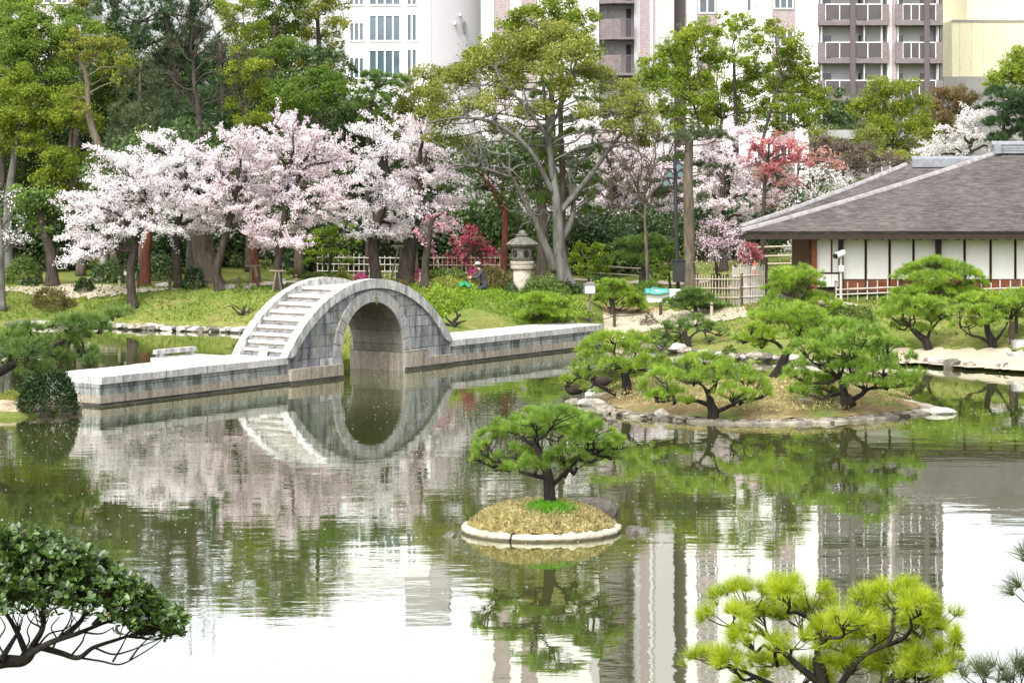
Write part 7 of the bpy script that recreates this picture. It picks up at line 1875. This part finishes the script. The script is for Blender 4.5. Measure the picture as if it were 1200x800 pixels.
# ------------------------------------------------------------------ white tub with teal sheet
M['teal'] = plain('teal_sheet', (0.05, 0.24, 0.2), 0.5, 0.25, 8, 0.4, 0.4)
M['tub_white'] = plain('white_plastic', (0.78, 0.79, 0.78), 0.45, 0.04)
g = base(776, 354); TY = g[1]; zt0 = CAM_H - (340 - HOR) / F_PX * TY
tub = thing('storage_box', 'long white box half covered by a teal sheet near the rope posts', 'box', g)
x0, x1 = g[0] - 0.55, g[0] + 0.7; m = MB()
m.add([(x0, TY, g[2] - .1), (x1, TY - .2, g[2] - .1), (x1, TY + .8, g[2] - .1), (x0, TY + 1, g[2] - .1), (x0 - .06, TY - .05, zt0), (x1 + .06, TY - .25, zt0), (x1 + .06, TY + .85, zt0), (x0 - .06, TY + 1.05, zt0)], [(3, 2, 1, 0), (4, 5, 6, 7), (0, 1, 5, 4), (1, 2, 6, 5), (2, 3, 7, 6), (3, 0, 4, 7)]); m.build('box_body', M['tub_white'], tub)
r = np.random.default_rng(9); nx, ny = 14, 8; V = []
for i in range(nx):
    for j in range(ny):
        f, h_ = i / (nx - 1), j / (ny - 1)
        V.append((x0 - 0.14 + f * 0.95, TY - .2 + h_ * 1.2 + f * -0.1, zt0 + 0.03 + 0.03 * math.sin(9 * f + 4 * h_) + 0.015 * r.normal() - (0.16 if i == 0 or j == 0 else 0)))
F = [(i * ny + j, (i + 1) * ny + j, (i + 1) * ny + j + 1, i * ny + j + 1) for i in range(nx - 1) for j in range(ny - 1)]
sh = part('teal_sheet', V, F, M['teal'], None, True); tag(sh, 'teal plastic sheet draped over the long white box', 'sheet')
sm = sh.modifiers.new('thickness', 'SOLIDIFY'); sm.thickness = 0.012
# cone
g = gp(884, 104); M['cone_red'] = plain('cone_red', (0.62, 0.06, 0.03), 0.5, 0.05)
cn = thing('traffic_cone', 'red and white roadwork cone at the rail fence', 'cone', g)
m = MB(); m.box(g[0] - .19, g[0] + .19, g[1] - .19, g[1] + .19, g[2], g[2] + .04); m.lathe([(0.15, g[2] + .041), (0.105, g[2] + .28)], g[0], g[1], 14); m.lathe([(0.075, g[2] + .45), (0.05, g[2] + .6)], g[0], g[1], 14); m.build('cone_body', M['cone_red'], cn)
m = MB(); m.lathe([(0.105, g[2] + .281), (0.076, g[2] + .449)], g[0], g[1], 14); m.lathe([(0.05, g[2] + .601), (0.03, g[2] + .74)], g[0], g[1], 14); m.build('reflective_band', M['b_metal'], cn)
# bank posts near the landing
for i, (px, py, h, lab) in enumerate(((1186, 404, 0.75, 'stout grey wooden stake under the propped pine branch'), (1191, 392, 0.95, 'taller thin wooden stake behind the stout one by the landing'))):
    g = base(px, py, 72); o = thing('wooden_stake', lab, 'stake', g)
    m = MB(); m.tube([(g[0], g[1], g[2] - 0.1), (g[0], g[1], g[2] + h)], 0.09 - 0.03 * i, 8); m.build('stake', M['post_brown'], o)
    m = MB(); m.tube([(g[0], g[1], g[2] + h * .7), (g[0], g[1], g[2] + h * .78)], 0.1 - 0.03 * i, 8); m.build('binding', M['rope'], o)
g = wp(1189, 424, 0.16); o = thing('mooring_post', 'little post, black above and white below, on the landing corner', 'post', (g[0], g[1], 0.16))
m = MB(); m.lathe([(0.07, 0.161), (0.075, 0.34), (0.05, 0.36)], g[0], g[1], 10); m.build('white_foot', M['b_metal'], o)
m = MB(); m.lathe([(0.05, 0.361), (0.1, 0.42), (0.09, 0.52), (0.03, 0.56)], g[0], g[1], 10); m.build('black_head', M['mast'], o)
# a leaning dead root on the lawn by the bridge foot
r = np.random.default_rng(12); g = base(531, 383); mb = MB()
for e in ((-0.25, 0, .35), (.2, 0, .42), (.45, .1, .2), (-.4, -.1, .15), (.05, .1, .6)):
    limb(mb, g + [0, 0, -0.05], g + np.array(e), 0.07, 0.02, r, 0.1, 0.3, 6)
o = mb.build('dead_stump', M['bark_black'], None, True); tag(o, 'dark gnarled dead stump on the lawn beside the bridge foot', 'stump')
r = np.random.default_rng(13); g = base(284, 370); mb = MB()
for e in ((-0.5, 0, .45), (.2, 0, .5), (.55, .1, .25), (-.3, -.1, .15), (.05, .1, .35), (-.7, 0, .3), (.35, 0, .1)):
    limb(mb, g + [0, 0, -0.05], g + np.array(e), 0.05, 0.012, r, 0.1, 0.3, 6)
o = mb.build('dead_shrub', M['bark_dark'], None, True); tag(o, 'dark twisted bare shrub low on the bank beside the bridge steps', 'shrub')

# ------------------------------------------------------------------ ducks
M['duck_dark'] = plain('duck_brown', (0.035, 0.027, 0.022), 0.8, 0.4, 18, 0.3, 0.1)
M['duck_pale'] = plain('duck_cheek', (0.5, 0.45, 0.38), 0.8, 0.15, 12)
M['duck_bill'] = plain('duck_bill', (0.12, 0.10, 0.03), 0.5, 0.1)
def skin_mesh(verts, edges, radii, sub=2, smooth_=True):
    me = bpy.data.meshes.new('skin'); me.from_pydata([tuple(v) for v in verts], edges, []); me.update()
    o = bpy.data.objects.new('skin', me); C.objects.link(o)
    sk = o.modifiers.new('skin', 'SKIN'); sk.use_smooth_shade = True
    for i, rr in enumerate(radii):
        e = rr if isinstance(rr, tuple) else (rr, rr)
        me.skin_vertices[0].data[i].radius = e
    me.skin_vertices[0].data[0].use_root = True
    ss = o.modifiers.new('sub', 'SUBSURF'); ss.levels = sub; ss.render_levels = sub
    dg = bpy.context.evaluated_depsgraph_get(); ev = o.evaluated_get(dg); m2 = ev.to_mesh()
    V = np.array([v.co[:] for v in m2.vertices]); F = [list(p.vertices) for p in m2.polygons]
    ev.to_mesh_clear(); bpy.data.objects.remove(o); bpy.data.meshes.remove(me)
    return V, F
def duck(label, loc, rz, sc):
    root = thing('duck', label, 'duck', loc, rz)
    Vv = [(-0.05, 0, 0.13), (0.06, 0, 0.12), (-0.16, 0, 0.14), (-0.25, 0, 0.16), (0.13, 0, 0.16), (0.15, 0.02, 0.22), (0.12, 0.05, 0.25), (0.06, 0.06, 0.235)]
    V, F = skin_mesh(np.array(Vv) * sc, [(0, 1), (0, 2), (2, 3), (1, 4), (4, 5), (5, 6), (6, 7)], [0.105 * sc, 0.1 * sc, 0.07 * sc, 0.02 * sc, 0.06 * sc, 0.042 * sc, 0.046 * sc, 0.02 * sc])
    part('body', V, F, M['duck_dark'], root, True, False)
    m = MB(); m.lathe([(0.004, -0.03), (0.03, -0.02), (0.036, 0.0), (0.03, 0.02), (0.004, 0.03)], 0.13 * sc, 0.022 * sc, 10)
    V = np.concatenate(m.V) + [0.015, -0.03, 0.245 * sc]; part('cheek', V, m.F, M['duck_pale'], root, True, False)
    m = MB(); m.tube([(0.05 * sc, 0.06 * sc, 0.235 * sc), (0.0, 0.07 * sc, 0.225 * sc)], [0.014 * sc, 0.008 * sc], 6); m.build('bill', M['duck_bill'], root, False, False)
    for s_ in (-1, 1):
        m = MB(); m.tube([(0.0, s_ * 0.03, 0.05 * sc), (0.0, s_ * 0.03, 0.0)], 0.01, 5); m.add([(0.06, s_ * .03 - .03, 0.004), (0.06, s_ * .03 + .03, 0.004), (-0.02, s_ * .03, 0.004), (0.06, s_ * .03 - .03, -0.004), (0.06, s_ * .03 + .03, -0.004), (-0.02, s_ * .03, -0.004)], [(0, 1, 2), (5, 4, 3), (0, 3, 4, 1), (1, 4, 5, 2), (2, 5, 3, 0)]); m.build('leg', M['duck_bill'], root, False, False)
p = wp(672, 468); one_rock('low wet stone in the shallows under the resting duck furthest out', 672, 470, None, (0.3, 0.25, 0.1), 'st_shore', 71, 0.0)
duck('dark brown duck resting on the low wet stone beyond the island tip', (p[0], p[1], 0.085), 3.3, 1.45)
p = wp(703, 464); duck('dark brown duck dozing on the turf tip under the leaning pine limb', (p[0], p[1] + 0.3, 0.2), 3.0, 1.5)

# ------------------------------------------------------------------ gardener
M['cloth_dark'] = plain('dark_work_cloth', (0.045, 0.047, 0.055), 0.85, 0.25, 10, 0.3, 0.15)
M['cloth_trouser'] = plain('grey_trousers', (0.035, 0.035, 0.04), 0.85, 0.2, 10, 0.2, 0.15)
M['skin'] = plain('skin', (0.5, 0.33, 0.25), 0.6, 0.06, 8)
M['cap_grey'] = plain('grey_cap', (0.3, 0.29, 0.28), 0.8, 0.1, 8)
M['hair'] = plain('dark_hair', (0.02, 0.018, 0.016), 0.7, 0.2, 10)
g = gp(568, 92.2)
per = thing('person', 'gardener in dark work clothes and a grey cap kneeling and clipping a bush', 'person', g, R(188)); per.scale = (1.12, 1.12, 1.12)
# local: +x forward, z up; kneeling on both knees, sitting back on the heels, leaning forward, hands out to the bush
J = dict(pelvis=(0, 0, 0.30), belly=(0.05, 0, 0.45), chest=(0.14, 0, 0.68), neck=(0.20, 0, 0.86), head0=(0.23, 0, 0.95), head1=(0.25, 0, 1.06),
         shL=(0.14, 0.17, 0.80), elL=(0.30, 0.22, 0.58), wrL=(0.50, 0.12, 0.62), haL=(0.56, 0.10, 0.63),
         shR=(0.14, -0.17, 0.80), elR=(0.30, -0.22, 0.56), wrR=(0.50, -0.12, 0.56), haR=(0.56, -0.10, 0.56),
         hipL=(0.0, 0.1, 0.28), knL=(0.38, 0.15, 0.12), anL=(0.0, 0.12, 0.08), toL=(-0.14, 0.12, 0.05),
         hipR=(0.0, -0.1, 0.28), knR=(0.36, -0.15, 0.12), anR=(0.0, -0.12, 0.08), toR=(-0.14, -0.12, 0.05))
nm = list(J); ix = {k: i for i, k in enumerate(nm)}
E = [('pelvis', 'belly'), ('belly', 'chest'), ('chest', 'neck'), ('neck', 'head0'), ('head0', 'head1'), ('chest', 'shL'), ('shL', 'elL'), ('elL', 'wrL'), ('wrL', 'haL'), ('chest', 'shR'), ('shR', 'elR'), ('elR', 'wrR'), ('wrR', 'haR'), ('pelvis', 'hipL'), ('hipL', 'knL'), ('knL', 'anL'), ('anL', 'toL'), ('pelvis', 'hipR'), ('hipR', 'knR'), ('knR', 'anR'), ('anR', 'toR')]
RD = dict(pelvis=.15, belly=.14, chest=.15, neck=.055, head0=.075, head1=.085, shL=.075, elL=.05, wrL=.032, haL=.035, shR=.075, elR=.05, wrR=.032, haR=.035, hipL=.1, knL=.07, anL=.05, toL=.04, hipR=.1, knR=.07, anR=.05, toR=.04)
V, F = skin_mesh([J[k] for k in nm], [(ix[a], ix[b]) for a, b in E], [RD[k] for k in nm])
fb_ = part('body', V, F, [M['cloth_dark'], M['cloth_trouser'], M['skin']], per, True, False)
for pl in fb_.data.polygons:
    c = pl.center
    hand = c.x > 0.49 and c.z > 0.4
    head = c.z > 0.885
    pl.material_index = 2 if (hand or head) else (1 if c.z < 0.36 else 0)
m = MB(); m.lathe([(0.115, 1.05), (0.112, 1.10), (0.085, 1.145), (0.03, 1.165)], 0.245, 0, 14); m.add([(0.33, -0.07, 1.055), (0.33, 0.07, 1.055), (0.43, 0.05, 1.035), (0.43, -0.05, 1.035), (0.33, -0.07, 1.065), (0.33, 0.07, 1.065), (0.43, 0.05, 1.045), (0.43, -0.05, 1.045)], [(3, 2, 1, 0), (4, 5, 6, 7), (0, 1, 5, 4), (1, 2, 6, 5), (2, 3, 7, 6), (3, 0, 4, 7)]); m.build('cap', M['cap_grey'], per, True, False)
m = MB(); m.lathe([(0.095, 0.97), (0.108, 1.0), (0.11, 1.049)], 0.225, 0, 14); m.build('hair', M['hair'], per, True, False)
# face: nose, eyes, mouth, ears
m = MB(); m.tube([(0.325, 0, 1.03), (0.35, 0, 0.995)], [0.01, 0.018], 6); m.build('nose', M['skin'], per, True, False)
for s_ in (-1, 1):
    m = MB(); m.box(0.318, 0.332, s_ * 0.032 - 0.012, s_ * 0.032 + 0.012, 1.02, 1.032); m.build('eye', M['hair'], per, False, False)
# fingers
for s_, hz_ in ((1, 0.63), (-1, 0.56)):
    m = MB()
    for k in range(4): m.tube([(0.57, s_ * 0.10 - 0.024 + 0.016 * k, hz_), (0.61, s_ * 0.09 - 0.022 + 0.015 * k, hz_ - 0.005), (0.63 - 0.006 * abs(k - 1), s_ * 0.085 - 0.02 + 0.014 * k, hz_ - 0.03)], [0.009, 0.008, 0.007], 6)
    m.tube([(0.55, s_ * 0.10 - s_ * 0.03, hz_ + 0.01), (0.585, s_ * 0.07, hz_ + 0.0), (0.605, s_ * 0.075, hz_ - 0.015)], [0.011, 0.009, 0.008], 6)
    m.build('fingers', M['skin'], per, True, False)
# shears held in the hands
sh_ = thing('garden_shears', 'dark garden shears in the hands of the kneeling gardener', 'shears', g, R(188)); sh_.scale = (1.12, 1.12, 1.12)
m = MB(); m.tube([(0.58, 0.09, 0.62), (0.78, 0.0, 0.6)], 0.014, 6); m.tube([(0.58, -0.09, 0.55), (0.78, 0.0, 0.585)], 0.014, 6); m.build('handle', M['wood_brown'], sh_, False, False)
m = MB(); m.add([(0.78, -0.01, 0.58), (0.78, 0.012, 0.6), (1.0, 0.03, 0.61), (0.78, 0.012, 0.62), (0.78, -0.012, 0.61), (1.0, -0.03, 0.58)], [(0, 1, 2), (0, 2, 1), (3, 4, 5), (3, 5, 4)]); m.build('blade', M['mast'], sh_, False, False)
# green collecting sheet beside the gardener
g2 = gp(544, 90); r = np.random.default_rng(15); V = []; nx = 12
for i in range(nx):
    for j in range(nx):
        u_, v_ = i / (nx - 1) * 2 - 1, j / (nx - 1) * 2 - 1
        V.append((g2[0] + 0.26 * u_, g2[1] + 0.22 * v_, CAM_H - (337 - HOR) / F_PX * 90 + 0.22 * (1 - (u_ * u_ + v_ * v_) * 0.5) + 0.03 * math.sin(6 * u_ + 5 * v_) + 0.01 * r.normal()))
F = [(i * nx + j, (i + 1) * nx + j, (i + 1) * nx + j + 1, i * nx + j + 1) for i in range(nx - 1) for j in range(nx - 1)]
gs = part('green_bag', V, F, M['teal'], None, True); gs.data.materials.clear(); gs.data.materials.append(plain('green_sheet', (0.0, 0.2, 0.11), 0.4, 0.3, 5, 0.3, 0.4)); tag(gs, 'crumpled green plastic bag on the bush beside the gardener', 'bag')
sm = gs.modifiers.new('thickness', 'SOLIDIFY'); sm.thickness = 0.012
# scattered white name stakes under the cherries
for i, (px, py, lab) in enumerate(((222, 336, 'white planting marker beside the shiny bush under the cherries'), (332, 337, 'white planting marker at the trunk behind the bridge steps'))):
    g = base(px, py); o = thing('plant_marker', lab, 'marker', g)
    m = MB(); m.box(g[0] - .025, g[0] + .025, g[1] - .015, g[1] + .015, g[2] - .05, g[2] + .22); m.build('stake', M['post_brown'], o)
    m = MB(); m.box(g[0] - .1, g[0] + .1, g[1] - .03, g[1] - .016, g[2] + .16, g[2] + .36); m.build('plate', M['b_metal'], o)
for i, (px, py, s, lab) in enumerate(((190, 337, .28, 'pale pinkish boulder lying under the second cherry'), (112, 331, .3, 'pale flat boulder in the shade near the clipped dark bush'), (270, 338, .22, 'grey garden stone beside the leaning black cherry trunk'), (290, 339, .2, 'grey garden stone between the rope stakes by the tripod'), (205, 338, .2, 'low grey stone at the foot of the twin props'))):
    g = base(px, py); V, F = rock(600 + i, s * 1.4, s, s * .8); place('garden_rock', lab, 'rock', V, F, M['st_light' if i < 2 else 'st_grey'], (g[0], g[1], g[2] + s * .2), 0.3 * i)
